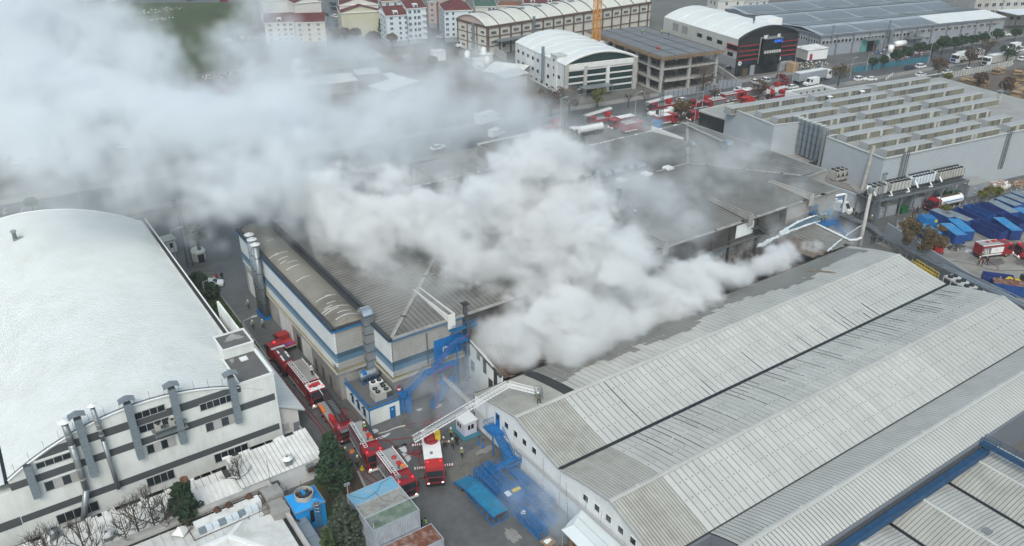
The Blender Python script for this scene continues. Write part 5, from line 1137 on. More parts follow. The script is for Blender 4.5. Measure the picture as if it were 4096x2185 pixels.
for v,x,y,z,lab,r in(('v2',1560,400,3.9,'white mushroom roof vent on the shed near the conifer',.75),('v1',1580,1080,2.0,'round roof vent with grey base on the shed among the bare trees',.85),('v1',790,1040,2.6,'tilted round metal vent at the foot of the striped facade',.7)):
 p=at(v,x,y,z);t=thing('mushroom_vent',lab,'vent',(p[0],p[1],z-.6));MB().box(-.45,.45,-.45,.45,0,.9).build('base','galv',t);MB().lathe((0,0),[(.2,1.25),(r,1.0),(r,.9),(.3,.95)],14).build('hood','white_paint' if r>.72 else'galv',t,True)
bx=thing('wall_fan_box','square metal fan box on the white shed wall above barbed wire','fan');p=at('v3',570,100,2.4);MB().box(p[0]-.5,p[0]+.5,84.4,85.08,1.9,2.8).build('casing','galv',bx);MB().box(p[0]-.4,p[0]+.4,84.35,84.398,2.0,2.7).build('grille','rust',bx)
bx=thing('wall_fan_box','dark louvred opening low on the white shed wall behind the cooling tower','vent');MB().box(20.6,22.0,84.6,85.08,.9,2.2).build('casing','steel_dark',bx);MB().box(20.7,21.9,84.55,84.598,1.0,2.1).build('grille','black_paint',bx)
bw=thing('barbed_wire','thin barbed wire on posts along the white shed wall','wire');mb=MB()
for k in range(4):mb.bar((22.5+k*1.9,83.6,0),(22.5+k*1.9,83.6,1.9),.05)
mb.build('post','steel_dark',bw);MB().tube([(20+k*.25,83.6+.12*math.sin(k*2.1),2.0+.12*math.cos(k*2.1))for k in range(34)],.012,3).build('wire','galv',bw)
sb=thing('plant_building','white hipped-roof building with rooftop air-handling plant at the bottom left','building')
SX1=20.4
MB().box(-16,SX1,40,84.0,0,2.6).build('wall','wall_white',sb)
MB().box(-16,SX1+.3,83.6,84.4,2.6,3.3).build('parapet','concrete_pale',sb);MB().box(SX1-.1,SX1+.35,50,83.6,2.2,3.3).build('parapet','concrete_pale',sb);MB().box(SX1-.55,SX1-.1,50,83.6,2.55,2.62).box(-16,SX1,83.1,83.6,2.55,2.62).build('gutter','black_paint',sb)
hip=at('v2',1160,690,2.9);rz_=4.2
mb=MB();RY=76.8;RX=SX1-7
mb.quad((-16,83.2,2.65),(SX1-.6,83.2,2.65),(RX,RY,rz_),(-16,RY,rz_));r1=mb.build('roof','roof_white',sb)
mb=MB();mb.poly([(SX1-.6,83.2,2.65),(SX1-.6,69.5,2.65),(RX,RY,rz_)]);mb.build('roof','roof_white',sb)
mb=MB();mb.quad((-16,RY,rz_),(RX,RY,rz_),(SX1-.6,69.5,2.65),(-16,69.5,2.65));mb.build('roof','roof_white',sb);MB().box(-16,SX1,50,69.5,2.3,2.6).build('roof','roof_white',sb)
mb=MB()
for k in range(30):
 x=-15+k*1.0
 if x<RX:mb.bar((x,83.2,2.7),(x,RY,rz_+.04),.06).bar((x,RY,rz_+.04),(x,69.5,2.7),.06)
o=mb.build('standing_seam','roof_white',sb);o['kind']='stuff'
for a,b in(((-16,RY,rz_),(RX,RY,rz_)),((RX,RY,rz_),(SX1-.6,83.2,2.68)),((RX,RY,rz_),(SX1-.6,69.5,2.68))):MB().bar(a,b,.5,.12).build('ridge_cap','white_paint',sb)
p=at('v2',340,1170,4.0);t=thing('roof_star_vent','diamond-shaped white ridge flashing on the hipped roof','flashing',(p[0],p[1],3.5));MB().lathe((0,0),[(1.1,0),(.15,.8)],4).build('cone','roof_white',t)
ah=thing('air_handler','long rooftop air-handling unit with blue-grey panels and rusty drums inside pipe rails','air handler',(14.2,80.6,2.9),.03)
MB().box(-4.2,4.6,-1.7,1.8,0,.15).build('deck','concrete',ah);MB().box(-3.6,4.2,-.3,.9,.15,1.3).build('casing','roof_white',ah)
for k in range(9):MB().box(-3.4+k*.78,-2.68+k*.78,-1.0,-.32,.3,1.15).build('blue_panel','facade_blue' if k%3 else'duct_blue',ah)
for x in(-.6,.8,3.3):MB().tube([(x,1.5,1.15),(x,.6,1.15)],.42,12).build('drum','rust',ah)
railing(ah,[(-4.3,-1.8,.1),(4.6,-1.8,.1),(4.6,1.8,.1),(-4.3,1.8,.1),(-4.3,-1.8,.1)],.9,'rust',1.2)
MB().box(4.8,7.0,-.4,1.6,-.4,1.2).box(4.6,6.6,-3.2,-.6,-.4,.8).build('concrete_box','concrete',ah)
MB().tube([(6.3,1.9,0),(6.3,1.9,5.0)],.03,5).build('aerial','steel_dark',ah)
t=thing('wall_duct_run','big grey-blue sheet-metal duct standing outside the plant building corner','duct');MB().box(SX1+.5,SX1+1.9,70,78,1.4,2.6).build('duct','duct_blue',t);MB().box(SX1+.5,SX1+1.9,78.02,80.5,1.6,2.75).build('duct','panel_light',t)
for k in range(4):MB().box(SX1+.45,SX1+1.95,70.5+2.4*k,70.62+2.4*k,1.35,2.66).build('flange','galv',t)
t=thing('cage_ladder','steel cage ladder on the corner of the plant building','ladder');mb=MB();ladder_mb(mb,(SX1+.5,81.5,0),(SX1+.5,81.5,3.9),.5,12,.05,0,(1,0,0))
for k in range(5):mb.tube([(SX1+.5+.7*math.sin(a),81.5+.35*math.cos(a),1.4+.55*k)for a in[math.pi*q/6 for q in range(7)]],.03,4)
mb.build('frame','galv',t)
sg=thing('shed_gable','low white gable roof with small dark gable end on the shed before the facade','shed');gx0,gx1,gy=12.2,18.4,86.9
mb=MB();mb.quad((gx0,84.6,2.5),(SX1,84.6,2.5),(SX1,87.6,3.3),(gx0,87.6,3.3));r_=mb.build('roof','roof_white',sg);sheets(r_,gx0,SX1,84.6,2.5,87.6,3.3,.62,'roof_white');mb=MB();mb.poly([(gx0,84.6,1.2),(gx0,87.6,1.4),(gx0,87.6,3.3),(gx0,84.6,2.5)]);mb.build('gable','concrete',sg);MB().box(gx0,SX1,87.6,87.75,1.3,3.28).build('wall','wall_white',sg)
t=thing('rusty_stack','short fat rusty and silver stack behind the bushy cypress','chimney',(11.6,88.3,1.4));MB().cyl((0,0),.5,0,1.1,12).cyl((0,0),.5,2.0,2.7,12).build('lower_pipe','galv',t);MB().cyl((0,0),.51,1.1,2.0,12).cyl((0,0),.48,2.7,3.9,12).build('rusty_pipe','rust_roof',t)
ct=thing('cooling_tower','bright blue cooling tower with a round grey fan ring on top','cooling tower',(23.0,78.2,0),0)
MB().prism([(-1.85,0),(1.85,0),(1.85,3.6),(-1.85,3.6)],-1.75,1.75,'y').build('shell','blue_tower',ct)
mb=MB();b0=[(-1.9,-1.8),(1.9,-1.8),(1.9,1.8),(-1.9,1.8)];t0=[(-.95,-.95),(.95,-.95),(.95,.95),(-.95,.95)]
for k in range(4):a,b=b0[k],b0[(k+1)%4];c,d=t0[(k+1)%4],t0[k];mb.quad((*a,3.6),(*b,3.6),(*c,4.15),(*d,4.15))
mb.build('hopper','blue_tower',ct)
for k in range(4):MB().bar((*b0[k],3.62),(*b0[(k+1)%4],3.62),.1).build('rim','duct_blue',ct)
fr_=MB().lathe((0,0),[(1.15,4.0),(1.15,4.75),(1.05,4.75),(1.05,4.1)],24).build('fan_ring','concrete_pale',ct);MB().cyl((0,0),1.04,4.1,4.15,20).build('well','black_paint',fr_)
for k in range(8):a=6.283*k/8;MB().bar((.2*math.cos(a),.2*math.sin(a),4.5),(1.0*math.cos(a),1.0*math.sin(a),4.45),.22,.04).build('blade','steel_dark',fr_)
MB().cyl((0,0),.2,4.3,4.75,10).build('hub','blue_tower',fr_);MB().lathe((-.15,.1),[(0,5.15),(.14,5.1),(.17,4.95),(.12,4.8),(0,4.76)],10).build('motor','blue_tower',fr_)
MB().box(-.15,.35,-1.79,-1.76,1.3,3.2).build('opening','black_paint',ct);mb=MB();ladder_mb(mb,(.75,-1.95,.3),(.75,-1.95,4.6),.5,14,.05,0,(0,1,0))
for k in range(3):mb.tube([(.75+.4*math.cos(a),-1.95-.55*math.sin(a),3.2+.5*k)for a in[math.pi*q/6 for q in range(7)]],.03,4)
mb.build('ladder','galv',ct)
MB().box(.25,1.1,-2.1,-1.3,3.75,3.85).build('platform','galv',ct)
pg=thing('pipe_bundle','dark pipes and rusty pallets between the plant building and the cooling tower','pipes')
for k in range(4):MB().tube([(20.9-.25*k+.6,79.6-.5*k,3.2-.2*k),(20.9+.15*k,77-.3*k,2.6),(20.9+.15*k,74-.3*k,.4)],.13,8).build('pipe','black_paint',pg)
t=thing('work_bench','grey metal table under the cypress at the bottom edge','table',(21.2,71.9,0));MB().box(-1.2,1.2,-.8,.8,1.3,1.38).build('table_top','grey_paint',t)
for x in(-1.1,1.1):
 for y in(-.7,.7):MB().box(x-.04,x+.04,y-.04,y+.04,0,1.3).build('leg','steel_dark',t)
def flood(label,x,y,z0,h_,rz=0):
 t=thing('floodlight',label,'floodlight',(x,y,z0),rz);MB().cyl((0,0),.05,0,h_,6).build('pole','frame_grey',t);MB().box(-.35,.35,-.1,.15,h_,h_+.3).build('lamp_head','grey_paint',t);return t
flood('twin floodlight on a white pole at the rear corner of the blue-topped container',27.1,74.3,4.9,1.7);flood('floodlight on a white pole at the front corner of the blue-topped container',32.9,72.4,5.0,1.3);flood('small floodlight on the near corner of the green-topped container',27.2,67.6,5.0,1.1)
def container(label,x,y,z,top,side='cont_side',L_=6.05,rz=0,w_=2.38,h_=2.5,group='stacked site containers',rust=False):
 t=thing('container',label,'container',(x,y,z),rz,group);hx,hy=L_/2,w_/2
 b_=MB();b_.box(-hx+.06,hx-.06,-hy+.06,hy-.06,.12,h_-.08);b_.build('body',side,t)
 fr=MB()
 for sx in(-1,1):
  for sy in(-1,1):fr.cbox((sx*(hx-.06),sy*(hy-.06),h_/2),(.12,.12,h_))
  fr.box(min(sx*hx,sx*(hx-.1)),max(sx*hx,sx*(hx-.1)),-hy+.12,hy-.12,h_-.1,h_)
 for sy in(-1,1):fr.box(-hx+.12,hx-.12,min(sy*hy,sy*(hy-.09)),max(sy*hy,sy*(hy-.09)),h_-.1,h_).box(-hx+.12,hx-.12,min(sy*hy,sy*(hy-.09)),max(sy*hy,sy*(hy-.09)),0,.14)
 fr.build('frame',side,t)
 rib=MB();n=int(L_/.29)
 for k in range(n):
  x0=-hx+.15+k*(L_-.3)/n
  for sy in(-1,1):rib.prism([(x0,sy*(hy-.061)),(x0+.05,sy*(hy-.015)),(x0+.14,sy*(hy-.015)),(x0+.19,sy*(hy-.061))],.15,h_-.11,'z')
 o=rib.build('side_ribs',side,t);o['kind']='stuff'
 rib=MB()
 for k in range(n):
  x0=-hx+.15+k*(L_-.3)/n;rib.prism([(x0,h_-.081),(x0+.05,h_-.035),(x0+.14,h_-.035),(x0+.19,h_-.081)],-hy+.1,hy-.1,'y')
 rb=rib.build('roof_ribs',top,t);rb['kind']='stuff'
 MB().box(-hx+.1,hx-.1,-hy+.09,hy-.09,h_-.0795,h_-.072).build('roof',top,t)
 return t
for k,(y,top,nm)in enumerate(((73.35,'cont_blue_top','pale blue weathered'),(70.95,'cont_grey_top','dirty grey'),(68.55,'cont_green_top','mouldy green'))):
 container('upper grey container with a '+nm+' roof in the double stack',30.0,y,2.55,top);container('lower grey container directly beneath the one with the '+nm+' roof',30.0,y,0,'cont_grey_top')
container('single container with a rusty red ribbed roof at the bottom edge',31.0,65.6,0,'rust_roof','cont_side',6.6,0,3.0,2.45)
for pts,lab in(([(27.2,74.2,5.06),(28.5,72.6,5.09),(30.2,72.9,5.09),(31.3,74.0,5.09),(32.7,74.2,5.08)],'black cable looping over the blue container roof'),([(30.0,73.0,5.1),(30.1,71.2,5.09),(31.0,70.3,5.09),(32.2,71.0,5.09),(32.8,69.2,5.09)],'black cable snaking over the grey and green container roofs')):
 tag(MB().tube(pts,.025,4).build('cable','black_paint'),lab,'cable')
t=thing('round_sign','round orange warning disc on a slim blue post at the soil bed corner','sign',(32.0,84.4,0));MB().cyl((0,0),.05,0,2.3,6).build('post','blue_paint',t);MB().tube([(0,.02,2.6),(0,-.06,2.6)],.38,16).build('disc','orange',t);MB().tube([(0,-.062,2.6),(0,-.07,2.6)],.08,8).build('hub','white_paint',t)
t=thing('barrel','small yellow hydrant fitting beside the orange round sign','hydrant',(32.7,83.2,0));MB().lathe((0,0),[(.3,0),(.3,.12),(.16,.14),(.16,.5),(.1,.6),(0,.62)],10).build('hydrant_body','yellow',t)
def hose(label,pts,m='hose_red',r=.055):
 P=[Vector((p[0],p[1],p[2]if len(p)>2 else.07))for p in pts];out=[]
 for i in range(len(P)-1):
  p0,p1,p2,p3=P[max(i-1,0)],P[i],P[i+1],P[min(i+2,len(P)-1)]
  for k in range(6):
   t=k/6;out.append(.5*((2*p1)+(p2-p0)*t+(2*p0-5*p1+4*p2-p3)*t*t+(3*p1-p0-3*p2+p3)*t**3))
 out.append(P[-1]);return tag(MB().tube(out,r,5).build('hose',m),label,'hose')
V=lambda v,L_:[at(v,x,y,.07)[:2]for x,y in L_]
hose('red hose from the second fire engine to the foot of the ladder truck',V('v5',[(470,430),(530,495),(690,485),(880,460),(990,425)]))
hose('red hose curving from the second engine past the drain grating',V('v5',[(460,420),(600,490),(700,550),(740,620),(735,670),(790,715),(860,670),(980,650)]))
hose('tightly looped red hose lying beside the ladder truck',V('v5',[(1120,780),(1050,800),(1000,770),(990,700),(1020,640),(1000,570),(930,530),(870,560),(860,620),(920,670),(990,660),(1010,620),(960,610),(915,640),(940,680),(1030,700),(1110,770),(1120,850),(1090,920),(1030,955),(985,960)]))
hose('red hose loop reaching the rear wheel of the ladder truck',V('v5',[(870,670),(930,640),(1000,650),(1080,620),(1110,690),(1130,770),(1060,805)]))
hose('dark red hose running along the yard towards the divider wall',V('v5',[(800,320),(960,280),(1100,245),(1250,215),(1400,180)]),'hose_red',.045)
hose('pale flat hose lying from the yard drain towards the plant room',V('v5',[(500,410),(600,385),(700,345),(780,322),(830,315)]),'hose_pale',.09)
hose('thin yellowish hose loop in the middle of the yard',V('v5',[(930,365),(860,370),(800,345),(775,300),(800,230),(850,190)]),'paint_yellow',.035)
p=[(51.2,90.0,5.9),(48.4,90.2,5.7),(47.9,89.6,4.5),(47.6,88.9,1.5),(46.9,87.5,.1),(45.0,86.8,.07),(43.8,87.2,.07)]
hose('bright red hose dropping from the blue stair landing to the yard',p,'red_bright',.04)
hose('red hose climbing the upper stair to the burnt roof',[(48.3,90.9,5.7),(50,91.2,6.9),(52,91.2,8.9),(54,91.2,9.2),(55.5,91.4,9.5)],'red_bright',.04)
hose('red hose along the left of the fire engines from the tank truck',[(31.0,122),(31.8,117),(31.2,112),(31.6,106),(31.9,99),(32.0,92),(32.3,86),(33.4,80),(34.3,75.5)],'hose_red',.06)
hose('second red hose beside the first along the row of fire engines',[(30.9,124),(31.2,115),(31.9,110),(31.2,102),(31.5,95),(31.2,89),(32.2,82),(33.3,77.0)],'hose_red',.05)
hose('dark hose loop by the hall wall next to the foam tender',[(36.6,101),(37.0,99.6),(36.4,98.3),(35.7,98.8),(35.6,100.3),(36.3,101.2)],'steel_dark',.04)
hose('red hose crossing the lane towards the plant room windows',[(35.6,97.5),(36.9,96.6),(37.0,94),(36.2,92.2)],'hose_red',.035)
hose('long dark hose across the dusty yard to the fire engine',V('w6',[(450,945),(600,950),(760,975),(900,1010),(1020,1045),(1200,1050),(1363,1050)]),'steel_dark',.05);hose('red hose from the fire engine across the dusty yard',V('w6',[(960,930),(1030,985),(1085,1030),(1050,1045)]),'hose_red',.05)
t=thing('drain_grating','long black drain grating across the yard by the looped hoses','drain');a,b=at('v5',640,610),at('v5',850,540);mb=MB()
for k in range(26):p=Vector(a).lerp(Vector(b),k/26);mb.bar((p.x,p.y-.3,.03),(p.x,p.y+.3,.03),.07,.04)
mb.build('grating','black_paint',t)
gh=thing('guard_hut','small lilac guard hut with white roof on a teal base under the ladder','hut',(48.6,82.3,0));MB().box(-1.6,1.3,-1.9,1.9,0,.12).build('base','teal_base',gh);MB().box(-1.05,1.0,-1.1,1.2,.12,2.25).build('wall','lilac',gh)
MB().box(-1.2,1.15,-1.25,1.35,2.25,2.4).build('roof','white_paint',gh);window(gh,(-.55,-1.1,1.0),'x',1.1,.85,2,'frame_white','glass');window(gh,(-1.05,-.4,1.0),'y',1.2,.85,2,'frame_white','glass')
for i,(x,y,lab)in enumerate(((460,755,'left'),(500,790,'right'))):
 p=at('c2',x,y);t=thing('barrier_post',lab+' one of two blue posts on round feet beside the warehouse wall','post',(p[0],p[1],0));MB().cyl((0,0),.28,0,.06,12).build('foot','blue_paint',t);MB().cyl((0,0),.04,.06,1.1,6).build('pole','blue_paint',t);MB().box(-.2,.2,-.02,.02,1.1,1.3).build('sign_plate','steel_dark',t)
ws=thing('wall_stair','blue steel outside stair with landings on the white warehouse gable','staircase')
landing(ws,48.5,50.25,75.4,77.8,3.6,'blue_paint','nw');flight(ws,(49.5,75.4,3.55),(49.3,72.6,1.5),1.3,'blue_paint',n=13,side=(1,0));landing(ws,47.9,50.2,71.0,72.6,1.45,'blue_paint','se');flight(ws,(47.9,71.8,1.4),(46.2,73.2,.2),1.0,'blue_paint',n=7,side=(.6,.8))
for x,y,z in((48.7,75.6,3.5),(48.2,71.2,1.4),(50.0,71.2,1.4)):MB().box(x-.08,x+.08,y-.08,y+.08,0,z).build('post','blue_paint',ws)
MB().box(47.9,50.2,70.95,71.0,1.4,2.2).build('side_panel','blue_paint',ws)
for k in range(6):MB().box(48.2+.3*k,48.4+.3*k,70.9,70.948,1.9,2.1).build('planter','wood_dark',ws)
def lattice(label,x,y,L_,w_,h_,rz,z=0,n=8,group='blue lattice frames'):
 t=thing('lattice_truss',label,'frame',(x,y,z),rz,group);mb=MB();hx,hy=L_/2,w_/2
 for sy in(-hy,hy):
  for zz in(.06,h_-.06):mb.bar((-hx,sy,zz),(hx,sy,zz),.12)
 mb.build('chord','blue_paint',t);mb=MB()
 for k in range(n+1):
  xx=-hx+L_*k/n
  for sy in(-hy,hy):mb.bar((xx,sy,0),(xx,sy,h_),.07)
  for zz in(.06,h_-.06):mb.bar((xx,-hy,zz),(xx,hy,zz),.07)
  if k<n:
   x2=-hx+L_*(k+1)/n;mb.bar((xx,-hy,h_-.06),(x2,hy,h_-.06),.05).bar((xx,hy,h_-.06),(x2,-hy,h_-.06),.05)if k%2 else mb.bar((xx,-hy,h_-.06),(x2,hy,h_-.06),.05)
   for sy in(-hy,hy):mb.bar((xx,sy,.06),(x2,sy,h_-.06),.05)
 mb.build('bracing','blue_paint',t);return t
A90=math.pi/2
lattice('blue lattice frame nearest the blue ramp, first of the two upper ones',44.9,70.9,5.6,1.0,1.2,A90+.02);lattice('blue lattice frame beside the ramp-side one, closer to the stair foot',46.5,71.0,5.9,1.1,1.2,A90+.02)
lattice('lowest blue lattice frame marked 45 standing apart nearest the bottom',45.3,62.4,5.8,1.2,1.2,A90+.03);lattice('blue lattice frame lying just right of the one marked 45',46.9,62.9,5.8,1.2,.9,A90+.03)
lattice('blue lattice frame against the white wall in the drifting smoke',49.0,66.0,6.0,1.3,1.1,A90+.04);lattice('blue lattice frame in the middle of the smoky stack marked 15',48.0,63.3,5.4,1.2,.8,A90+.02)
t=lattice('flat pile of blue frames with a yellow strap and a pale blue board on top',46.6,67.4,3.2,3.2,.9,A90,n=14);MB().box(-.4,.5,.6,1.3,.92,.98).build('board','facade_blue',t)
MB().box(-.2,.3,-.9,.3,.92,1.05).build('strap_pile','yellow',t);lattice('bundle of long blue tubes lying behind the stair under the white wall',49.0,69.9,3.6,1.1,.8,A90+.05,n=16)
p=at('w4',1265,640,1.25);lettering(None,'45',.8,(p[0],p[1],1.26),(0,0,-2.4),'white_paint',.01);o=COL.objects[-1]
for ob in list(COL.objects):
 if ob.name.startswith('lettering')and ob.parent is None:tag(ob,'white painted number 45 on top of the lowest lattice frame','number')
rp=thing('loading_ramp','long blue mobile loading ramp with a worn teal deck and open framed end','ramp',(42.6,69.3,0),-A90)
prof=[(-4.6,.25),(-1.6,1.15),(4.7,1.55)]
mb=MB()
for(xa,za),(xb,zb)in zip(prof[:-1],prof[1:]):mb.prism([(xa,za-.06),(xb,zb-.06),(xb,zb),(xa,za)],-1.12,1.12,'y')
mb.build('deck','blue_deck',rp)
for s in(-1.17,1.17):
 mb=MB()
 for(xa,za),(xb,zb)in zip(prof[:-1],prof[1:]):mb.bar((xa,s,za-.02),(xb,s,zb-.02),.08,.26)
 mb.bar((-1.6,s,.45),(4.7,s,.06),.08,.1)
 for k in range(7):x=-1.5+k*1.03;zt=1.15+.4*(x+1.6)/6.3;mb.bar((x,s,zt),(x,s,.42-.055*k),.06)
 mb.build('side_frame','blue_paint',rp)
mb=MB();[mb.bar((4.65,y,0),(4.65,y,1.5),.08)for y in(-1.1,-.35,.4,1.1)];mb.bar((4.65,-1.15,.05),(4.65,1.15,.05),.09).bar((4.65,-1.15,1.3),(4.65,1.15,1.3),.08,.3);mb.build('end_frame','blue_paint',rp);MB().box(4.62,4.74,-.8,.9,1.2,1.45).build('rust_panel','rust',rp)
for x in(-2.8,-2.8):pass
for s in(-1,1):wheel(rp,-2.9,s*1.1,.28,.2)
tt=thing('canopy_tent','white fabric canopy with pointed edge fixed to the warehouse gable','canopy',(0,0,0));mb=MB();a,b,c,d=(46.4,57.4,2.5),(50.2,58.2,3.2),(50.2,50.8,3.2),(46.4,50.0,2.5);e,f=(47.6,56.6,3.35),(47.6,50.8,3.35)
mb.quad(a,e,f,d).quad(e,b,c,f).poly([a,b,e]);mb.build('fabric','tarp',tt)
mb=MB();mb.bar(e,f,.04).bar((48.8,57.2,3.31),(48.8,50.8,3.31),.04).bar(a,e,.05).bar(a,d,.06);mb.build('seam','frame_grey',tt);mb=MB();mb.bar((46.5,57.2,0),(46.5,57.2,2.5),.07).bar((46.5,52,0),(46.5,52,2.5),.07);mb.build('post','frame_grey',tt);MB().tube([(50.2,61.5,4.9),(47.5,57.5,3.0),(46.6,57.3,2.6)],.02,4).build('stay','steel_dark',tt)
t=thing('pallet_table','wooden board with white papers on top beside the canopy','table',(45.0,58.0,0),.1);MB().box(-.75,.75,-.7,.7,.85,.93).build('top','wood',t)
for x in(-.6,.6):
 for y in(-.55,.55):MB().box(x-.05,x+.05,y-.05,y+.05,0,.85).build('leg','wood',t)
MB().box(-.45,.1,-.2,.4,.931,1.0).box(.05,.45,-.1,.3,.931,.98).build('papers','white_paint',t)
t=thing('pallet_stack','stack of wooden pallets under the edge of the white canopy','pallets',(47.4,56.0,0))
for k in range(12):
 o=MB().box(-.6,.6,-.5,.5,k*.15+.11,k*.15+.135).build('pallet','wood',t);MB().box(-.6,.6,-.5,-.4,k*.15,k*.15+.11).box(-.6,.6,.4,.5,k*.15,k*.15+.11).build('bearer','wood_dark',o)
t=thing('pallet','single dark wooden pallet on the ground beside the pallet stack','pallet',(46.4,57.0,0),.4)
for k in range(5):MB().box(-.6+k*.25,-.42+k*.25,-.5,.5,.1,.13).build('slat','wood_dark',t)
MB().box(-.6,.58,-.5,-.4,0,.1).box(-.6,.58,.4,.5,0,.1).build('bearer','wood_dark',t)
# ribbed grey building with rows of roof monitors
sw=thing('monitor_roof_building','large grey horizontally ribbed building with rows of glazed roof monitors','factory')
ZT=12.5
cS=at('t4',1000,1180,ZT);cL=at('t4',570,1015,ZT);cE=at('t4',2035,965,ZT);cW=at('t3',1685,790,ZT);cA=at('t4',180,930,ZT);cN=at('t4',1275,570,ZT)
SXa,SYa=166.3,97.6
ux_,uy_=cE[0]-cS[0],cE[1]-cS[1];L_=math.hypot(ux_,uy_);SA=math.atan2(uy_,ux_)
sroot=(cS[0],cS[1],0)
sw.location=sroot;sw.rotation_euler=(0,0,SA)
def loc(v,x,y,z):
 p=at(v,x,y,z);dx,dy=p[0]-cS[0],p[1]-cS[1];return(dx*math.cos(SA)+dy*math.sin(SA),-dx*math.sin(SA)+dy*math.cos(SA))
lW=loc('t3',1685,790,ZT);lA=loc('t4',180,930,ZT);lL=loc('t4',570,1015,ZT);lN=loc('t4',1275,570,ZT);lB=loc('t4',330,915,ZT)
SLX,SLY=75.0,lN[1]
MB().box(0,SLX,0,.3,0,ZT).build('wall','clad_horizontal',sw)
def wall_line(a,b,z0,z1,m,name='wall',t=.3,parent=sw):
 mb=MB();mb.bar((a[0],a[1],(z0+z1)/2),(b[0],b[1],(z0+z1)/2),t,z1-z0);return mb.build(name,m,parent)
wall_line((0.15,0.15),(lL[0],lL[1]),0,ZT,'clad_horizontal');wall_line(lL,(lL[0]+3.2,lL[1]+.3),0,ZT-.2,'clad_horizontal');wall_line((lL[0]+3.2,lL[1]),(lL[0]+3.2,lB[1]),0,ZT-.2,'concrete')
wall_line((lL[0]+3.2,lB[1]),lA,0,ZT,'clad_horizontal');wall_line(lA,lW,3.2,ZT,'clad_horizontal');wall_line(lA,lW,0,3.2,'concrete_pale');wall_line(lW,lN,0,ZT,'clad_horizontal')
RZ=ZT-1.0
rp_=[(0.2,.2),(SLX,.2),(SLX,lN[1]),lN,lW,lA,(lL[0]+3.2,lB[1]),(lL[0]+3.2,lL[1]),lL]
mb=MB();mb.poly([(x,y,RZ)for x,y in rp_]);mb.build('roof','roof_felt',sw)
for a,b in(((0,0),(SLX,0)),((0,0),lL),(lL,(lL[0]+3.2,lL[1])),((lL[0]+3.2,lB[1]),lA),(lA,lW),(lW,lN),(lN,(SLX,0+lN[1]))):
 mb=MB();mb.bar((*a,ZT+.05),(*b,ZT+.05),.55,.12);mb.build('coping','panel_light',sw)
MON=[(-160,850,420,770),(75,885,540,815),(185,925,660,860),(470,955,785,905),(590,1015,920,950),(710,1065,1055,1000),(855,1120,1200,1065),(1000,1172,1355,1110),(475,765,895,698),(590,805,1018,740),(715,850,1140,780),(842,895,1272,825),(975,945,1412,868),(1112,1000,1552,920),(1258,1055,1700,965),(1400,1090,1858,1010),(945,685,1328,620),(1065,725,1455,655),(1190,765,1583,698),(1322,812,1715,738),(1465,855,1840,785),(1605,905,1780,870),(1755,950,1932,915),(1900,985,2250,930)]
MH=1.75
for i,(xa,ya,xb,yb)in enumerate(MON):
 a=loc('t4',xa,ya,RZ);b=loc('t4',xb,yb,RZ);x0,x1,y0=a[0],b[0],(a[1]+b[1])/2;d=2.3
 m=MB();m.prism([(y0,RZ),(y0+.02,RZ+MH),(y0+d,RZ+MH*.98),(y0+d+.5,RZ)],x0,x1,'x');mm=m.build('roof_monitor','monitor_grey',sw)
 MB().box(x0-.08,x1+.08,y0-.12,y0+.02,RZ+MH-.12,RZ+MH+.06).box(x0-.08,x1+.08,y0-.1,y0+.0,RZ,RZ+.15).build('frame','panel_light',mm)
 n=max(3,int((x1-x0)/1.15));rr=random.Random(i);
 for k in range(n):
  MB().box(x0+(x1-x0)*k/n+.06,x0+(x1-x0)*(k+1)/n-.06,y0-.03,y0-.005,RZ+.18,RZ+MH-.14).build('pane','poly_pane_pale' if rr.random()<.02 else rr.choice(['poly_pane','poly_pane','poly_pane_dark']),mm)
 for q_ in range(1+i%2):
  xx=x0+(x1-x0)*rr.uniform(.35,.8);MB().box(xx,xx+.75,y0-.3,y0-.13,RZ+.25,RZ+MH-.15).build('vent_flap','panel_light',mm)
for k in range(14):
 rr=random.Random(k+50);xx,yy=rr.uniform(3,60),rr.uniform(4,44);MB().box(xx,xx+1,yy,yy+.5,RZ+.01,RZ+.35).build('roof_box','grey_paint',sw)
for v,x,y in(('t4',590,738),('t4',830,698)):
 p=loc(v,x,y,RZ+.8);MB().lathe(p,[(0,RZ+1.9),(.8,RZ+1.6),(.3,RZ+1.5),(.3,RZ)],12).build('mushroom_vent','white_paint',sw)
for k in range(9):
 a=Vector((*lA,0)).lerp(Vector((*lW,0)),.1+k*.09);MB().bar((a.x-.2,a.y,2.4),(a.x-.2,a.y+1.0,2.4),.06,1.3).build('window','glass',sw)
for i in range(7):
 p=loc('t4',345+32*i if i<3 else 440+34*(i-3),890+12*i,ZT);t=thing('wall_duct',['first','second','third','fourth','fifth','sixth','seventh'][i]+' from the left of the tall grey-blue ducts on the ribbed building','duct',(0,0,0),0,'tall wall ducts of the ribbed building');t.parent=None
 q_=at('t4',345+32*i if i<3 else 440+34*(i-3),890+12*i,ZT);t.location=(q_[0]-.5,q_[1],0);t.rotation_euler=(0,0,SA)
 MB().box(-.42,.42,-.4,.4,5.2,ZT+.9).build('shaft','duct_blue',t);MB().box(-.42,.9,-.4,.4,4.6,5.2).build('elbow','duct_blue',t);MB().box(-.42,1.2,-.4,.4,ZT+.9,ZT+1.1).build('head','panel_light',t)
 for z in(6.5,8.4,10.3,12.2):MB().box(-.46,.46,-.44,.44,z,z+.07).build('flange','steel_dark',t)
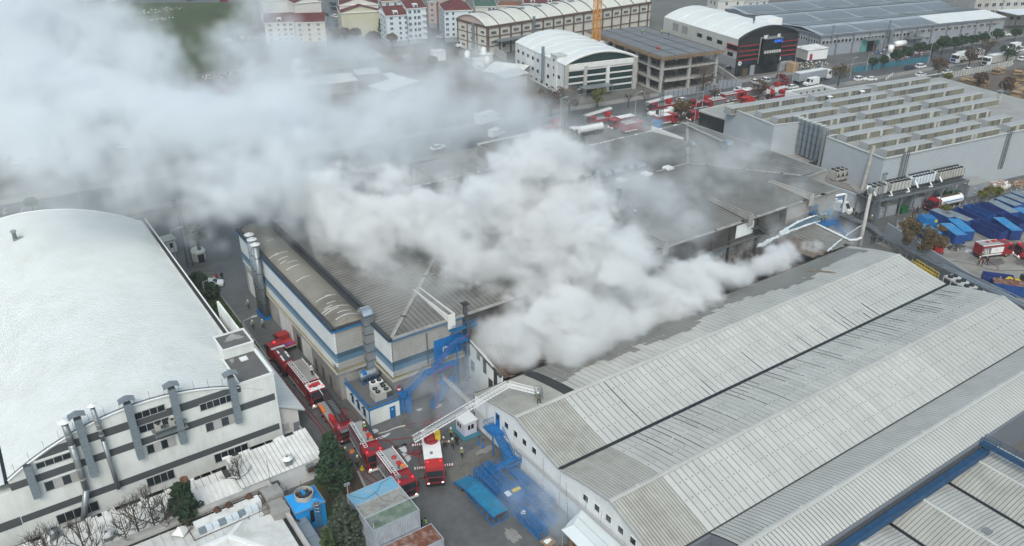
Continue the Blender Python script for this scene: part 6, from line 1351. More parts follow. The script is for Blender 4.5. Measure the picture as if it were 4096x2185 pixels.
def wall_ladder(label,v,x,y,z0=3.5):
 p=at(v,x,y,ZT);t=thing('wall_ladder',label,'ladder',(p[0],p[1],0),SA);mb=MB();ladder_mb(mb,(0,-.5,z0),(0,-.5,ZT+1.2),.7,30,.08,0,(0,1,0));mb.build('ladder_frame','steel_dark',t);MB().box(-1.0,-.55,-.35,.0,z0,ZT+.9).build('cable_tray','grey_paint',t)
 for k in range(12):MB().tube([(.45*math.cos(a),-.5-.7*math.sin(a),z0+2+k*.7)for a in[math.pi*q/5 for q in range(6)]],.03,4).build('cage_hoop','galv',t)
wall_ladder('caged ladder and grey tray on the near long wall of the ribbed building','t4',1160,1150);wall_ladder('caged ladder and grey tray further right on the long ribbed wall','t4',1925,985);wall_ladder('caged ladder beside the tall ducts at the recessed wall corner','t4',560,1010)
p=at('w5',410,420,4.5);t=thing('leaning_stack','tall pale round stack against the ribbed building wall','chimney',(p[0],p[1],4.0));MB().tube([(0,0,0),(1.2,0,10.3)],.42,12).build('pipe','concrete_pale',t)
for k in range(7):MB().tube([(1.2*k/7,0,10.3*k/7),(1.2*(k+.08)/7,0,10.3*(k+.08)/7)],.46,12).build('band','frame_grey',t)
t=thing('roof_flue','white capped square flue at the far edge of the ribbed building roof','flue');p=at('t4',1838,770,RZ);t.location=(p[0],p[1],RZ);MB().box(-.5,.5,-.5,.5,0,3.0).build('shaft','concrete_pale',t);MB().box(-.8,.8,-.8,.8,3.3,3.5).build('cap','galv',t)
bk=thing('black_block','flat-roofed black-walled block attached to the ribbed building','building');a=at('u4',1165,595,7.5);b=at('u4',1480,735,7.5);c=at('u4',1500,550,7.5)
MB().box(min(a[0],b[0]),a[0]+12,b[1]+0,a[1],0,7.4).build('wall','graphite',bk);MB().box(min(a[0],b[0]),a[0]+12,b[1],a[1],7.401,7.45).build('roof','roof_felt',bk);MB().box(min(a[0],b[0])-.1,min(a[0],b[0])+.3,b[1],a[1]+.2,7.4,7.9).box(min(a[0],b[0]),a[0]+12,a[1],a[1]+.4,7.4,7.9).build('parapet','panel_light',bk)
wb=thing('white_block','low white flat-roofed block with small roof vents behind the ribbed building','building');a=at('u6',1900,1300,6.5);b=at('u6',2520,1190,6.5);wb.location=(a[0],a[1],0);wb.rotation_euler=(0,0,math.atan2(b[1]-a[1],b[0]-a[0]));wl=math.hypot(b[0]-a[0],b[1]-a[1])
MB().box(0,wl,-7,0,0,6.0).build('wall','white_paint',wb);MB().box(.3,wl-.3,-6.7,-.3,6.001,6.04).build('roof','roof_felt',wb);MB().box(0,wl,-.3,0,6,6.5).box(0,wl,-7,-6.7,6,6.5).box(0,.3,-6.7,-.3,6,6.5).box(wl-.3,wl,-6.7,-.3,6,6.5).build('parapet','white_paint',wb)
for k in range(5):MB().box(2+2.5*k,2.4+2.5*k,-4.5,-4.1,6.04,6.6).build('vent','wood_dark',wb)
lb=thing('low_plant_wing','low ribbed wing with a flat roof carrying pipes and a dark chiller','building')
a=at('w5',370,520,4.2);b=at('w5',0,335,4.2);MB().box(a[0],a[0]+14,a[1],a[1]+34,0,4.2).build('wall','clad_horizontal',lb);MB().box(a[0],a[0]+14,a[1],a[1]+34,4.201,4.25).build('roof','concrete',lb);MB().box(a[0]-.1,a[0]+.25,a[1],a[1]+34,4.2,4.75).build('parapet','clad_horizontal',lb)
LBX,LBY=a[0],a[1]
MB().box(a[0]-.07,a[0]-.01,a[1]+7,a[1]+9,.1,2.8).build('roller_door','facade_slate',lb)
for k in range(9):MB().tube([(a[0]+1+.35*k,a[1]+1+k*.5,4.6),(a[0]+.8+.3*k,a[1]+9+k*.3,4.6)],.09,5).build('pipe','frame_grey' if k%2 else'wood_dark',lb)
p=at('w5',150,340,4.3)
def big_chiller(label,x,y,z,L_,W_,H_,nx,ny,rz,m='panel_grey',legs=True,vs=True):
 t=thing('chiller',label,'chiller',(x,y,z),rz,'rooftop chillers');MB().box(-L_/2,L_/2,-W_/2,W_/2,.5,H_).build('casing',m,t)
 n=nx
 for k in range(n+1):MB().box(-L_/2+L_*k/n-.05,-L_/2+L_*k/n+.05,-W_/2-.03,-W_/2-.002,.3,H_).build('frame','steel_dark',t)
 MB().box(-L_/2,L_/2,-W_/2-.02,W_/2,.0,.5).build('base','steel_dark',t)
 for i in range(nx):
  for j in range(ny):
   r=min(L_/nx,W_/ny)*.42;c=(-L_/2+(i+.5)*L_/nx,-W_/2+(j+.5)*W_/ny);MB().cyl(c,r,H_,H_+.18,12).build('fan','black_paint',t)
 return t
big_chiller('brown-grey chiller with six fans and dark vee openings on the low wing roof',p[0]+.5,p[1]+.5,4.3,4.6,2.4,2.6,3,2,SA,'panel_beige')
t=[o for o in COL.objects if o.name.startswith('chiller')][-1]
for k in range(3):MB().prism([(-2.0+k*1.4,1.2),(-1.0+k*1.4,1.2),(-1.5+k*1.4,2.3)],-1.23,-1.202,'y').build('vee_opening','black_paint',t)
p=at('u7',510,930,4.6);big_chiller('low flat fan unit beside the recessed wall of the ribbed building',p[0],p[1],4.3,4.4,2.2,.9,4,2,SA,'concrete')
p=at('v6',1640,760,0);fan_unit('yard_chiller','white four-fan chiller on the ground beside the blue stair platform',142.5,90.2,1.5,3.4,2.2,2.2,2,2,'panel_light')
dk=thing('chiller_deck','raised grey steel deck on posts carrying a row of chillers and white pipes','platform');a=at('w5',540,570,5.0);b=at('w6',760,60,5.0);DA=math.atan2(b[1]-a[1],b[0]-a[0]);DL=math.hypot(b[0]-a[0],b[1]-a[1])
dk.location=(a[0],a[1],0);dk.rotation_euler=(0,0,DA)
MB().box(0,DL,0,5.0,4.7,4.95).build('deck','steel_dark',dk);MB().box(0,DL,-.12,0,4.6,5.05).build('edge_beam','galv',dk);railing(dk,[(0,5,5),(0,0,5),(DL,0,5)],1.0,'galv',1.5)
for k in range(8):
 x=.2+k*(DL-.4)/7;MB().box(x-.12,x+.12,-.05,.19,0,4.7).build('post','galv',dk);MB().box(x-.12,x+.12,4.6,4.84,0,4.7).build('post','galv',dk)
 if k<7:MB().bar((x,.05,3.0),(x+1.5,.05,4.6),.12).bar((x+(DL-.4)/7,.05,3.0),(x+(DL-.4)/7-1.5,.05,4.6),.12).build('brace','galv',dk)
def dloc(x,y):return(a[0]+x*math.cos(DA)-y*math.sin(DA),a[1]+x*math.sin(DA)+y*math.cos(DA))
for i,(x0,ln,n,z,mm,lab)in enumerate(((1.2,4.4,3,5.6,'panel_light','leftmost white-sided chiller with six fans on the steel deck'),(6.6,6.4,6,5.6,'panel_light','second chiller from the left with twelve fans on the steel deck'),(13.6,6.8,7,5.9,'facade_blue','third chiller from the left on the steel deck, pale blue side'),(21.6,8.2,9,5.8,'panel_beige','rightmost beige chiller with two long rows of fans on the steel deck'))):
 p=dloc(x0+ln/2,3.0);big_chiller(lab,p[0],p[1],z-.6,ln,2.4,2.3,n,2,DA,mm)
for k,(x,y)in enumerate(((.6,2.8),(5.8,3.5),(13,2.3),(20.9,2.6))):
 MB().tube([(x-.3,y,6.9),(x+.2,y+.3,7.4),(x+.8,y+.3,7.3),(x+1.0,y-.6,6.6),(x+1.0,y-1.6,5.6)],.2,8).build('white_pipe','white_paint',dk);MB().tube([(x+4.4,.6,5.3),(x+5.2,.4,5.3),(x+5.6,1.4,5.8)],.18,8).build('white_pipe','white_paint',dk)if k<3 else None
def hut(label,v,x,y,w_,d_,h_,m,rz=DA,win=False,name='cabin'):
 p=at(v,x,y);t=thing(name,label,'cabin',(p[0],p[1],0),rz);MB().box(0,w_,0,d_,0,h_).build('wall',m,t);MB().box(-.08,w_+.08,-.08,d_,h_,h_+.12).build('roof','roof_felt',t)
 if win:window(t,(w_*.3,0,1.0),'x',.6,.9,2,'frame_white','glass')
 return t
hut('grey gabled hut with a small white window and fire extinguisher under the chiller deck','w5',585,755,1.9,2.6,2.5,'facade_grey',win=True);hut('grey corrugated cabin right of the small hut under the chiller deck','w5',665,735,3.0,2.6,2.4,'facade_grey');hut('long pale grey shed with white notices under the deck','w5',925,665,5.2,2.6,2.6,'facade_grey');hut('grey site cabin with two white windows beyond the deck end','w6',735,250,6.6,3.4,2.9,'facade_grey',win=True)
hut('pale block wall with shutter at the deck end','w6',500,230,5.5,1.5,3.2,'clad_horizontal')
def bin_(label,v,x,y):
 p=at(v,x,y);t=thing('waste_bin',label,'bin',(p[0],p[1],0),DA);MB().prism([(-.9,0),(.9,0),(1.0,1.4),(-1.0,1.4)],-.6,.6,'y').build('body','green_bin',t);MB().box(-1.05,1.05,-.65,.65,1.4,1.5).build('lid','green_bin',t)
 for i in(-.7,.7):MB().cyl((i,-.5),.1,0,.12,8).build('castor','rubber',t)
bin_('green wheeled waste bin between the two grey sheds under the deck','w5',850,690);bin_('left green bin behind the red and white tank truck','w6',480,265);bin_('right green bin behind the red and white tank truck','w6',590,245)
def van(label,x,y,rz,m='white_paint',L_=5.4,h_=2.3,group=None):
 t=thing('van',label,'van',(x,y,0),rz,group);hx=L_/2;MB().prism([(-hx,.35),(hx,.35),(hx,1.0),(hx-.9,1.25),(hx-1.7,h_-.05),(-hx+.05,h_)],-.98,.98,'y').build('body',m,t)
 mb=MB();mb.quad((hx-.93,-.85,1.3),(hx-.93,.85,1.3),(hx-1.58,.78,h_-.2),(hx-1.58,-.78,h_-.2));mb.build('windscreen','glass',t)
 for s in(1,-1):MB().box(hx-2.5,hx-1.6,s*.985-.006,s*.985+.006,1.3,h_-.3).build('side_window','glass',t);wheel(t,hx-1.0,s*.98,.35,.22);wheel(t,-hx+1.0,s*.98,.35,.22);MB().box(hx-.04,hx+.02,s*.7-.15,s*.7+.15,.75,.95).build('headlight','frame_grey',t)
 return t
def car(label,x,y,rz,m='white_paint',group='parked and passing cars',suv=False):
 t=thing('car',label,'car',(x,y,0),rz,group);h=1.62 if suv else 1.42
 MB().prism([(-2.1,.3),(2.15,.3),(2.2,.62),(2.1,.8),(1.1,.95),(-1.95,.98),(-2.15,.8)],-.88,.88,'y').build('body',m,t)
 lo,hi=.85,.68;mb=MB();pr=[(1.05,.95),(.35,h),(-1.15 if not suv else-1.7,h),(-1.9,.97)]
 b=[(x_,s*(lo if z<1.1 else hi),z)for x_,z in pr for s in(1,-1)]
 mb.v=b;mb.f=[(0,2,4,6),(7,5,3,1),(2,3,5,4)];mb.m=[0]*3;mb.f+=[(0,1,3,2),(4,5,7,6)];mb.m+=[0,0];mb.build('windows','glass',t)
 MB().box(-1.15 if not suv else-1.7,.33,-hi-.01,hi+.01,h-.04,h+.03).build('roof',m,t);mb=MB()
 for s in(1,-1):mb.bar((1.05,s*lo,.96),(.35,s*hi,h),.07).bar((-.35,s*(lo+.01),.96),(-.4,s*(hi+.01),h),.08).bar((-1.9,s*lo,.97),(-1.15 if not suv else-1.7,s*hi,h),.08)
 mb.build('pillars',m,t)
 for s in(1,-1):
  wheel(t,1.35,s*.88,.33,.2);wheel(t,-1.3,s*.88,.33,.2);MB().box(2.1,2.19,s*.6-.16,s*.6+.16,.62,.76).build('headlight','frame_grey',t);MB().box(-2.17,-2.1,s*.62-.14,s*.62+.14,.68,.84).build('tail_light','red_dull',t)
 return t
p=at('w5',165,690);van('white van stopped by the blue gantry beside the low wing',p[0]+.6,p[1]+.5,DA-1.2,L_=5.6,h_=2.5)
g=thing('pipe_gantry','blue lattice gantry with white lagged pipe over the service lane','gantry');p0=at('w5',100,600,5.2);gx,gy=at('w5',165,740)[:2]
mb=MB()
for dx in(0,.8):
 mb.bar((gx+dx,gy,0),(gx+dx,gy,5.3),.14)
for k in range(8):mb.bar((gx,gy,.6*k),(gx+.8,gy,.6*k+.6),.07)
mb.bar((gx,gy,5.2),(gx-6.5,gy+1,5.2),.14).bar((gx,gy,4.5),(gx-6.5,gy+1,4.5),.12)
for k in range(9):mb.bar((gx-.72*k,gy+.11*k,4.5),(gx-.72*(k+1),gy+.11*(k+1),5.2),.06)
mb.build('frame','blue_paint',g);MB().tube([(gx+.6,gy,.5),(gx+.6,gy,5.4),(gx-.2,gy,5.6),(gx-6.5,gy+1,5.6)],.28,8).build('lagged_pipe','white_paint',g)
pk=thing('pipe_rack','long raised rack of parallel silver pipes running beside the warehouse end','pipes')
RP=[(gx,gy,0.9),(156.6,91.6,.9),(154.0,87.5,1.2),(146.3,66.8,3.2),(142.4,52.0,4.2),(140.0,40,4.4)]
for k in range(5):
 off=k*.42-.8;pts=[(x+off*.93,y+off*.3-(.0),z+.12*(k%2))for x,y,z in RP];MB().tube(pts,.15 if k in(1,3)else.10,7).build('pipe','steel_bright' if k in(1,3)else'galv',pk)
MB().tube([(x+1.6,y,z+.2)for x,y,z in RP[2:]],.09,5).build('rail','grey_paint',pk)
for k in range(22):
 mb=MB();t_=k/21;a_,b_=Vector(RP[2]),Vector(RP[4]);q_=a_.lerp(b_,t_);mb.bar((q_.x-1.2,q_.y,q_.z-.2),(q_.x+1.8,q_.y,q_.z-.2),.14);mb.bar((q_.x+1.5,q_.y,0),(q_.x+1.5,q_.y,q_.z),.12);mb.bar((q_.x-1.1,q_.y,0),(q_.x-1.1,q_.y,q_.z),.12);mb.build('bracket','grey_paint',pk)
MB().prism([(155.4,87.5),(147.9,66.8),(144.0,52.0),(144.3,52),(148.2,66.8),(155.7,87.5)],0,3.6,'z').build('screen','facade_grey',pk)
p0=Vector((139.6,58.0,0));t=thing('condenser_row','white condenser bank with two rows of black fans beside the warehouse roof end','condenser',(139.3,58.6,0),math.atan2(-15,-4))
MB().box(-7.5,7.5,-1.2,1.2,3.0,4.9).build('casing','panel_light',t)
for k in range(9):MB().box(-7.4+k*1.65,-7.3+k*1.65,-1.23,-1.202,2.8,4.9).build('frame','white_paint',t);MB().box(-7.25+k*1.65,-5.85+k*1.65,-1.22,-1.201,3.1,4.6).build('coil','steel_dark',t)if k<9 and k*1.65<14 else None
for k in range(8):
 for j in(-.55,.55):MB().cyl((-6.6+k*1.85,j),.48,4.9,5.2,10).build('fan','black_paint',t)
for k in range(5):MB().box(-7+k*3.4,-6.8+k*3.4,-1,1,0,3.0).build('leg','galv',t)
t=thing('yellow_stair','yellow framed steel cage with blue sides between the warehouse end and the condensers','frame',(141.4,70.5,0),math.atan2(-5,-1.6));mb=MB()
for k in range(9):
 for s in(-.6,.6):mb.bar((-3+k*.75,s,3.4),(-3+k*.75,s,4.5),.06)
for s in(-.6,.6):mb.bar((-3,s,4.5),(3,s,4.5),.1).bar((-3,s,3.9),(3,s,3.9),.08)
mb.build('railing','yellow',t);MB().box(-3,3,-.6,.6,3.2,3.4).build('deck','yellow',t);MB().box(-3,3,-.65,-.6,2.2,3.4).build('side','blue_paint',t)
for x_ in(-2.9,2.9):MB().box(x_-.08,x_+.08,-.6,.6,0,3.2).build('leg','blue_paint',t)
t=thing('concrete_pole','tall leaning-looking concrete lamp pole rising behind the warehouse end','pole',(139.6,83.2,0));MB().tube([(0,0,0),(.0,0,15.5)],.42,10,True,.3).build('shaft','concrete_pale',t,True);MB().cyl((0,0),.5,15.5,16.3,8).build('head','galv',t)
p=at('w5',530,800);t=thing('lattice_mast','square steel lattice mast with lamps at the chiller deck corner','mast',(p[0]-.3,p[1]-.4,0));mb=MB()
for sx in(-.4,.4):
 for sy in(-.4,.4):mb.bar((sx,sy,0),(sx*.7,sy*.7,11.5),.08)
for k in range(14):
 z=.8*k;f=1-.3*z/11.5
 for a_,b_ in(((-.4,-.4),(.4,-.4)),((.4,-.4),(.4,.4)),((.4,.4),(-.4,.4)),((-.4,.4),(-.4,-.4))):mb.bar((a_[0]*f,a_[1]*f,z),(b_[0]*f,b_[1]*f,z+.8),.045)
mb.build('frame','galv',t);MB().box(-.7,-.1,-.3,.1,11.5,11.9).box(.2,.8,-.3,.1,11.4,11.8).build('lamp','grey_paint',t)
bp_=thing('blue_platform','blue steel platform at the far corner of the burnt roof carrying the hose crew','platform');pp=at('v6',1440,610,6.2)
landing(bp_,pp[0]-1.8,pp[0]+1.6,pp[1]-1.0,pp[1]+1.2,6.25,'blue_paint','nse');mb=MB();[mb.bar((pp[0]+dx,pp[1]+dy,0),(pp[0]+dx,pp[1]+dy,6.2),.12)for dx in(-1.6,1.4)for dy in(-.9,1.1)];mb.bar((pp[0]-1.6,pp[1]-.9,3.5),(pp[0]+1.4,pp[1]-.9,6.1),.1);mb.build('post','blue_paint',bp_);flight(bp_,(pp[0]+1.4,pp[1]-.2,6.1),(pp[0]+3.4,pp[1]-2.4,3.2),.9,'blue_paint')
us=thing('wall_gangway_stair','blue caged wall ladder high on the grey wall near the hall corner','ladder');MB().box(134.9,136.3,91.6,92.5,9.0,9.1).build('landing','blue_paint',us);railing(us,[(134.9,92.4,9.1),(134.9,91.6,9.1),(136.3,91.6,9.1),(136.3,92.4,9.1)],1.6,'blue_paint',.25)
def jet(label,a_,b_,r0=.06,r1=.5):
 a_,b_=Vector(a_),Vector(b_);n=26;rnd=random.Random(4);mb=MB();pts=[]
 for k in range(n+1):
  t_=k/n;pts.append(a_.lerp(b_,t_)+Vector((0,0,1.6*math.sin(math.pi*t_)*.35)))
 mb.tube(pts[:9],r0,6,True,r0*1.8)
 for k in range(240):
  t_=rnd.random()**.8;i_=int(t_*(n-1));c=pts[i_].lerp(pts[i_+1],rnd.random());rr_=(r0+(r1-r0)*t_);v_=Vector((rnd.gauss(0,1),rnd.gauss(0,1),rnd.gauss(-.2,1)))*rr_*.42;s=rnd.uniform(.05,.11)*(1+1.6*t_);c=c+v_
  d_=(b_-a_).normalized()*s*2.2;u_=Vector((rnd.uniform(-1,1),rnd.uniform(-1,1),rnd.uniform(-1,1))).normalized()*s*.6;w2=d_.cross(u_).normalized()*s*.6
  for f_ in((c-d_,c+u_,c+d_),(c-d_,c+w2,c+d_),(c-d_,c-u_,c+d_),(c-d_,c-w2,c+d_)):mb.poly([tuple(q)for q in f_])
 return tag(mb.build('water_jet','water_jet'),label,'water',kind='stuff')
h1=at('v6',1285,570,7.3);h2=at('v6',1225,465,8.2)
jet('lower thicker jet of fire-hose water from the blue platform onto the burnt roof',(136.9,91.0,7.4),(119.5,91.9,6.0));jet('upper thinner jet of fire-hose water striking the charred wall',(135.5,91.0,9.0),(126.0,92.0,7.2),.05,.35);jet('thin long water jet from the lane across the white lagged pipe',at('v6',2140,600,3.6),at('v6',1400,1140,6.2),.045,.16)
fn=thing('lane_fence','grey post-and-rail fence on a low wall between the service lane and the skip yard','fence');fa,fb=Vector(at('w6',-40,580)),Vector(at('w6',1363,200));fb=fa+(fb-fa)*1.15
mb=MB();mb.bar((fa.x,fa.y,.3),(fb.x,fb.y,.3),.3,.6);mb.build('low_wall','concrete_pale',fn);mb=MB();mb.bar((fa.x,fa.y,1.3),(fb.x,fb.y,1.3),.12,.3).bar((fa.x,fa.y,.85),(fb.x,fb.y,.85),.08);mb.build('rail','galv',fn)
for k in range(26):q_=fa.lerp(fb,k/25);MB().box(q_.x-.09,q_.x+.09,q_.y-.09,q_.y+.09,.6,1.9).build('post','concrete_pale',fn)
p=at('w6',95,620);t=thing('rusty_pole','thin rusty pole at the corner of the skip yard fence','pole',(p[0],p[1],0));MB().cyl((0,0),.11,0,5.6,7).build('shaft','rust',t)
p=at('w6',395,465);t=thing('fence_lamp','slim grey lamp pole by the red and white tank truck','lamp',(p[0],p[1],0));MB().cyl((0,0),.1,0,6.5,7).build('shaft','galv',t);MB().box(-.2,1.0,-.1,.1,6.5,6.6).build('arm','galv',t)
SKG='open and lidded steel skips in the dusty yard'
def skip(label,x,y,rz,m='blue_skip',lid=None,L_=6.4,w_=2.4,h_=2.3):
 t=thing('skip_container',label,'skip',(x,y,0),rz,SKG);hx,hy=L_/2,w_/2
 MB().box(-hx,hx,-hy,-hy+.08,.15,h_).box(-hx,hx,hy-.08,hy,.15,h_).build('side',m,t);MB().box(-hx,-hx+.08,-hy+.08,hy-.08,.15,h_).box(hx-.08,hx,-hy+.08,hy-.08,.15,h_).build('end',m,t);MB().box(-hx+.08,hx-.08,-hy+.08,hy-.08,.15,.3).build('floor','rust' if lid is None or lid=='rust' else m,t)
 mb=MB()
 for k in range(9):
  x0=-hx+.3+k*(L_-.6)/8.6
  for s in(-1,1):mb.box(x0,x0+.14,min(s*hy,s*(hy+.08)),max(s*hy,s*(hy+.08)),.15,h_-.1)
 for s in(-1,1):mb.box(-hx,hx,min(s*hy,s*(hy+.1)),max(s*hy,s*(hy+.1)),h_-.1,h_+.02)
 mb.build('ribs',m,t);MB().box(-hx+.3,hx-.3,-hy+.3,hy-.3,0,.15).build('skid','black_paint',t)
 if lid and lid!='rust':
  l_=MB().box(-hx+.02,hx-.02,-hy+.02,hy-.02,h_-.02,h_+.04).build('lid',lid,t)
  for k in range(9):x0=-hx+.2+k*(L_-.4)/9;MB().box(x0,x0+.16,-hy,hy,h_+.04,h_+.12).build('rib',lid,l_)
 elif lid=='rust':MB().box(-hx+.09,hx-.09,-hy+.09,hy-.09,.3,.9).build('residue','rust',t)
 return t
SK=[('w6',1160,740,830,590,'blue_navy',None,'empty navy blue skip with pale inside, nearest the dusty open ground'),('w6',1310,740,1060,560,'blue_navy','skip_lid_blue','navy skip with bright ribbed lid right of the empty one'),('w6',680,775,500,640,'blue_skip','skip_lid_blue','lidded bright blue skip with white letters beside the scrap heap'),('w6',765,735,590,590,'blue_skip','skip_lid_blue','lidded bright blue skip just right of the lettered one'),('w6',420,760,235,650,'blue_skip','skip_lid_blue','lidded bright blue skip behind the red truck cab, leftmost in the yard'),('w6',770,610,500,500,'blue_skip','skip_lid_pale','skip with worn grey lid in the second row, first from the left'),('w6',850,590,600,470,'blue_navy','rust','open rusty-bottomed skip right behind the worn grey lid one'),('w6',1020,550,740,430,'blue_skip','rust','open blue skip with dark mesh in the second row'),('w6',1120,510,870,410,'blue_navy','rust','long open dark skip behind the mesh one'),('w6',1363,640,1120,520,'blue_navy','rust','open dark skip at the right picture edge, middle row'),('w6',1260,520,1010,390,'blue_skip','skip_lid_pale','pale lidded skip in the third row by the green weeds'),('w6',1300,440,1080,350,'blue_skip','skip_lid_pale','pale lidded skip right of the other pale one, third row'),('w6',1380,400,1180,320,'blue_skip','skip_lid_pale','pale lidded skip near the fence, furthest row left'),('w6',1460,360,1270,290,'blue_skip','skip_lid_pale','pale lidded skip near the fence at the right picture edge'),('w6',1480,560,1290,470,'blue_skip','skip_lid_blue','bright lidded skip cut by the right picture edge'),('w6',560,560,400,490,'blue_skip','skip_lid_pale','rusty-lidded skip left of the worn grey one by the bright blue hopper'),('w6',1500,480,1380,420,'blue_skip','skip_lid_pale','pale skip beyond the right picture edge row')]
for v,x1,y1,x0,y0,m,lid,lab in SK[:-1]:
 a_=at(v,x1,y1,0);b_=at(v,x0,y0,0);c=((a_[0]+b_[0])/2-.4,(a_[1]+b_[1])/2+.4);skip(lab,c[0],c[1],math.atan2(b_[1]-a_[1],b_[0]-a_[0]),m,lid,min(7,max(5,math.hypot(b_[0]-a_[0],b_[1]-a_[1]))))
p=at('w6',290,590);t=thing('hopper','bright blue compactor hopper with a yellow label at the left of the skips','hopper',(p[0]+.6,p[1]+.6,0),-.5);MB().prism([(-1.6,.2),(1.6,.2),(1.9,1.2),(1.4,2.4),(-1.2,2.6),(-1.7,1.6)],-1.2,1.2,'y').build('shell','blue_paint',t);MB().box(1.0,1.6,-1.23,-1.202,1.6,2.2).build('label_plate','yellow',t)
p=at('w6',520,700);t=thing('conveyor','bent dark conveyor trough between the lidded skips','conveyor',(p[0],p[1],0),-.6);mb=MB();mb.bar((-3,0,2.6),(0,0,1.9),1.1,.25).bar((0,0,1.9),(3.6,0,1.9),1.1,.25);mb.build('belt','wood_dark',t);mb=MB();[mb.bar((x_,s,0),(x_,s,1.9),.1)for x_ in(-2,0,2.5)for s in(-.4,.4)];mb.build('leg','blue_navy',t)
rr=random.Random(77)
def heap(label,v,x,y,rx,ry,hz,mats,n,seed,cat='scrap'):
 p=at(v,x,y);rr=random.Random(seed);mb=MB()
 for k in range(n):
  a_=rr.uniform(0,6.28);q_=rr.random()**.5;cx,cy_=q_*rx*math.cos(a_),q_*ry*math.sin(a_);z=hz*(1-q_)*rr.random()+.05;mb.cur=rr.randrange(len(mats));d_=Vector((rr.uniform(-1,1),rr.uniform(-1,1),rr.uniform(-.5,.5))).normalized()*rr.uniform(.15,.6);mb.bar((cx,cy_,z),(cx+d_.x,cy_+d_.y,max(z+d_.z,.02)),rr.uniform(.1,.5),rr.uniform(.05,.4))
 o=mb.build('scrap_heap',mats);o.location=(p[0],p[1],0);return tag(o,label,cat,kind='stuff')
heap('heap of dark metal scrap in front of the lettered blue skip','w6',620,800,2.2,1.0,.7,['steel_dark','galv','wood_dark'],120,1);heap('heap of pink bags, cardboard and white sheeting against the ribbed wall','w6',1060,130,4.6,2.2,2.0,['pink_bag','cardboard','pink_bag','white_paint'],220,2,'waste');heap('second heap of pinkish bags at the right picture edge','w6',1330,110,2.6,1.8,1.6,['pink_bag','cardboard'],110,3,'waste')
t=heap('white sheeting lying over the pink bag heap','w6',1150,135,2.0,1.0,1.6,['white_paint'],60,4,'sheeting')
p=at('w6',1080,1240);skip('navy skip full of mixed white and yellow rubbish below the dusty ground',p[0],p[1]+.5,2.2,'blue_navy','rust',5.2);heap('mixed rubbish filling the navy skip at the bottom of the yard','w6',1065,1190,1.7,1.7,2.6,['white_paint','wood_dark','yellow','steel_dark','cardboard'],200,5,'rubbish')
p=at('w6',1260,1330);skip('skip with brown rusty lids at the bottom of the yard',p[0],p[1]+1,2.2,'blue_skip','rust_roof',6.4)
t=thing('wheel_loader','yellow loader with a black grab at the right picture edge','loader',(*at('w6',1330,1245)[:2],0),2.6);MB().box(-1.6,1.2,-.9,.9,.7,1.6).build('body','yellow',t);MB().box(-.9,.4,-.7,.7,1.6,2.7).build('cab','glass',t);MB().bar((1.0,0,1.4),(2.9,0,2.4),.35).bar((2.9,0,2.4),(4.0,0,1.6),.3).build('arm','yellow',t)
for s in(-.45,-.15,.15,.45):MB().tube([(4.0,s,1.7),(4.6,s,1.3),(4.7,s,.6),(4.3,s,.25)],.07,5).build('grab_tine','black_paint',t)
for x_ in(-1.0,1.0):
 for s in(-.9,.9):wheel(t,x_,s,.6,.4)
e=at('w6',905,930);f=at('w6',1240,890);ea=math.atan2(f[1]-e[1],f[0]-e[0])
t=pumper('red fire engine with silver shutters and red chevrons in the dusty yard',((e[0]+f[0])/2-.2,(e[1]+f[1])/2+1.2),ea,7.4,2.4,3.0,ladder=False)
MB().box(-1.6,1.3,-1.226,-1.222,1.3,2.5).build('side_panel','white_paint',t);lettering(t,'112',.5,(-.4,-1.232,1.9),(math.pi/2,0,0),'sign_red',.004)
for k in range(3):MB().prism([(-2.9+k*.35,1.2),(-2.75+k*.35,1.2),(-3.05+k*.35,2.3),(-3.2+k*.35,2.3)],-1.235,-1.225,'y').build('chevron','white_paint',t)
p=at('w6',400,880);t=thing('truck_cab','red truck with its cab showing under the autumn tree','truck',(p[0]-1.2,p[1]+1.2,0),-.35);cab(t,.3,2.6,2.4,2.9,'red_bright');MB().box(-3.4,.2,-1.0,1.0,.6,1.3).build('bed','steel_dark',t);[wheel(t,x_,s,.5)for x_ in(1.4,-2.2)for s in(-1.2,1.2)]
p=at('w6',1450,900);pumper('red fire engine just entering at the right picture edge',(p[0],p[1]),2.6,7,2.4,2.9)
def tanker(label,x,y,rz,cabm='red_truck',tankm='white_paint',L_=9.4,grp=None,stripe=None):
 t=truck_base('tanker',label,'tanker',(x,y,0),rz,grp,L_,2.5,(L_/2-1.4,-L_/2+1.4,-L_/2+2.7));cab(t,L_/2-2.3,L_/2,2.45,2.9,cabm);pts=[(-L_/2,0,1.95),(-L_/2+.2,0,1.95),(L_/2-2.7,0,1.95),(L_/2-2.5,0,1.95)];MB().tube(pts,1.1,18).build('tank',tankm,t,True)
 MB().box(-L_/2+.6,L_/2-3.0,-.4,.4,3.0,3.1).build('catwalk','rust' if cabm=='red_truck' and stripe else'galv',t)
 if stripe:MB().box(-L_/2+.4,L_/2-2.8,-1.12,-1.09,2.0,2.25).box(-L_/2+.4,L_/2-2.8,1.09,1.12,2.0,2.25).build('stripe',stripe,t)
 return t
a_=at('w6',335,430);b_=at('w6',720,345);tanker('red and white tank truck with a rusty catwalk on the service lane',(a_[0]+b_[0])/2,(a_[1]+b_[1])/2+1.3,math.atan2(a_[1]-b_[1],a_[0]-b_[0]),stripe='blue_paint')
p=at('w6',330,960);put(spread_tree(7.2,21,'leaf_autumn',5200,.17,cr=.62),p[0],p[1]+2.0,0,'wide olive-brown autumn tree hanging over the pipe rack');p=at('w6',110,760);put(spread_tree(5.4,22,'leaf_autumn',2600,.17,cr=.6),p[0],p[1],0,'smaller autumn tree left of the wide one by the fence',cat='tree')
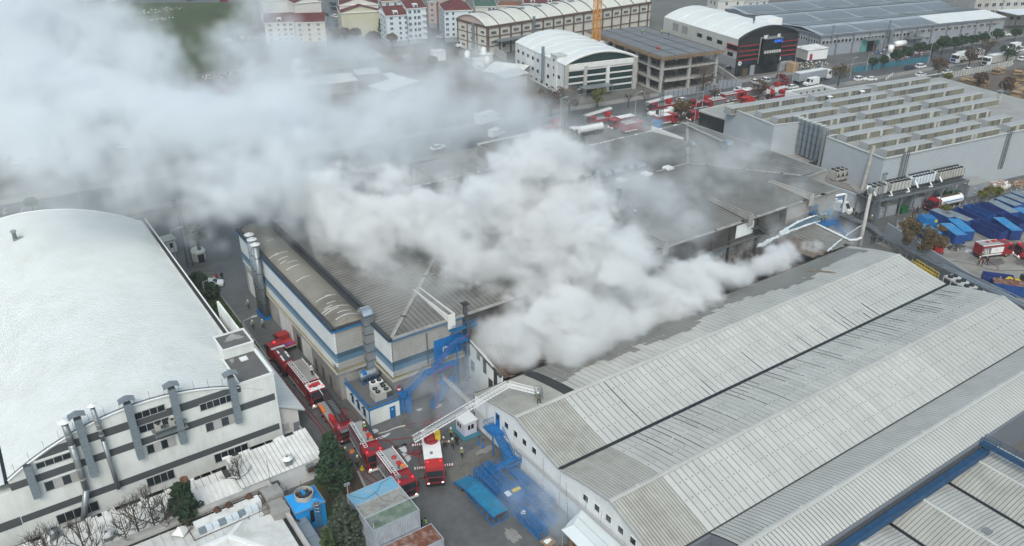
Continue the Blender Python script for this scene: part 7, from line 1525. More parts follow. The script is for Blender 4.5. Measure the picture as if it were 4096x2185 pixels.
for i,(x,y,h_,lab)in enumerate(((880,330,4.2,'left slim ailanthus sapling beyond the fence'),(960,310,4.8,'middle slim ailanthus sapling beyond the fence'),(1040,300,4.4,'right slim ailanthus sapling beyond the fence'),(930,390,2.4,'bushy green weed by the fence and the pale skips'),(830,385,2.0,'yellowish weed left of the bushy green one'),(480,480,4.0,'slim sapling in front of the tank truck'))):
 p=at('w6',x,y);put(round_tree(h_,30+i,'leaf_yellow' if i!=3 else'leaf_mid',700,.2,.34),p[0],p[1],0,lab,cat='sapling')
# buildings beyond the main road
def root_at(name,label,cat,v,x0,y0,x1,y1,z):
 """thing whose local x axis runs along its front eaves, seen from (x0, y0) to (x1, y1) at height z; returns (thing, length)"""
 a,b=at(v,x0,y0,z),at(v,x1,y1,z);t=thing(name,label,cat,(a[0],a[1],0),math.atan2(b[1]-a[1],b[0]-a[0]));return t,math.hypot(b[0]-a[0],b[1]-a[1])
def barrel(parent,x0,x1,y0,y1,z0,rise,m,n=14,seams=0,name='roof',over=.2):
 mb=MB();pts=[(x0+(x1-x0)*k/n,z0+rise*math.sin(math.pi*k/n)**.8)for k in range(n+1)]
 for(xa,za),(xb,zb)in zip(pts[:-1],pts[1:]):mb.quad((xa,y0-over,za),(xb,y0-over,zb),(xb,y1,zb),(xa,y1,za))
 o=mb.build(name,m,parent)
 for k in range(seams):
  y=y0+(y1-y0)*(k+1)/(seams+1);MB().tube([(x,y,z+.03)for x,z in pts],.12,4).build('seam',m,o)
 return o,pts
t,W_=root_at('white_factory','white vaulted factory with tall dark glass front opposite the burning hall','factory','t3',485,485,1012,425,10.5);D_=38;FZ=10.5
MB().box(0,W_,.3,D_,0,FZ).build('wall','wall_white',t);rf,pts=barrel(t,-.2,W_+.2,0,D_,FZ,3.2,'vault_white',16,5)
mb=MB();mb.prism([(x,z)for x,z in pts],.32,.6,'y');mb.build('gable','glass_green',t)
mb=MB();mb.tube([(x,-.1,z)for x,z in pts],.45,6);mb.build('arch_trim','frame_white',t)
MB().box(-.3,1.1,-.5,.3,0,FZ+.1).box(W_-1.1,W_+.4,-.5,.3,0,FZ+.1).box(6.9,8.0,-.45,.29,0,FZ-1.0).build('pier','concrete_pale',t)
MB().box(1.1,6.9,-.3,.28,FZ-1.9,FZ-.1).box(8.0,W_-1.1,-.3,.28,FZ-1.6,FZ-.1).box(15.4,16.5,-.4,.28,0,FZ-1.6).build('fascia_panel','frame_white',t)
for(xa,xb)in((1.15,6.85),(8.05,15.35),(16.55,W_-1.15)):
 for k in range(4):
  z0=.3+k*2.1;n=int((xb-xa)/1.3);MB().box(xa,xb,-.1,.27,z0+1.6,z0+2.05).build('spandrel','frame_white',t)
  for j in range(n):MB().box(xa+(xb-xa)*j/n+.04,xa+(xb-xa)*(j+1)/n-.04,.1,.26,z0,z0+1.58).build('pane','glass_green',t)
for k in range(9):
 y=3.4+k*3.9
 for z in(7.3,3.6)if k>0 else(5.2,):MB().box(-.06,-.002,y,y+1.5,z,z+1.1).build('window','glass',t)
 if k%2:MB().box(-.05,-.002,y-1.0,y-.85,.5,FZ-.3).build('downpipe','frame_grey',t)
for k in range(4):MB().box(-.06,-.002,12+k*4,13.4+k*4,.8,1.6).build('window','glass',t)
MB().box(-.9,-.1,14.6,15.4,2,FZ+3.0).build('duct','duct_blue',t);s_=MB().box(-.3,3.4,5.5,9.5,0,FZ+1.6).build('stair_tower','wall_white',t);MB().box(-.6,3.7,5.2,9.8,FZ+1.601,FZ+1.8).build('cap','panel_light',s_)
for z in(FZ-.3,FZ-2.8,FZ-5.2):MB().box(-.36,-.302,7,7.8,z,z+.9).build('window','glass',s_)
MB().box(W_-.5,W_+7,24,34,0,7.5).box(W_+1,W_+5,26,31,7.5,10.5).build('rear_block','white_paint',t)
MB().box(5,16,-4.5,-.5,3.0,3.3).build('entrance_canopy','galv',t);[MB().box(x,x+.15,-4.2,-4.05,0,3.0).build('post','galv',t)for x in(5.5,10,15.5)]
sh,l_=root_at('side_shed','low pale shed with grey ribbed roof left of the white vaulted factory','shed','t3',0,600-60,130,555,3.6);MB().box(-6,l_,0,9,0,3.5).build('wall','concrete',sh);mb=MB();mb.quad((-6.5,-.8,3.5),(l_+.4,-.8,3.5),(l_+.4,9.5,4.8),(-6.5,9.5,4.8));mb.build('roof','roof_white',sh)
cs_,l_=root_at('side_shed','low shed with two-tone ribbed canopy roof beyond the thin smoke','shed','u2',1680,1030,1935,1155,3.6);MB().box(0,l_,.5,8,0,3.4).build('wall','concrete',cs_);mb=MB();mb.quad((-.5,-.5,3.5),(l_,-.5,3.5),(l_,9,4.4),(-.5,9,4.4));mb.build('roof','panel_light',cs_)
o=at('t3',1185,690);d=at('t3',1580,635);t=thing('building_skeleton','unfinished concrete frame building with timber shuttering around its top deck','construction',o,math.atan2(d[1]-o[1],d[0]-o[0]));W_,D_,H_=23.0,46.0,11.8
for k,z in enumerate((0.2,3.9,7.9)):
 MB().box(0,W_,0,D_,z-.45,z).build('floor_slab','concrete',t);MB().box(-.1,W_+.1,-.15,.35,z-.55,z+.05).build('edge_beam','concrete_pale',t);MB().box(-.15,.3,.35,D_,z-.55,z+.05).build('edge_beam','concrete_pale',t)
for i in range(3):
 for j in range(7):MB().box(i*11.0+0,i*11.0+.95,j*7.4,j*7.4+.95,0,H_-.4).build('column','concrete_pale',t)
MB().box(4,W_,D_-3,D_-2.6,0,H_-.5).build('core_wall','concrete_dark',t);MB().box(-1.3,W_+1.3,-1.3,D_+1,H_-.4,H_-.2).build('shutter_deck','wood_dark',t)
rr=random.Random(4)
for i in range(4):
 for j in range(6):
  x0,y0=.1+i*5.8,.4+j*7.6;bl=MB().box(x0,x0+5.3,y0,y0+7.0,H_-.19,H_-.12).build('deck_bay','steel_dark',t)
  for q in range(11):MB().box(x0+.1,x0+5.2,y0+.15+q*.63,y0+.55+q*.63,H_-.12,H_+.08).build('filler_row','filler',bl)
mb=MB()
for k in range(70):
 x=-1.2+k*.36;mb.bar((x,-1.9+rr.uniform(-.3,.2),H_-.7+rr.uniform(-.2,.1)),(x,-.6,H_+.15),.12)
for k in range(90):
 y=k*.52;mb.bar((-1.9+rr.uniform(-.3,.2),y,H_-.6+rr.uniform(-.2,.1)),(-.6,y,H_+.12),.12)
for z in(-.3,.1):mb.bar((-1.4,-1.4,H_+z),(W_+1.3,-1.4,H_+z),.14).bar((-1.4,-1.4,H_+z),(-1.4,D_,H_+z),.14)
o_=mb.build('shuttering_timber','wood',t);o_['kind']='stuff';mb=MB()
for k in range(160):x,y=rr.uniform(.5,W_-.5),rr.uniform(.5,D_*.5);mb.bar((x,y,8.0),(x,y,H_-.4),.07)
o_=mb.build('prop','rust',t);o_['kind']='stuff';mb=MB()
for k in range(150):
 z=rr.choice((.2,3.9,7.9));x,y=rr.uniform(1,W_-1),rr.uniform(1,16);a=rr.uniform(0,3);mb.bar((x,y,z+.08),(x+1.6*math.cos(a),y+1.6*math.sin(a),z+rr.uniform(.08,.5)),.14)
o_=mb.build('loose_timber','wood_dark',t);o_['kind']='stuff'
for i,(x,y,lab)in enumerate(((1055,250,'worker in light vest bending on the deck of the concrete frame, left one'),(1200,255,'worker standing in the middle of the concrete frame deck'),(1253,270,'worker in dark clothes standing right of the middle on the frame deck'))):p=at('t3',x,y,12);person(lab,p[0],p[1],11.9,i,'hiviz' if i<2 else'dark','lean' if i==0 else'stand')
p=at('t3',1173,362,12);q_=thing('site_crate','small red crate on the deck of the concrete frame','crate',(p[0],p[1],11.95));MB().box(-.5,.5,-.4,.4,0,.6).build('crate_body','red_bright',q_)
p=at('t3',742,262,13.0);t=thing('tower_crane','orange lattice tower crane mast rising behind the white factory','crane',(p[0],p[1]+2,0));mb=MB()
for sx in(-1.0,1.0):
 for sy in(-1.0,1.0):mb.bar((sx,sy,0),(sx,sy,42),.22)
for k in range(24):
 z=k*1.75
 for a_,b_ in(((-1,-1),(1,-1)),((1,-1),(1,1)),((1,1),(-1,1)),((-1,1),(-1,-1))):mb.bar((*a_,z),(*b_,z+1.75),.12).bar((*a_,z),(*b_,z),.12).bar((*b_,z),(*a_,z+1.75),.09)
mb.build('mast','crane_orange',t)
t,W_=root_at('plastics_factory','vaulted grey factory with a black front, red stripes and a blue sign','factory','u6',1108,425,2110,312,13.0);D_,FZ=46,13.0
MB().box(0,W_,.3,D_,6.2,FZ).build('upper_wall','panel_light',t);MB().box(0,W_,.3,D_,0,3.0).build('wall','facade_slate',t);MB().box(0,W_,.3,D_,3.0,6.2).build('wall','facade_grey',t)
rf,pts=barrel(t,0,W_,0,D_,FZ,3.4,'vault_white',16,4);mb=MB();mb.prism([(x,z)for x,z in pts],.1,.5,'y');mb.build('gable','graphite',t);mb=MB();mb.tube([(x,-.2,z+.1)for x,z in pts],.5,6);mb.build('arch_trim','graphite',t)
MB().box(-.15,9.0,-.35,.29,3.6,FZ+.15).box(18.0,W_+.2,-.35,.29,3.6,FZ+.15).box(-.15,.9,-.3,.29,0,3.6).box(W_-.9,W_+.2,-.3,.29,0,3.6).box(8.2,18.8,-.1,.29,0,3.6).build('front_panel','graphite',t)
for z in(5.6,7.2,8.8,10.6):
 MB().box(-.1,8.9,-.55,-.36,z,z+.22).box(18.3,W_+.15,-.55,-.36,z,z+.22).build('red_stripe','sign_red',t)
for z in(6.1,7.7,9.3):MB().box(.5,8.8,-.40,-.352,z,z+.9).box(18.8,W_-.5,-.40,-.352,z,z+.9).build('window_band','graphite_glass',t)
MB().box(-.3,-.002,.4,6.2,8.8,9.0).box(-.3,-.002,.4,6.2,10.6,10.8).box(-.3,-.002,6.0,6.2,9.0,10.6).build('red_stripe','sign_red',t);MB().box(-.1,-.002,.5,6.0,9.0,10.6).build('window_band','graphite_glass',t)
for y,z in((2.5,6.6),(2.5,1.8),(9,9.5),(15,9.6),(21,9.7)):MB().box(-.08,-.002,y,y+3.0,z,z+1.3).build('window','graphite_glass',t)
for y in(30,36):MB().box(-.1,-.002,y,y+3.6,9.2,12.0).build('loading_door','concrete',t)
gb_=MB().box(9.6,17.4,-2.2,-.36,3.4,12.6).build('glass_bay','graphite_glass',t);MB().box(9.4,17.6,-2.4,-.36,12.6,12.8).build('bay_roof','grey_paint',gb_)
for k in range(7):MB().box(9.8+k*1.1,10.7+k*1.1,-2.24,-2.202,7.6,8.6).build('blind','panel_light',gb_)
for k in range(8):MB().box(9.58+k*1.1,9.64+k*1.1,-2.26,-2.201,3.5,12.5).build('mullion','black_paint',gb_)
lettering(t,'APAG',1.5,(15.6,-2.3,11.6),(math.pi/2,0,0),'sign_blue',.08)
for x in(2.9,20.6):
 lettering(t,'BEN PLASTIC',.72,(x+1.6,-.6,4.7),(math.pi/2,0,0),'sign_navy',.03);s_=MB().tube([(x-1.8,-.37,4.7),(x-1.8,-.5,4.7)],.75,16).build('round_logo','white_paint',t);MB().tube([(x-1.8,-.501,4.7),(x-1.8,-.53,4.7)],.35,10).build('logo_mark','facade_grey',s_)
MB().box(1.2,6.0,-.1,.27,0,3.5).build('gate_opening','black_paint',t);MB().box(6.4,8.2,-.25,.28,0,3.5).build('pier','facade_grey',t);MB().box(20.0,25.0,-.25,.28,.1,3.9).build('shutter_door','facade_grey',t)
for k in range(3):MB().box(20.7+k*1.4,21.2+k*1.4,-.28,-.252,1.7,2.0).build('door_window','black_paint',t)
MB().box(2.6,4.6,-.9,-.12,0,2.6).build('stacked_crates','wood_dark',t);fan_unit('air_conditioner','pair of white air conditioning units on the black bay roof, left side',*[c for c in(lambda q:(q[0],q[1],12.85))((t.matrix_basis@Vector((10.6,-1.3,0))))],1.6,.7,1.0,2,1,'white_paint');fan_unit('air_conditioner','single white air conditioning unit on the black bay roof, right side',*[c for c in(lambda q:(q[0],q[1],12.85))((t.matrix_basis@Vector((16.4,-1.3,0))))],.9,.7,1.0,1,1,'white_paint')
p=at('u6',1345,185,15.5);q_=thing('roof_flue','short flue with a red tip on the white roof of the black-fronted factory','flue',(p[0],p[1],15.2));MB().cyl((0,0),.3,0,2.2,8).build('pipe','galv',q_);MB().cyl((0,0),.4,2.2,2.7,8).build('tip','rust',q_)
MB().box(W_-4,W_+3,12,19,10,16.0).build('rear_block','white_paint',t)
an2,l_=root_at('white_annex','small white annex on stilts with a flat ribbed roof beside the black-fronted factory','annex','u6',2075,545,2290,615,5.2);MB().box(0,l_,0,9,1.6,5.1).build('wall','panel_light',an2);mb=MB();mb.quad((-.3,-.3,5.2),(l_+.3,-.3,5.2),(l_+.3,9.5,5.6),(-.3,9.5,5.6));mb.build('roof','roof_white',an2);MB().box(l_,l_+.1,0,9,1.6,5.15).build('end_wall','white_paint',an2);MB().box(l_+.101,l_+.15,1,2.2,1.7,3.9).build('door','red_dull',an2)
for k in range(4):MB().box(.3+k*(l_-.6)/3,.5+k*(l_-.6)/3,.1,.3,0,1.6).build('stilt','steel_dark',an2)
t,W_=root_at('solar_factory','long grey-blue factory whose wide low roof is covered with solar panels','factory','t4',530,265,1905,130,8.0);D_=62
MB().box(0,W_,.2,D_,0,8.0).build('wall','facade_grey',t)
for k in range(13):
 x=k*W_/12;MB().box(x-.25,x+.25,-.15,.19,0,7.9).build('pilaster','facade_slate',t)
for y in(0,6,12,18,24):MB().box(-.12,-.002,y+.3,y+.7,0,7.9).build('pilaster','facade_slate',t)
MB().box(-.4,W_+.4,-.35,-.16,7.4,8.15).box(-.5,-.13,-.3,D_,7.4,8.15).build('fascia','facade_slate',t)
rz=[(0,8.1),(12,9.3),(24,8.1),(36,9.3),(48,8.1),(60,9.3)];mb=MB()
for(ya,za),(yb,zb)in zip(rz[:-1],rz[1:]):mb.quad((-.4,ya-.3,za),(W_+.3,ya-.3,za),(W_+.3,yb-.3,zb),(-.4,yb-.3,zb))
rf=mb.build('roof','solar_roof',t);n_=0
for s_i,((ya,za),(yb,zb))in enumerate(zip(rz[:-1],rz[1:])):
 for bx_ in range(5):
  x0=2+bx_*19.5
  if s_i==0 and bx_>2 or x0+17>W_:continue
  arr=MB().quad((x0,ya+.6,za+.16),(x0+17.6,ya+.6,za+.16),(x0+17.6,yb-1.0,zb+.13),(x0,yb-1.0,zb+.13)).build('solar_array','solar_roof',rf)
  for k in range(11):
   xa=x0+k*1.6
   for j in range(5 if s_i<2 else 1):
    m_=5 if s_i<2 else 1;t0,t1=j/m_,(j+1)/m_;yA=ya+.6+(yb-ya-1.6)*t0;yB=ya+.6+(yb-ya-1.6)*t1-.12;zA=za+(zb-za)*(yA-ya)/(yb-ya);zB=za+(zb-za)*(yB-ya)/(yb-ya)
    if n_<300:MB().quad((xa+.06,yA,zA+.2),(xa+1.54,yA,zA+.2),(xa+1.54,yB,zB+.2),(xa+.06,yB,zB+.2)).build('solar_panel','solar',arr);n_+=1
    else:pass
  if n_>=300:
   mb=MB()
   for k in range(11):
    for j in range(5):
     xa=x0+k*1.6;yA=ya+.6+(yb-ya-1.6)*j/5;yB=yA+(yb-ya-1.6)/5-.12;zA=za+(zb-za)*(yA-ya)/(yb-ya);zB=za+(zb-za)*(yB-ya)/(yb-ya);mb.quad((xa+.06,yA,zA+.22),(xa+1.54,yA,zA+.22),(xa+1.54,yB,zB+.22),(xa+.06,yB,zB+.22))
   o_=mb.build('solar_panels','solar',arr);o_['kind']='stuff'
mb=MB();mb.quad((W_-38,-.2,8.2),(W_+.2,-.2,8.2),(W_+.2,11.4,9.35),(W_-38,11.4,9.35));mb.build('white_roof','vault_white',t)
for k in range(36):
 x=1+k*1.85
 if k<24:window(t,(x,-.0,4.6),'x',1.25,1.2,1,'frame_white','glass')
for k in range(16):window(t,(-.0,1.2+k*1.5,4.6),'y',.95,1.2,1,'frame_white','glass')
for k in range(12):
 x=W_*.52+k*3.6
 if x<W_-3:
  window(t,(x,0,5.2),'x',2.2,1.2,3,'frame_white','glass');window(t,(x,0,2.2),'x',1.8,1.1,3,'frame_white','glass')if k%3!=2 else None
lettering(t,'FABRIKA',1.3,(W_-5.5,-.4,6.5),(math.pi/2,0,0),'pink_bag',.03)
MB().box(20.5,29.5,-3.6,-.1,5.0,5.2).build('canopy','galv',t);MB().box(20.7,29.3,-.3,-.16,0,5.0).build('porch_wall','teal',t);MB().box(23.5,26.8,-.36,-.301,0,4.5).build('doorway','black_paint',t);MB().box(27.2,28.4,-.36,-.301,0,2.6).build('door','red_dull',t)
for k,(x,y)in enumerate(((34,-1.5),(44,-1.6),(47.5,-1.6))):MB().cyl((x,y),.8,4.6 if k else 3,6.6 if k else 7.9,10).build('exhaust','galv',t)
MB().box(42,51,-3.4,-.2,3.8,4.0).build('plant_shelf','galv',t)
for x in(5,33,60):MB().box(x,x+.6,-.5,.1,5,11.5).build('flue','duct_blue',t)if x!=60 else None
q_=thing('cement_tank','white horizontal tank on a rusty shed beside the solar roof factory','tank',(*at('t4',1110,340,3.5)[:2],0),-.15);MB().box(-5,3,-2.2,2.2,0,3.0).build('shed','concrete',q_);MB().box(-5.2,3.2,-2.4,2.4,3.0,3.12).build('shed_roof','rust',q_);MB().tube([(-2.5,0,4.3),(2.6,0,4.3)],1.15,14).build('tank','white_paint',q_,True)
t,W_=root_at('cream_works','long cream works building with brown bands and a ribbed vaulted roof','factory','t2',1765,200,3130,-8,11.0)
W_=90;D_=21
MB().box(0,W_,.2,D_,0,10.3).build('wall','facade_cream',t);MB().box(-.3,W_,-.3,.19,10.3,11.2).box(-.3,-.002,.2,D_,10.3,11.2).build('band','band_brown',t)
for z in(3.2,6.8):MB().box(0,W_,-.1,.19,z,z+.35).box(-.1,-.002,.2,D_,z,z+.35).build('band','band_brown',t)
for k in range(17):MB().box(k*5.5,k*5.5+.6,-.15,.19,0,10.3).build('pilaster','band_brown',t)
for k in range(4):MB().box(-.15,-.002,.2+k*6.6,.8+k*6.6,0,10.3).build('pilaster','band_brown',t)
for k in range(16):
 for z in(7.9,4.3):window(t,(k*5.5+1.6,.0,z),'x',2.6,1.1,4,'frame_white','glass')if z>7 or k<4 else None
for k in range(3):
 for z in(7.9,4.5,1.2):window(t,(.0,2.2+k*6.6,z),'y',2.4,1.0,3,'frame_white','glass')
n=10;mb=MB();pts=[(.3+(D_-.6)*k/n,11.2+3.0*math.sin(math.pi*k/n)**.8)for k in range(n+1)]
for(ya,za),(yb,zb)in zip(pts[:-1],pts[1:]):mb.quad((-.5,ya,za),(W_,ya,za),(W_,yb,zb),(-.5,yb,zb))
rf=mb.build('roof','vault_cream',t)
for k in range(11):MB().tube([(5.5+k*8.2,y,z+.08)for y,z in pts],.22,4).build('dark_rib','seam_dark',rf)
mb=MB();mb.prism(pts,-.1,.0,'x');mb.build('gable','facade_pink',t);MB().tube([(-.5,y,z)for y,z in pts],.3,5).build('arch_trim','frame_white',t)
MB().box(3,20,-4.5,-.2,5.6,5.8).build('canopy','galv',t);[MB().box(x,x+.2,-4.3,-4.1,0,5.6).build('post','frame_grey',t)for x in(3.5,11,19.5)];MB().box(-1.0,-.2,8.4,9.3,0,11.4).build('duct','duct_blue',t);MB().box(22,22.9,-.9,-.2,2,12.5).build('duct','galv',t)
for k in range(5):MB().box(22+9*k,24.5+9*k,8,10,14.1,14.5).build('rooflight','galv',t)
def apartment(label,v,x0,y0,x1,y1,z,depth,floors,wins,wall,roofm,rise=2.2,hip=False,win='glass_blue',dormer=0,base='facade_grey',blank=False,side=True,wn=2,z_base=0.0,balcony=False):
 t,W_=root_at('apartment_block',label,'apartment block',v,x0,y0,x1,y1,z);fh=(z-2.0)/floors
 MB().box(0,W_,0,depth,2.0,z).build('wall',wall,t);MB().box(0,W_,.02,depth,0,2.0).build('ground_floor',base,t);MB().box(-.3,W_+.3,-.35,depth+.3,z,z+.3).build('cornice','frame_white',t)
 h=z+.3+rise;ov=.2
 if hip:mb=MB();a,b,c,d=(-ov,-ov,z+.3),(W_+ov,-ov,z+.3),(W_+ov,depth+ov,z+.3),(-ov,depth+ov,z+.3);q=min(W_,depth)*.42;e,f=(q,depth/2,h),(W_-q,depth/2,h);mb.quad(a,b,f,e).quad(c,d,e,f).poly([b,c,f]).poly([d,a,e]);mb.build('roof',roofm,t)
 elif blank:mb=MB();mb.quad((-ov,-ov,z+.3),(W_/2,-ov,h),(W_/2,depth,h),(-ov,depth,z+.3)).quad((W_/2,-ov,h),(W_+ov,-ov,z+.3),(W_+ov,depth,z+.3),(W_/2,depth,h));mb.build('roof',roofm,t);mb=MB();mb.prism([(0,z+.3),(W_,z+.3),(W_/2,h-.1)],0.05,.3,'y');mb.build('gable',wall,t)
 else:mb=MB();mb.quad((-ov,-ov,z+.3),(W_+ov,-ov,z+.3),(W_+ov,depth*.5,h),(-ov,depth*.5,h)).quad((-ov,depth*.5,h),(W_+ov,depth*.5,h),(W_+ov,depth,z+.3),(-ov,depth,z+.3));mb.build('roof',roofm,t);mb=MB();mb.prism([(0,z+.3),(depth,z+.3),(depth/2,h-.1)],0,.2,'x');mb.prism([(0,z+.3),(depth,z+.3),(depth/2,h-.1)],W_-.2,W_,'x');mb.build('gable',wall,t)
 for k in range(dormer):
  x=W_*(k+.5)/dormer-.9;q=MB().box(x,x+1.8,.6,3.2,z+.3,z+1.7).build('dormer','frame_white',t);MB().box(x+.3,x+1.5,.55,.598,z+.6,z+1.4).build('window',win,q)
 if not blank:
  for f in range(floors):
   for k,x in enumerate(wins):window(t,(W_*x,0,2.0+f*fh+fh*.3),'x',1.25 if k%3!=1 else.95,fh*.5,wn if k%3!=1 else 1,'frame_white',win)
   if side:
    for y in(.25,.6):MB().box(-.04,-.002,depth*y,depth*y+1.0,2.0+f*fh+fh*.3,2.0+f*fh+fh*.75).build('window',win,t)
   if balcony:
    bx_=MB().box(W_*.80,W_*.99,-1.1,-.002,2.0+f*fh,2.0+f*fh+.12).box(W_*.80,W_*.99,-1.1,-1.02,2.1+f*fh,2.0+f*fh+.9).build('balcony','frame_white',t)
 return t
apartment('pale four-storey block with a dusty red roof, left half of the pair in smoke','u1',245,405,755,385,9.5,12,4,(.12,.42,.62,.82),'facade_pale','roof_red',2.6,dormer=1,win='glass')
apartment('cream and pink block with a dark red roof, right half of the pair in smoke','u1',765,400,1285,385,9.5,12,4,(.1,.42,.72),'facade_cream','roof_red',2.6,win='glass_blue',wn=3)
apartment('blank yellowish gabled apartment wall with dark red roof strips','u1',1560,235,2240,200,11.5,16,5,(),'facade_yellow','roof_red',2.3,blank=True)
apartment('white streaked gabled block with a long red roof right behind the yellowish blank wall','u1',1530,100,2200,80,13.5,18,5,(),'facade_pale','roof_red',2.6,blank=True)
apartment('grey gabled block with streaky white end in smoke beyond the red-roofed pair','u1',760,70,1215,30,11.5,16,5,(),'facade_pale','roof_red',2.2,blank=True)
apartment('blank grey block fading in the smoke at the left of the housing','u1',200,30,660,0,11.5,12,5,(),'facade_pale','concrete',1.0,blank=True)
apartment('light blue five-storey block with brown roof and dormers, lower left part','u2',160,245,460,225,12,14,5,(.18,.62,.9),'facade_blue','roof_red',2.6,dormer=1)
apartment('light blue five-storey block with corner balconies, taller right part','u2',465,140,745,120,14.0,14,5,(.08,.36,.55),'facade_blue','roof_red',2.2,dormer=1,balcony=True)
apartment('light blue corner block with a hipped dark red roof and a beige stair strip','u2',1020,170,1430,155,12.5,16,5,(.04,.27,.86),'facade_blue','roof_red',3.4,hip=True,dormer=0)
apartment('small block with a mottled green hipped roof','u2',1475,105,1790,100,9,14,3,(.6,.8),'facade_pale','roof_green',2.4,hip=True,side=False)
apartment('small cream house with a low brown roof beside the green-roofed block','u2',1800,90,2140,95,8.0,12,2,(.3,.7),'facade_cream','roof_orange',1.0,hip=True,side=False)
apartment('white block with dark red roof behind the vaulted cream works','u2',2200,60,2700,55,11,14,3,(.1,.35,.6,.85),'facade_pale','roof_red',2.0,dormer=2)
apartment('second white block with dark red roof further right behind the cream works','u2',2760,30,3200,20,11,14,3,(.2,.5,.8),'facade_pale','roof_red',1.8)
apartment('narrow grey terrace along the side street, nearest the corner block','u2',780,30,900,40,11,22,4,(.3,),'facade_pink','concrete',.5,side=True)
apartment('brown roofed block at the very top between the two light blue blocks','u2',100,30,400,15,12,12,4,(.2,.6),'facade_pale','roof_orange',1.6)
apartment('pink rendered block at the top behind the hipped red roof','u2',930,5,1330,0,14,14,4,(.2,.5,.8),'facade_pink','concrete',.6)
apartment('dark roofed block at the top beyond the crane mast','t3',730,10,1100,-5,10,14,3,(.2,.5,.8),'facade_grey','facade_slate',1.0)
apartment('low white row with grey roof at the top, left of the black-fronted factory','t3',1620,10,1900,-5,8,10,2,(.2,.5,.8),'facade_pale','facade_slate',.8)
apartment('white house with garage doors at the top behind the solar roof','t3',1820,18,1990,5,7,10,2,(.2,.5,.8),'facade_pale','facade_slate',.8)
t,W_=root_at('office_block','grey concrete office block with rows of paired windows at the top right corner','office','t4',1625,-60,2300,-40,12);a_=at('t4',1615,60,10)
t.location=(*at('t4',1620,205,0)[:2],0);t.rotation_euler=(0,0,-.42);MB().box(0,62,0,16,0,14.5).build('wall','concrete_pale',t)
for f in range(4):
 for k in range(16):window(t,(2+k*3.6,0,2.6+f*3.1),'x',1.9,1.5,2,'frame_white','glass')
for k in range(5):MB().box(k*14.4,k*14.4+.5,-.3,-.01,0,14.5).build('pilaster','concrete',t)
q_,l_=root_at('canopy_shed','blue-grey open shed roof at the right picture edge beyond the road','shed','t4',1985,115,2200,100,7);MB().box(0,30,0,18,7,7.3).build('roof','facade_blue',q_);[MB().box(x,x+.3,.2,.5,0,7).build('post','steel_dark',q_)for x in(.3,10,20,29)]
for i,(v,x0,y0,x1,y1,z,dp_,m,lab)in enumerate((('u1',1850,990,2250,930,4.0,7,'galv','long thin grey shed roof with a pale sign band beyond the smoke'),('u1',1180,1060,1850,990,3.5,5,'galv','lower continuation of the thin grey shed roof, dim in smoke'),('u2',420,1275,550,1255,4,16,'vault_white','large flat white shed roof behind the plume, rightmost'),('t2',870,640,1010,680,4,14,'roof_white','flat white shed roof in the plume, left of the rightmost one'),('t2',800,560,970,540,3.6,5,'vault_white','small white double-pitched roof above the shed roofs in smoke'),('t2',540,630,800,600,3.6,9,'roof_white','pale shed roof fading into the smoke'),('t2',380,650,560,625,3.2,8,'roof_white','faint pale shed roof furthest left in the smoke'))):
 t,l_=root_at('yard_shed',lab,'shed',v,x0,y0,x1,y1,z);MB().box(0,l_,.3,dp_,0,z-.2).build('wall','concrete',t);mb=MB();mb.quad((-.3,0,z),(l_+.3,0,z),(l_+.3,dp_,z+.8),(-.3,dp_,z+.8));mb.build('roof',m,t)
 if i==0:MB().box(l_-8,l_,-.15,-.02,z-.9,z+.1).build('sign_band','facade_blue',t)
t,l_=root_at('arched_shelter','small white arched shelter dim in the smoke','shelter','t2',345,520,440,510,2);barrel(t,0,l_,0,8,1.8,2.6,'vault_white',8);MB().box(0,l_,.2,8,0,1.8).build('wall','white_paint',t)
for i,(v,x,y,w2,d2,h2,m,lab)in enumerate((('u2',930,880,5,4,3.4,'white_paint','white cube cabin above the smoke near the bushes'),('u2',1520,990,3.5,3,3.0,'white_paint','white cube cabin left of the small silos'),('u2',1630,900,4.5,3,2.6,'facade_pale','pale equipment box between the silos and the cabin'))):
 p=at(v,x,y);t=thing('site_cabin',lab,'cabin',(p[0],p[1],0),-.2);MB().box(-w2/2,w2/2,-d2/2,d2/2,0,h2).build('wall',m,t);MB().box(-w2/2-.15,w2/2+.15,-d2/2-.15,d2/2+.15,h2,h2+.15).build('roof','vault_white',t)
for i,(x,y)in enumerate(((1360,900),(1600,850),(1605,900),(1650,985))):
 p=at('u2',x,y);t=thing('small_silo',['left solitary','back','middle','front'][i]+' one of the small white domed tanks by the low yard wall','tank',(p[0],p[1],0));MB().cyl((0,0),1.1,0,3.2,12).build('tank_body','white_paint',t,True);MB().lathe((0,0),[(1.1,3.2),(.8,3.8),(.3,4.1),(0,4.15)],12).build('dome','white_paint',t)
yw=thing('yard_wall','low pale retaining wall beside the side shed and the small tanks','wall');a_,b_=at('u2',1240,820),at('u2',1530,800);MB().bar((a_[0],a_[1],1),(b_[0],b_[1],1),.3,2).build('wall_panel','concrete',yw);a_,b_=at('u2',1290,880),at('u2',1900,1240);MB().bar((a_[0],a_[1],.8),(b_[0],b_[1],.8),.4,1.6).build('wall_panel','concrete_pale',yw);a_,b_=at('u2',1700,770),at('u2',1930,900);MB().bar((a_[0],a_[1],1.5),(b_[0],b_[1],1.2),.4,3).build('wall_panel','concrete_pale',yw)
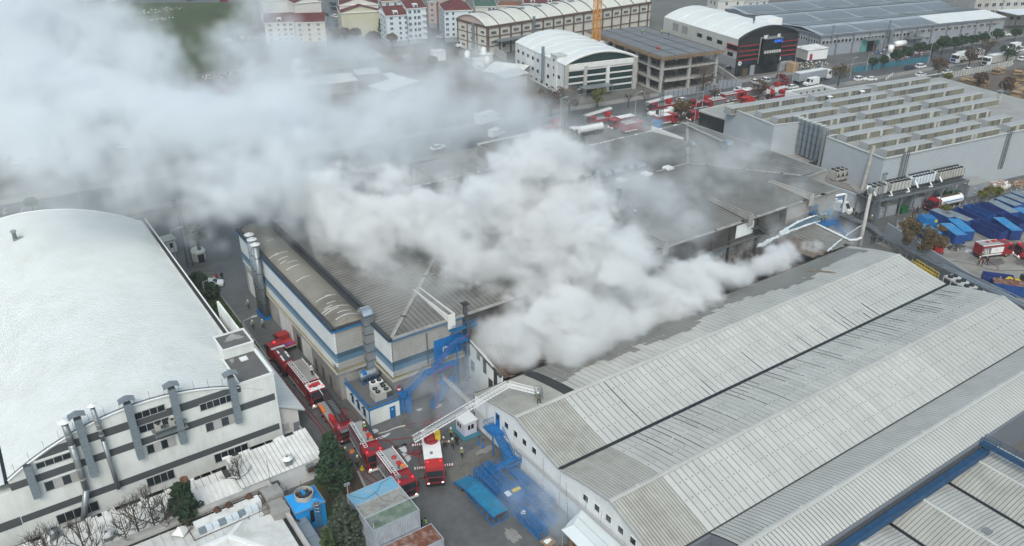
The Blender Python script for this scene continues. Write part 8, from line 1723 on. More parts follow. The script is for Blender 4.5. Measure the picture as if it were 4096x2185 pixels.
heap('clutter of coloured market goods and parts at the end of the long thin shed','u1',2360,1010,10,5,1.6,['galv','orange','white_paint','blue_paint','steel_dark','steel_bright'],420,21,'scrap');heap('brown scrap and debris along the field edge','t1',1750,550,14,5,1.8,['wood','white_paint','concrete','soil_site'],360,22,'rubble');heap('red and green covers lying on the waste ground in the smoke','t1',1760,655,8,4,1.0,['red_dull','green_bin','red_dull','white_paint'],200,23,'covers');heap('scattered white litter on the green field','t1',1100,85,18,6,.3,['white_paint','panel_grey'],90,24,'litter');heap('small rubbish pile in the middle of the green field','t1',1200,145,6,3,1.0,['white_paint','steel_dark','pink_bag'],60,25,'rubbish');heap('white rubbish at the right edge of the field','t1',1780,290,8,4,.6,['white_paint','pink_bag'],80,26,'litter')
t=thing('lorry','parked box lorry with a white body behind the smoke on the hall forecourt','lorry',(*at('t2',1760,925)[:2],0),RANG+.35);MB().box(-4.2,2.4,-1.25,1.25,1.0,3.9).build('body','white_paint',t);cab(t,2.5,4.6,2.3,2.8,'white_paint');[wheel(t,x_,s,.45)for x_ in(3.5,-2.6)for s in(-1.2,1.2)]
p=at('t2',1830,1010);van('white van parked below the box lorry in the smoke',p[0],p[1],RANG+.4);p=at('t2',1395,1110);car('white car parked in the thick smoke beside the hall',p[0],p[1],RANG+.3)
t,l_=root_at('office_wing','pale office wing with tall windows fading inside the smoke beside the hall','building','t2',1635,1140,1230,1160,9);
_p=at('t2',1640,1330,5);t.location=(_p[0],_p[1],0);t.rotation_euler=(0,0,0);MB().box(-9,9,0,12,0,6.3).build('wall','facade_pale',t);MB().box(-9,9,0,12,6.3,6.6).build('roof','concrete',t);[MB().box(.6+2.2*k,2.0+2.2*k,-.06,-.002,2.4,5.7).build('window','glass',t)for k in range(4)]
t=thing('flat_roof_block','flat brown-roofed block with white edges at the rear corner of the hall','building');a_=at('u3',480,880,9.5);b_=at('u3',960,780,9.5);c_=at('u3',735,675,9.5);MB().box(b_[0]-16,b_[0],b_[1]-.5,b_[1]+14,0,9.4).build('wall','hall_grey',t);MB().box(b_[0]-15.6,b_[0]-.4,b_[1]-.1,b_[1]+13.6,9.401,9.44).build('roof','soil_site',t);MB().box(b_[0]-16,b_[0],b_[1]-.5,b_[1]-.1,9.4,9.8).box(b_[0]-.4,b_[0],b_[1]-.1,b_[1]+14,9.4,9.8).box(b_[0]-16,b_[0]-.4,b_[1]+13.6,b_[1]+14,9.4,9.8).build('parapet','frame_white',t)
# road traffic
D2=RANG
def aerial(label,v,x,y,rz,lad='white_paint',lift=.9,cabm='red_truck',rev=False,L_=9.0):
 p=at(v,x,y);t=truck_base('ladder_truck',label,'fire engine',(p[0],p[1],0),rz,FG,L_,2.45,(L_/2-1.4,-L_/2+1.5,-L_/2+2.8));cab(t,L_/2-2.2,L_/2,2.4,2.7,cabm,lights=2);MB().box(-L_/2,L_/2-2.3,-1.2,1.2,.8,1.7).build('body','red_truck',t);MB().box(-L_/2,L_/2-2.3,-1.15,1.15,1.702,1.75).build('deck','silver_deck',t)
 MB().cyl((-2.4,0),.9,1.75,2.4,14).build('turntable','red_truck',t);MB().box(-3.3,-1.7,-.9,.9,2.4,3.2).build('turret','red_bright',t);mb=MB();ladder_mb(mb,(-3.6,0,3.3+lift),(L_/2+1.2,0,3.0),.85,20,.13,.35);mb.build('aerial_ladder',lad,t);MB().box(L_/2+.8,L_/2+1.8,-.7,.7,2.4,3.3).build('basket','galv',t);return t
W2=D2+math.pi
aerial('ladder truck half lost in smoke at the left of the road column','u3',700,535,W2,'galv',.6,L_=8)
aerial('ladder truck with long white ladder, second from the left in the road column','u3',1480,420,W2,lift=.8)
pumper('fire engine with white and red roof just ahead of the small van-bodied one',at('u3',1790,470)[:2],W2+.05,8.4,2.4,3.0,'white_paint',False,0)
pumper('boxy red rescue truck with white lettering beside the grey-green bushes',at('u3',1940,545)[:2],D2+.03,7.0,2.4,3.1,'concrete',False,0,shutters=False)
aerial('boom truck with a long white boom next to the white tanker','u4',540,590,W2,'white_paint',.5,L_=9.5);MBt=None
tanker('white tanker with a red belly stripe facing right in the road column',*at('u4',540,720)[:2],D2+.04,'white_paint','white_paint',10,FG,stripe='red_dull')
pumper('red command fire truck with an open dark side door in front of the white tanker',at('u4',590,800)[:2],D2,7.6,2.4,3.0,'white_paint',False,0,shutters=False)
aerial('red ladder truck with grey ladder right of the white parked car','u4',1100,540,W2,'galv',.6)
pumper('fire engine with white-tipped cab in the middle of the road column',at('u4',1290,565)[:2],W2,8.0,2.4,2.9,'silver_deck',False,0)
pumper('dark red fire engine nearest the black block wall',at('u4',1090,720)[:2],W2-.03,8.0,2.4,3.0,'fascia_black',False,0)
pumper('red fire engine with side lockers where two firefighters stand',at('u4',1560,470)[:2],D2,8.0,2.4,3.0,'silver_deck',False,0)
pumper('big white and red fire engine with ladder bars near the second white car',at('u4',1790,430)[:2],W2,8.8,2.5,3.2,'white_paint',True,0)
p=at('u4',1800,480);t=thing('fire_pickup','bright red double-cab fire pickup below the big white and red engine','pickup',(p[0],p[1],0),W2,FG);cab(t,-1.2,2.4,1.95,2.0,'red_bright',.4);MB().box(-2.8,-1.2,-.95,.95,.5,1.1).build('bed','red_bright',t);[wheel(t,x_,s,.4)for x_ in(1.5,-1.9)for s in(-.95,.95)]
aerial('ladder truck at the right end of the column behind the flags','u4',2140,330,W2,'galv',.6,L_=8);aerial('white ladder truck partly behind the ribbed building corner','u4',2220,440,W2,'white_paint',.5,L_=8)
for i,(x,y,m,lab)in enumerate(((2080,330,'white_paint','left white flag with red print'),(2140,330,'red_bright','red flag between two white ones'),(2200,310,'white_paint','right white flag with red print'))):
 p=at('u4',x,y,4.0);t=thing('flag',lab+' by the right end of the fire engine column','flag',(p[0],p[1],0));MB().cyl((0,0),.06,0,5.4,5).build('pole','galv',t);MB().prism([(0,3.6),(1.9,3.2),(2.1,4.4),(0,5.2)],-.02,.02,'y').build('cloth',m,t)
t=tanker('white tank lorry with a long silver tank passing in the thin smoke',*at('u3',1270,590)[:2],W2+.02,'white_paint','white_paint',10.5)
def semi(label,v,x,y,rz,m='white_paint',side='white_paint',L_=13.5,cabm='white_paint',tractor=True):
 p=at(v,x,y);t=thing('articulated_lorry',label,'lorry',(p[0],p[1],0),rz);MB().box(-L_+2,1.8,-1.27,1.27,1.15,3.9).build('trailer',side,t);MB().box(-L_+2,1.8,-1.28,1.28,3.9,3.98).build('trailer_roof','vault_white',t);MB().box(-L_+2.5,4,-.5,.5,.6,1.1).build('chassis','black_paint',t)
 if tractor:cab(t,2.1,4.4,2.45,3.5,cabm);MB().box(4.38,4.5,-1.0,1.0,.9,1.8).build('grille_panel','sign_navy' if cabm=='white_paint' and side=='white_paint' else'black_paint',t)
 for ax in(3.4,.2,-L_+3.2,-L_+4.5,-L_+5.8):
  for s in(-1.22,1.22):wheel(t,ax,s,.5)
 return t
semi('grey curtain-sided articulated lorry with a white roof and rear doors towards the viewer','u6',2480,1120,D2,'white_paint','facade_grey');semi('white articulated lorry with a blue grille on the main road','t4',1560,465,W2-.02);semi('second articulated lorry with a weathered trailer behind bare trees','t4',1790,485,W2-.02,side='panel_beige')
p=at('t4',1930,420);van('white box van partly behind a dark bare tree on the road',p[0],p[1],W2,L_=6.4,h_=2.9);p=at('t4',1950,370);van('second white box van beyond the first on the road',p[0],p[1],W2,L_=6.4,h_=2.8);p=at('u6',2330,1205);van('white ambulance-like van below the grey lorry',p[0],p[1],W2,L_=5.8,h_=2.6)
p=at('u2',1300,690);van('white minibus at the corner of the cream works',p[0],p[1],D2+3.1,L_=6,h_=2.5)
for v,x,y,rz,m,suv,lab in(('u6',1370,1180,-1.9,'white_paint',0,'white saloon in front of the black-fronted factory'),('u6',1570,1160,-1.75,'white_paint',1,'white SUV in front of the glass bay'),('u6',1840,1100,-1.6,'maroon_car',1,'dark reddish car by the shutter door'),('u6',1890,1200,D2,'maroon_car',0,'maroon car beside the parking kerb'),('u6',1110,1310,D2,'white_paint',0,'white coupe parked above the big white fire engine'),('u6',2010,1265,D2,'white_paint',0,'white car behind the flags'),('u4',850,470,D2,'white_paint',0,'white car next to the white boom tip'),('u4',1385,430,W2,'white_paint',0,'small white car between two red fire engines'),('u5',110,985,D2+.1,'white_paint',1,'white police-style van-like car, left of the pair at the junction'),('u5',240,985,D2+2.6,'white_paint',0,'white patrol car with a blue roof light, right of the pair at the junction'),('u5',725,850,D2,'navy_car',0,'dark navy car parked behind the white SUV on the far kerb'),('u5',860,830,D2,'white_paint',1,'white SUV on the far kerb in front of the round trees'),('u5',860,930,D2,'white_paint',0,'white car just beyond the ribbed building roof'),('u5',1180,900,D2,'white_paint',0,'white car with dark windows behind a bare tree'),('u5',1445,870,D2,'white_paint',0,'white hatchback by the grey fence'),('u5',1890,435,-.9,'white_paint',0,'white car by the top right entrance'),('u5',1920,800,D2,'white_paint',0,'white car half hidden by the fence end'),('u5',2105,740,D2,'white_paint',1,'white car cut off at the right picture edge'),('u5',2090,620,D2,'white_paint',1,'white car beyond it near the right edge'),('u2',980,560,1.9,'white_paint',0,'white car driving out of the side street'),('u2',785,230,1.9,'panel_beige',0,'pale car parked higher up the side street, further one'),('u2',830,285,1.9,'panel_beige',0,'pale car parked up the side street, nearer one'),('u1',1455,300,1.6,'white_paint',0,'white car parked in the grey street'),('u1',1510,400,D2,'galv',0,'dark-windowed grey car parked beside the blank yellow wall, upper one'),('u1',1515,450,D2,'galv',0,'silver car parked beside the blank yellow wall, lower one'),('u1',1440,160,1.6,'navy_car',0,'dark car higher up the grey street'),('u1',1425,80,1.6,'navy_car',0,'dark car at the top of the grey street'),('u1',1290,280,1.6,'navy_car',1,'dark van on the left kerb of the grey street'),('u1',1325,600,1.6,'white_paint',1,'white van behind the brown trees'),('t1',660,12,D2,'white_paint',0,'white car on the field road, left one'),('t1',830,14,D2,'white_paint',0,'white car on the field road, right one'),('t1',745,10,D2,'navy_car',0,'dark car between the two white ones on the field road'),('t1',1415,4,D2,'navy_car',0,'blue car on the field road'),('t1',1665,14,D2,'maroon_car',1,'dark red van at the corner of the field'),('t1',160,1215,D2,'white_paint',0,'white car in a parked row dim in the smoke, nearest'),('t1',170,1170,D2,'white_paint',1,'white car in a parked row dim in the smoke, second'),('t1',185,1125,D2,'white_paint',0,'white car in a parked row dim in the smoke, third'),('t1',930,1100,D2,'white_paint',0,'single white car dim in the smoke on the far road'),('c5',1575,790,-.4,'white_paint',0,'white car parked at the end of the hedge in the lane')):
 p=at(v,x,y);car(lab,p[0],p[1],rz,m,suv=bool(suv))
def lamp(label,v,x,y,h_=9,rz=0,arm=1.6):
 p=at(v,x,y);t=thing('street_lamp',label,'street lamp',(p[0],p[1],0),rz,'street lamps');MB().cyl((0,0),.11,0,h_,6,.06).build('pole','frame_grey',t);MB().bar((0,0,h_),(arm,0,h_+.3),.08).build('arm','frame_grey',t);MB().box(arm-.2,arm+.6,-.15,.15,h_+.2,h_+.4).build('lamp_head','frame_grey',t)
for v,x,y,h_,lab in(('u3',880,680,12,'tall pale street lamp in the thin smoke by the lost ladder truck'),('u3',1975,470,10,'street lamp between the two red trucks at the bushes'),('u4',1115,740,11,'left street lamp of the pair beside the dark red engine'),('u4',1020,790,9,'short street lamp by the white barrier wall'),('u6',2005,1190,12,'street lamp beside the maroon car'),('u6',1745,1290,9,'street lamp above the red ladder truck'),('u6',775,1370,9,'slim street lamp in front of the blue hoarding'),('t4',1320,480,12,'tall street lamp in front of the round green trees'),('t4',1780,330,10,'tall street lamp among the round trees at the right'),('t4',740,585,7,'curved street lamp by the junction'),('t4',860,530,6,'short sign post at the solar factory entrance'),('c5',605,185,11,'street lamp dim in smoke beside the curved road'),('c5',1240+90,690,9,'slim lamp by the white kiosk and lattice fence'),('c5',1540,940,5,'short lamp above the long hedge'),('c5',1850,1300,6.5,'slim lamp rising in front of the lift tower'),('t1',560,1340,11,'street lamp nearly lost in the smoke')):
 lamp(lab,v,x,y,h_,D2)
p=at('u4',510,840);t=thing('radio_mast','dark lattice radio mast by the conifer at the roadside','mast',(p[0],p[1],0));mb=MB()
for sx in(-.6,.6):
 for sy in(-.6,.6):mb.bar((sx,sy,0),(sx*.25,sy*.25,15),.1)
for k in range(15):z=k;f=1-.75*z/15;mb.bar((-.6*f,-.6*f,z),(.6*f,-.6*f,z+1),.06).bar((.6*f,-.6*f,z),(.6*f,.6*f,z+1),.06).bar((.6*f,.6*f,z),(-.6*f,.6*f,z+1),.06).bar((-.6*f,.6*f,z),(-.6*f,-.6*f,z+1),.06)
mb.build('frame','steel_dark',t);p=at('u4',470,850);t=thing('blue_tank','small blue tank at the foot of the radio mast','tank',(p[0],p[1],0));MB().cyl((0,0),1.5,0,2.2,12).build('tank_shell','blue_paint',t)
t=thing('lattice_mast','dark lattice tower with lamp platform beside the palm tree','mast',(30.7,157.2,0));mb=MB()
for sx in(-.5,.5):
 for sy in(-.5,.5):mb.bar((sx,sy,0),(sx*.5,sy*.5,13.6),.1)
for k in range(16):z=.85*k;f=1-.5*z/13.6;mb.bar((-.5*f,-.5*f,z),(.5*f,-.5*f,z+.85),.06).bar((.5*f,-.5*f,z),(.5*f,.5*f,z+.85),.06).bar((-.5*f,.5*f,z),(-.5*f,-.5*f,z+.85),.06).bar((-.5*f,-.5*f,z),(.5*f,-.5*f,z),.06)
mb.build('frame','steel_dark',t);MB().box(-1,1,-1,1,13.4,13.5).box(-.9,-.2,-.2,.2,14,14.6).box(.2,.9,-.2,.2,13.9,14.5).box(-.05,.05,-.05,.05,13.5,15.2).build('lamp_platform','steel_dark',t)
t=thing('gate_kiosk','white gatehouse cabin with small dark windows at the hedge end of the vaulted hall','cabin',(*at('c5',1235,530)[:2],0),.1);MB().box(-1.8,1.8,-1.4,1.4,0,2.6).build('wall','white_paint',t);MB().box(-2.1,2.1,-1.6,1.6,2.6,2.8).build('roof','panel_beige',t);window(t,(-1.2,-1.4,1.2),'x',1.0,.8,1,'frame_grey','glass');window(t,(.5,-1.4,1.1),'x',.6,1.0,1,'frame_grey','glass')
t=thing('domed_kiosk','white domed kiosk with arched sides under the palm tree','kiosk',(*at('c5',1480,590)[:2],0));MB().cyl((0,0),1.3,0,2.0,10).build('wall','facade_pale',t);MB().lathe((0,0),[(1.5,1.9),(1.2,2.4),(.6,2.7),(0,2.8)],12).build('dome','vault_white',t);MB().box(-.6,.6,-2.05,-1.9,.2,1.9).build('doorway','black_paint',t)
mb=MB()
for k in range(3):a_,b_=at('c5',1465,665+32*k),at('c5',1590,655+32*k);mb.bar((a_[0],a_[1],.03),(b_[0],b_[1],.03),.14,.01)
struct('parking_line',mb,'paint_yellow');mb=MB()
for k in range(7):a_,b_=at('c5',170+4*k,240-22*k),at('c5',270-6*k,200-16*k);mb.bar((a_[0],a_[1],.03),(b_[0],b_[1],.03),.35,.01)
struct('hatched_marking',mb,'paint_line');mb=MB()
for x in(20,150):a_,b_=at('c5',x,250),at('c5',x+20,205);mb.bar((a_[0],a_[1],.03),(b_[0],b_[1],.03),.3,.01);mb.poly([at('c5',x-15,240,.03),at('c5',x+40,240,.03),at('c5',x+10,258,.03)])
struct('arrow_marking',mb,'paint_line')
mb=leaf_cloud([(at('u3',x,y)[0],at('u3',x,y)[1],1.0,r)for x,y,r in((1060,620,2.0),(1100,700,2.2),(1180,740,1.8),(2130,420,2.0),(2230,440,2.2),(2180,400,1.6))],2400,.28,random.Random(5));tag(mb.build('bushes','leaf_grey'),'grey-green bushes along the near side of the main road','bushes',kind='stuff')
for v,x,y,h_,s_,lm,nl,kind,lab in(('t3',375,870,10,41,'leaf_brown',1300,'s','brown-leaved bare tree in front of the white factory, left one'),('t3',510,870,9.5,42,'leaf_brown',1100,'s','brown-leaved bare tree in front of the white factory, right one'),('t3',720,800,6,43,'leaf_yellow',500,'s','small yellowing tree under the white factory canopy'),('t3',950,800,6,44,'leaf_brown',0,'s','bare pollard tree left of the concrete frame'),('t3',1070,780,6,45,'leaf_brown',0,'s','bare pollard tree right before the concrete frame corner'),('t3',1505,700,10,46,'leaf_brown',500,'s','tall bare brown tree in front of the concrete frame bays'),('t3',1590,780,6.5,47,'leaf_brown',150,'s','bare tree by the middle fire engines'),('u4',820,750,6.5,48,'leaf_autumn',1500,'s','yellowing tree with thin leaves at the right of the white tanker'),('u4',1960,450,8,49,'leaf_brown',250,'s','wide bare tree over the big white and red engine'),('u4',460,800,4.2,50,'leaf_mid',1500,'c','small pointed green conifer beside the radio mast'),('t4',650,645,8.5,51,'leaf_autumn',500,'s','bare olive-tinted tree behind the white flat block'),('t4',1390,590,8,52,'leaf_brown',900,'s','reddish-brown bare tree at the far corner of the monitor roof'),('t4',1460,620,4.2,53,'leaf_yellow',1600,'r','rounded yellow-green shrub at the far corner of the monitor roof'),('t4',1620,510,8,54,'leaf_brown',900,'s','brown-leaved tree in front of the second lorry'),('t4',1740,450,9,55,'leaf_brown',300,'s','bare grey tree between the two lorries'),('t4',1900,480,8.5,56,'leaf_dark',800,'s','dark bare tree by the grey fence end'),('t4',1700,660,6,57,'leaf_brown',900,'s','dull brown bush tree in the timber yard, left one'),('t4',1880,720,7,58,'leaf_brown',1200,'s','dull brown bush tree in the timber yard, right one'),('u1',1480,830,9,61,'leaf_brown',2600,'r','big brown tree in front of the blank yellow wall'),('u1',1830,760,7.5,62,'leaf_brown',1700,'r','smaller reddish tree right of the big brown one'),('u1',2120,850,8,63,'leaf_brown',2200,'r','brown tree left of the dark conifer'),('u1',2260,700,9,64,'leaf_dark',2400,'c','dark conifer at the corner of the light blue block'),('u1',2450,850,7,65,'leaf_brown',1500,'r','brown tree right of the dark conifer'),('u1',1640,740,7,66,'leaf_brown',1400,'r','brown tree squeezed between the big one and the reddish one'),('u2',850,1040,6,67,'leaf_autumn',1300,'r','olive bush in the smoke below the white cube cabin'),('u2',620,1080,6,68,'leaf_autumn',1200,'r','olive bush in the smoke left of the first one'),('u2',1860,780,5,69,'leaf_mid',900,'r','green shrub on the bank beside the cream works'),('c5',250,240,4,70,'leaf_mid',1200,'r','green bush peeking over the far edge of the barrel roof')):
 p=at(v,x,y);o=spread_tree(h_,s_,lm,nl,.3)if kind=='s' else round_tree(h_,s_,lm,nl,.32)if kind=='r' else conifer(h_,s_,lm,nl,.26,.28);put(o,p[0],p[1],0,lab,s_*.7)
rt=round_tree(6.2,80,'leaf_dark',2600,.26,.42);RL=['first','second','third','fourth','fifth','sixth','seventh','eighth','ninth','tenth','eleventh','twelfth','thirteenth']
for i,(x,y,s_)in enumerate(((905,520,.8),(980,510,.85),(1075,490,1.05),(1150,470,1.1),(1250,440,1.15),(1345,430,1.0),(1420,410,1.25),(1510,400,1.15),(1570,375,1.05),(1640,365,1.0),(1720,350,1.0),(1820,330,1.1),(1960,310,1.0))):
 p=at('t4',x,y);first_or_copy(rt,(p[0],p[1],0),i*1.3,RL[i]+' from the left of the round dark evergreens along the far pavement',s_)
 o=[q for q in COL.objects if q.get('label','').startswith(RL[i]+' from the left of the round')][-1];o['group']='round evergreens along the far pavement';o['category']='tree'
def panel_fence(label,v,x0,y0,x1,y1,h_,m,cat='fence',n=12,pm='steel_dark'):
 a_,b_=Vector(at(v,x0,y0)),Vector(at(v,x1,y1));t=thing('panel_fence',label,cat)
 for k in range(n):
  p,q=a_.lerp(b_,k/n),a_.lerp(b_,(k+.96)/n);MB().bar((p.x,p.y,h_/2),(q.x,q.y,h_/2),.08,h_).build('panel',m,t);MB().box(p.x-.08,p.x+.08,p.y-.08,p.y+.08,0,h_+.1).build('post',pm,t)
panel_fence('blue-grey corrugated hoarding along the front of the concrete frame','t3',1180,740,1780,640,2.2,'facade_grey',n=18);panel_fence('long pale grey panel fence between the road and the timber yard','t4',1470,585,1945,490,2.2,'panel_grey',n=24);panel_fence('dark green mesh fence behind the round trees','t4',760,540,1330,455,2.0,'teal_base',n=20);panel_fence('blue-grey low fence right of the concrete frame ramp','u4',1360,260,1680,230,2.4,'facade_grey',n=8);panel_fence('white barrier wall with posts beside the black block','u3',2330,440*1,2600,400,1.2,'frame_white',n=8)
MBx=thing('ramp_wall','pale concrete ramp wall sloping beside the grey side of the black-fronted factory','wall');a_,b_,c_=at('u6',720,990,0),at('u6',1130,1230,0),at('u6',700,1100);MB().bar((a_[0],a_[1],1.6),(b_[0],b_[1],.7),.4,2.0).build('wall_panel','concrete_pale',MBx)
rr=random.Random(17)
for i,(x,y)in enumerate(((1840,550),(1990,560),(2030,600),(1600,620),(1640,640),(1950,640),(2020,700),(1980,720),(1730,640))):
 p=at('t4',x,y);t=thing('timber_stack',['square stack of brown timber by the grey fence','high brown timber stack at the right, back row','brown timber stack at the right picture edge','loose brown pallet pile in the middle of the timber yard','flat brown pallet pile right of the loose one','long stack of sawn boards below the back row','stack of pallets at the lower right edge of the timber yard','upright pallet stack beside the lower right edge one','small plank pile beside the brown bush'][i],'timber',(p[0],p[1],0),rr.uniform(-.3,.3),'timber stacks in the yard')
 for k in range(5):
  for j in range(4):MB().box(-2.2+j*1.15,-1.15+j*1.15,-1.3,1.3,k*.42,k*.42+.36).build('plank',rr.choice(['wood','wood_dark','cardboard']),t)
panel_fence('white road barrier rail at the junction','t4',1000,600,1060,560,1.1,'frame_white',n=4)
t=thing('crate_pile','tan wooden crates stacked at the corner of the black-fronted factory','crates',(*at('u6',2000,975)[:2],0));[MB().box(-1.5,1.5,-1.5,1.5,.85*k,.85*k+.8).build('crate','cardboard',t)for k in range(4)]
heap('mixed crates and white bags stored beside the white annex on stilts','u6',2330,880,9,5,2.4,['cardboard','white_paint','steel_dark','teal_base','wood'],260,33,'stores');heap('blue drums and sacks at the teal porch of the solar factory','t4',1000,385,6,2,1.6,['blue_paint','white_paint','steel_dark'],120,34,'drums');heap('small white truck parts and blue sheeting under the round trees','t4',1200,410,9,2,1.2,['white_paint','blue_paint','red_dull','cardboard'],160,35,'stores')
t=thing('silo_pod','white upright tank with a blue foot beside the rusty shed','tank',(*at('t4',1035,420)[:2],0));MB().cyl((0,0),1.1,1.2,4.4,12).build('tank_body','white_paint',t,True);MB().cyl((0,0),1.2,0,1.2,12).build('foot','facade_blue',t)
# smoke (fog volumes on a grid)
def smoke_material(name,dens,col,aniso=0.0):
 m=bpy.data.materials.new(name);m.use_nodes=True;t=m.node_tree;t.nodes.clear()
 o=t.nodes.new('ShaderNodeOutputMaterial');p=t.nodes.new('ShaderNodeVolumePrincipled')
 p.inputs['Color'].default_value=(*col,1);p.inputs['Density'].default_value=dens;p.inputs['Anisotropy'].default_value=aniso
 p.inputs['Density Attribute'].default_value='density'
 t.links.new(p.outputs[0],o.inputs['Volume']);return m
def smoke(name,label,puffs,bmin,bmax,vox,m,warp=(6.0,0.05),fbm=(0.11,0.9),soft=1.0,thr=0.0,dist=1.0,zs=1.0):
 """puffs: (x, y, z, r, density). The cloud is their union, torn by two octaves of noise."""
 me=bpy.data.meshes.new(name);me.from_pydata([p[:3]for p in puffs],[],[])
 a=me.attributes.new('rad','FLOAT','POINT');a.data.foreach_set('value',[float(p[3])for p in puffs])
 a=me.attributes.new('den','FLOAT','POINT');a.data.foreach_set('value',[float(p[4])for p in puffs])
 ob=bpy.data.objects.new(name,me);COL.objects.link(ob);tag(ob,label,'smoke',kind='stuff')
 g=bpy.data.node_groups.new(name,'GeometryNodeTree')
 g.interface.new_socket('Geometry',in_out='INPUT',socket_type='NodeSocketGeometry')
 g.interface.new_socket('Geometry',in_out='OUTPUT',socket_type='NodeSocketGeometry')
 N=g.nodes.new;L=g.links.new
 gi=N('NodeGroupInput');go=N('NodeGroupOutput')
 pos=N('GeometryNodeInputPosition')
 def noise(sc_,det,vec=None,rough=0.55):
  n=N('ShaderNodeTexNoise');n.inputs['Scale'].default_value=sc_;n.inputs['Detail'].default_value=det;n.inputs['Roughness'].default_value=rough
  if vec is not None:L(vec,n.inputs['Vector'])
  return n
 def math_(op,a,b=None,c=None):
  n=N('ShaderNodeMath');n.operation=op
  for i,v in enumerate((a,b,c)):
   if v is None:continue
   if hasattr(v,'links'):L(v,n.inputs[i])
   else:n.inputs[i].default_value=v
  return n.outputs[0]
 def vmath(op,a,b=None,s=None):
  n=N('ShaderNodeVectorMath');n.operation=op
  L(a,n.inputs[0])
  if b is not None:
   if hasattr(b,'links'):L(b,n.inputs[1])
   else:n.inputs[1].default_value=b
  if s is not None:n.inputs['Scale'].default_value=s
  return n.outputs[0]
 sq=vmath('DOT_PRODUCT',pos.outputs[0],(-0.72,0.67,0.19));dp_=[n for n in g.nodes if n.type=='VECT_MATH' and n.operation=='DOT_PRODUCT'][-1].outputs['Value']
 wv=N('ShaderNodeVectorMath');wv.operation='SCALE';wv.inputs[0].default_value=(-0.72,0.67,0.19);L(math_('MULTIPLY',dp_,-0.5),wv.inputs['Scale']);sp_=vmath('ADD',pos.outputs[0],wv.outputs[0])
 nw=noise(warp[1],3.0,pos.outputs[0])
 off=vmath('SCALE',vmath('SUBTRACT',nw.outputs['Color'],(0.5,0.5,0.5)),s=warp[0]*2)
 wp=vmath('ADD',pos.outputs[0],off)
 near=N('GeometryNodeSampleNearest');L(gi.outputs[0],near.inputs['Geometry']);L(wp,near.inputs['Sample Position'])
 def samp(attr,typ='FLOAT'):
  s=N('GeometryNodeSampleIndex');s.data_type=typ;L(gi.outputs[0],s.inputs['Geometry']);L(near.outputs[0],s.inputs['Index'])
  if attr=='position':L(N('GeometryNodeInputPosition').outputs[0],s.inputs['Value'])
  else:
   na=N('GeometryNodeInputNamedAttribute');na.data_type=typ;na.inputs['Name'].default_value=attr;L(na.outputs[0],s.inputs['Value'])
  return s.outputs[0]
 rad,den,pp=samp('rad'),samp('den'),samp('position','FLOAT_VECTOR')
 d=vmath('DISTANCE',wp,pp)
 dn=[n for n in g.nodes if n.type=='VECT_MATH' and n.operation=='DISTANCE'][-1].outputs['Value']
 shape=math_('SUBTRACT',1.0,math_('DIVIDE',dn,rad))
 w2=noise(fbm[0]*1.6,2.0,sp_);o2=vmath('SCALE',vmath('SUBTRACT',w2.outputs['Color'],(0.5,0.5,0.5)),s=1.1/fbm[0])
 f=noise(fbm[0],8.0,vmath('ADD',vmath('ADD',sp_,o2),vmath('SCALE',off,s=0.5)),0.7)
 tear=math_('MULTIPLY',math_('SUBTRACT',f.outputs['Fac'],0.5),fbm[1]*2)
 v=math_('ADD',math_('MULTIPLY',shape,soft),math_('SUBTRACT',tear,thr))
 v=math_('MULTIPLY',math_('POWER',math_('MAXIMUM',math_('MINIMUM',v,1.0),0.0),1.35),den)
 cube=N('GeometryNodeVolumeCube');L(v,cube.inputs['Density'])
 cube.inputs['Min'].default_value=bmin;cube.inputs['Max'].default_value=bmax
 for k,ax in enumerate('XYZ'):
  cube.inputs['Resolution '+ax].default_value=max(2,int((bmax[k]-bmin[k])/vox))
 sm=N('GeometryNodeSetMaterial');sm.inputs['Material'].default_value=m
 L(cube.outputs[0],sm.inputs['Geometry']);L(sm.outputs[0],go.inputs[0])
 md=ob.modifiers.new('cloud','NODES');md.node_group=g
 return ob
def blob(v,x,y,z,r,den,n=14,flat=0.6,rnd=random.Random(3)):
 """a billow of n puffs round the point seen at (x, y) and height z"""
 c=at(v,x,y,z);out=[]
 for k in range(n):
  while True:
   q=(rnd.uniform(-1,1),rnd.uniform(-1,1),rnd.uniform(-1,1))
   if q[0]**2+q[1]**2+q[2]**2<1:break
  rr=r*rnd.uniform(0.62,0.95)
  zz=c[2]+q[2]*r*flat*0.7
  out.append((c[0]+q[0]*r*0.7,c[1]+q[1]*r*0.7,max(zz,0.5),rr,den*rnd.uniform(0.7,1.15)))
 return out
SM=smoke_material('smoke_white',1.15,(0.978,0.991,1.0))
SM2=smoke_material('smoke_thin',0.24,(0.945,0.976,1.0))
SM3=smoke_material('smoke_blue',0.30,(0.86,0.93,1.0))
P_=[]
for k in range(17):
 t=k/16;x=2030-620*t;y=640+225*t
 P_+=blob('D',x,y-12-26*t,6.0+3*t,2.0+4.6*t,1.6,14)
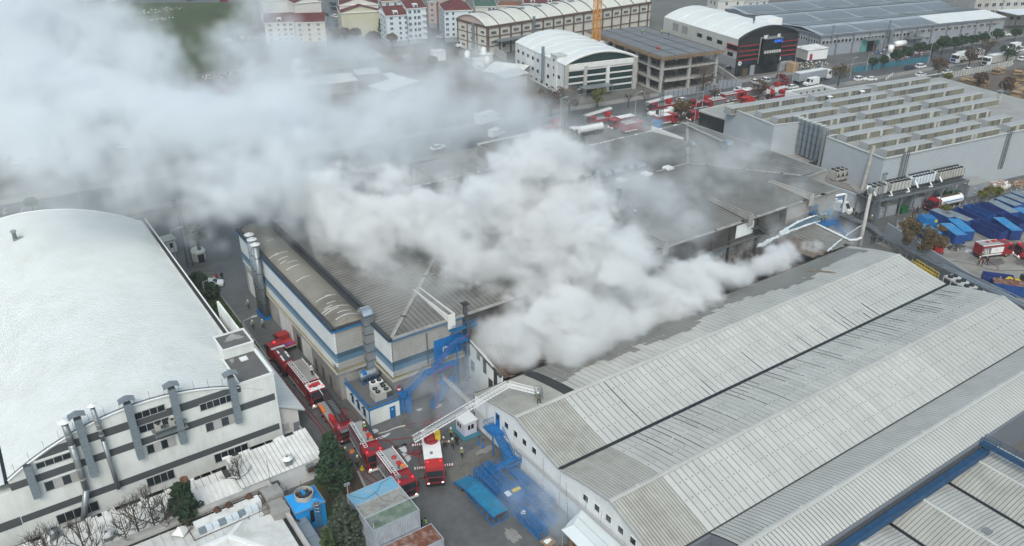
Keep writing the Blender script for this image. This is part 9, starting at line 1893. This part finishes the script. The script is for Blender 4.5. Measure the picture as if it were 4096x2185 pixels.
for x,y,z,r,d in[(1420,820,9,7,1.0),(1400,770,13,6.5,1.2),(1335,850,8,6,.8),(1460,870,8,6,.8),(1500,810,11,7,.7),(1560,770,11,6,.7),(1330,760,12,6,.6),(1530,700,15,7,.8),(1500,640,18,8,.8),(1440,600,20,8,.9),(1400,540,23,8,1.0),(1360,480,26,8,1.2),(1330,430,29,7,1.3),(1280,520,24,8,.9),(1300,600,20,8,.7),(1240,640,17,7,.6),(1120,600,19,6,.4),(1060,550,20,7,.7),(1140,540,22,7,.7),(1000,580,19,6,.35),(1210,560,22,6,.6),(1400,440,28,6,1.0),(1640,720,9,4,.5),(1280,720,13,5,.3),(1150,480,25,5,.4),(930,560,20,7,.7),(860,520,21,8,.7),(780,500,22,8,.65),(1010,520,22,7,.7),(1350,650,18,7,.6),(1390,700,15,6,.45),(1170,600,19,6,.55),(1560,650,16,6,.5)]:
 P_+=blob('D',x,y,z,r,d,12)
smoke('smoke','dense white smoke boiling up from the gap beside the burnt roof',P_,(44,78,2),(150,176,42),0.55,SM,(3.6,0.10),(0.16,3.4),1.6,0.5)
P_=[]
for x,y,z,r,d in[(1290,400,30,9,1.6),(1230,360,31,8,1.2),(1180,310,32,8,1.2),(1110,280,33,8,1.0),(1060,340,31,8,.8),(1150,230,34,7,.7),(1060,240,34,8,.7),(1250,290,30,9,.6),(1310,330,26,8,.6),(1080,180,34,7,.5),(1150,130,33,6,.5),(700,465,26,10,1.6),(620,430,27,11,1.4),(820,430,28,11,1.5),(900,470,27,10,1.5),(980,430,28,9,1.3),(1090,440,27,9,1.4),(740,400,29,11,1.2),(560,390,29,12,1.3),(480,350,30,13,1.3),(400,320,31,14,1.3),(320,280,32,14,1.3),(240,240,33,15,1.3),(160,200,34,16,1.3),(80,150,35,17,1.3),(10,90,36,18,1.3),(200,330,30,14,1.1),(100,290,31,15,1.1),(20,240,32,16,1.1),(300,400,28,12,.8),(180,430,26,12,.7),(60,400,27,13,.8),(720,300,31,12,1.2),(690,240,33,11,1.0),(700,170,34,12,1.1),(700,110,35,8,.5),(760,230,33,10,1.0),(800,330,30,10,.8),(640,330,31,11,1.1),(820,180,33,9,.7),(880,250,31,9,.55),(920,330,29,9,.5),(1000,360,29,8,.7),(960,160,33,8,.5),(1020,120,33,7,.4),(240,100,36,12,.6),(160,60,37,15,1.0),(60,20,38,18,1.1),(570,300,31,11,.8),(420,420,26,10,.8),(330,470,20,10,.28),(200,480,20,10,.24),(860,390,29,8,.8),(1000,240,33,10,.5),(940,220,32,10,.5),(1120,380,29,9,.9),(1190,420,28,8,.9),(1060,400,29,9,.9),(1130,330,31,9,.9),(1200,240,30,9,.5),(880,120,32,10,.4),(1080,130,32,9,.4),(1350,380,22,8,.7),(1380,350,18,7,.5),(1200,380,28,8,1.0),(990,300,32,9,.8),(650,60,34,6,.4),(640,10,34,8,.5),(700,200,33,7,.5),(1340,300,22,8,.45),(1420,330,18,8,.4),(1400,270,18,7,.3),(1260,200,26,7,.3),(1200,160,28,6,.3)]:
 P_+=blob('D',x,y,z,r,d,9,0.45)
smoke('smoke','wide pale smoke pall drifting to the left over the far road and field',P_,(-60,120,1),(230,460,56),1.4,SM2,(8,0.045),(0.09,3.8),1.5,0.48)
P_=[]
for x,y,z,r,d in[(1560,440,17,7,.5),(1500,400,18,7,.5),(1620,500,16,7,.6),(1690,560,15,7,.6),(1570,340,16,7,.35),(1760,470,17,6,.55),(1820,430,18,6,.6),(1880,400,18,6,.6),(1930,450,16,5,.6),(1980,480,15,4,.4),(1640,390,17,6,.35),(1850,360,20,5,.4),(1740,400,18,6,.4),(1620,600,15,6,.6),(1700,640,11,4,.4),(1790,530,15,5,.35),(830,580,15,5,.4),(1000,680,15,6,.4),(1090,700,15,6,.5),(760,560,15,5,.5),(700,550,15,5,.5),(1960,560,14,4,.6),(2010,540,12,3,.5),(1960,640,8,4,.5)]:
 P_+=blob('D',x,y,z,r,d,9,0.5)
smoke('smoke','thin smoke veils trailing over the ribbed roof of the burning hall',P_,(40,78,6),(160,150,30),0.8,SM2,(4,0.09),(0.14,2.8),1.2,0.3)
P_=[]
for x,y,z,r,d in[(1100,960,3,4.5,.5),(1140,1000,2.5,5,.45),(1180,960,3,4,.6),(1070,1030,1.5,3.5,.3),(1200,930,5,3.5,.7),(1080,940,5,4,.4),(1330,1230,2,3.0,.45),(1370,1260,1.5,3.5,.9),(1400,1290,1.5,3.0,.9),(1310,1270,1.5,2.5,.4),(1380,1310,1,2.5,.5),(1300,1200,1.8,2.5,.3),(1350,1300,1,2,.4),(2080,530,9,3,.4),(2040,500,10,3,.4),(2110,590,4,3.5,.7),(2130,600,3,2.5,.7)]:
 P_+=blob('D',x,y,z,r,d,9,0.5)
smoke('smoke','bluish smoke hanging low in the yard by the blue stairs and lattice frames',P_,(36,50,0.2),(160,106,14),0.6,SM3,(2.2,0.2),(0.3,1.0),1.2,0.0)
hz=box('haze','glass',-500,900,-200,1100,-1,79);tag(hz,'thin bluish haze in the air between the camera and the far town','haze',kind='stuff')
hm=smoke_material('haze_air',0.0002,(0.93,0.97,1.0));hz.data.materials.clear();hz.data.materials.append(hm)
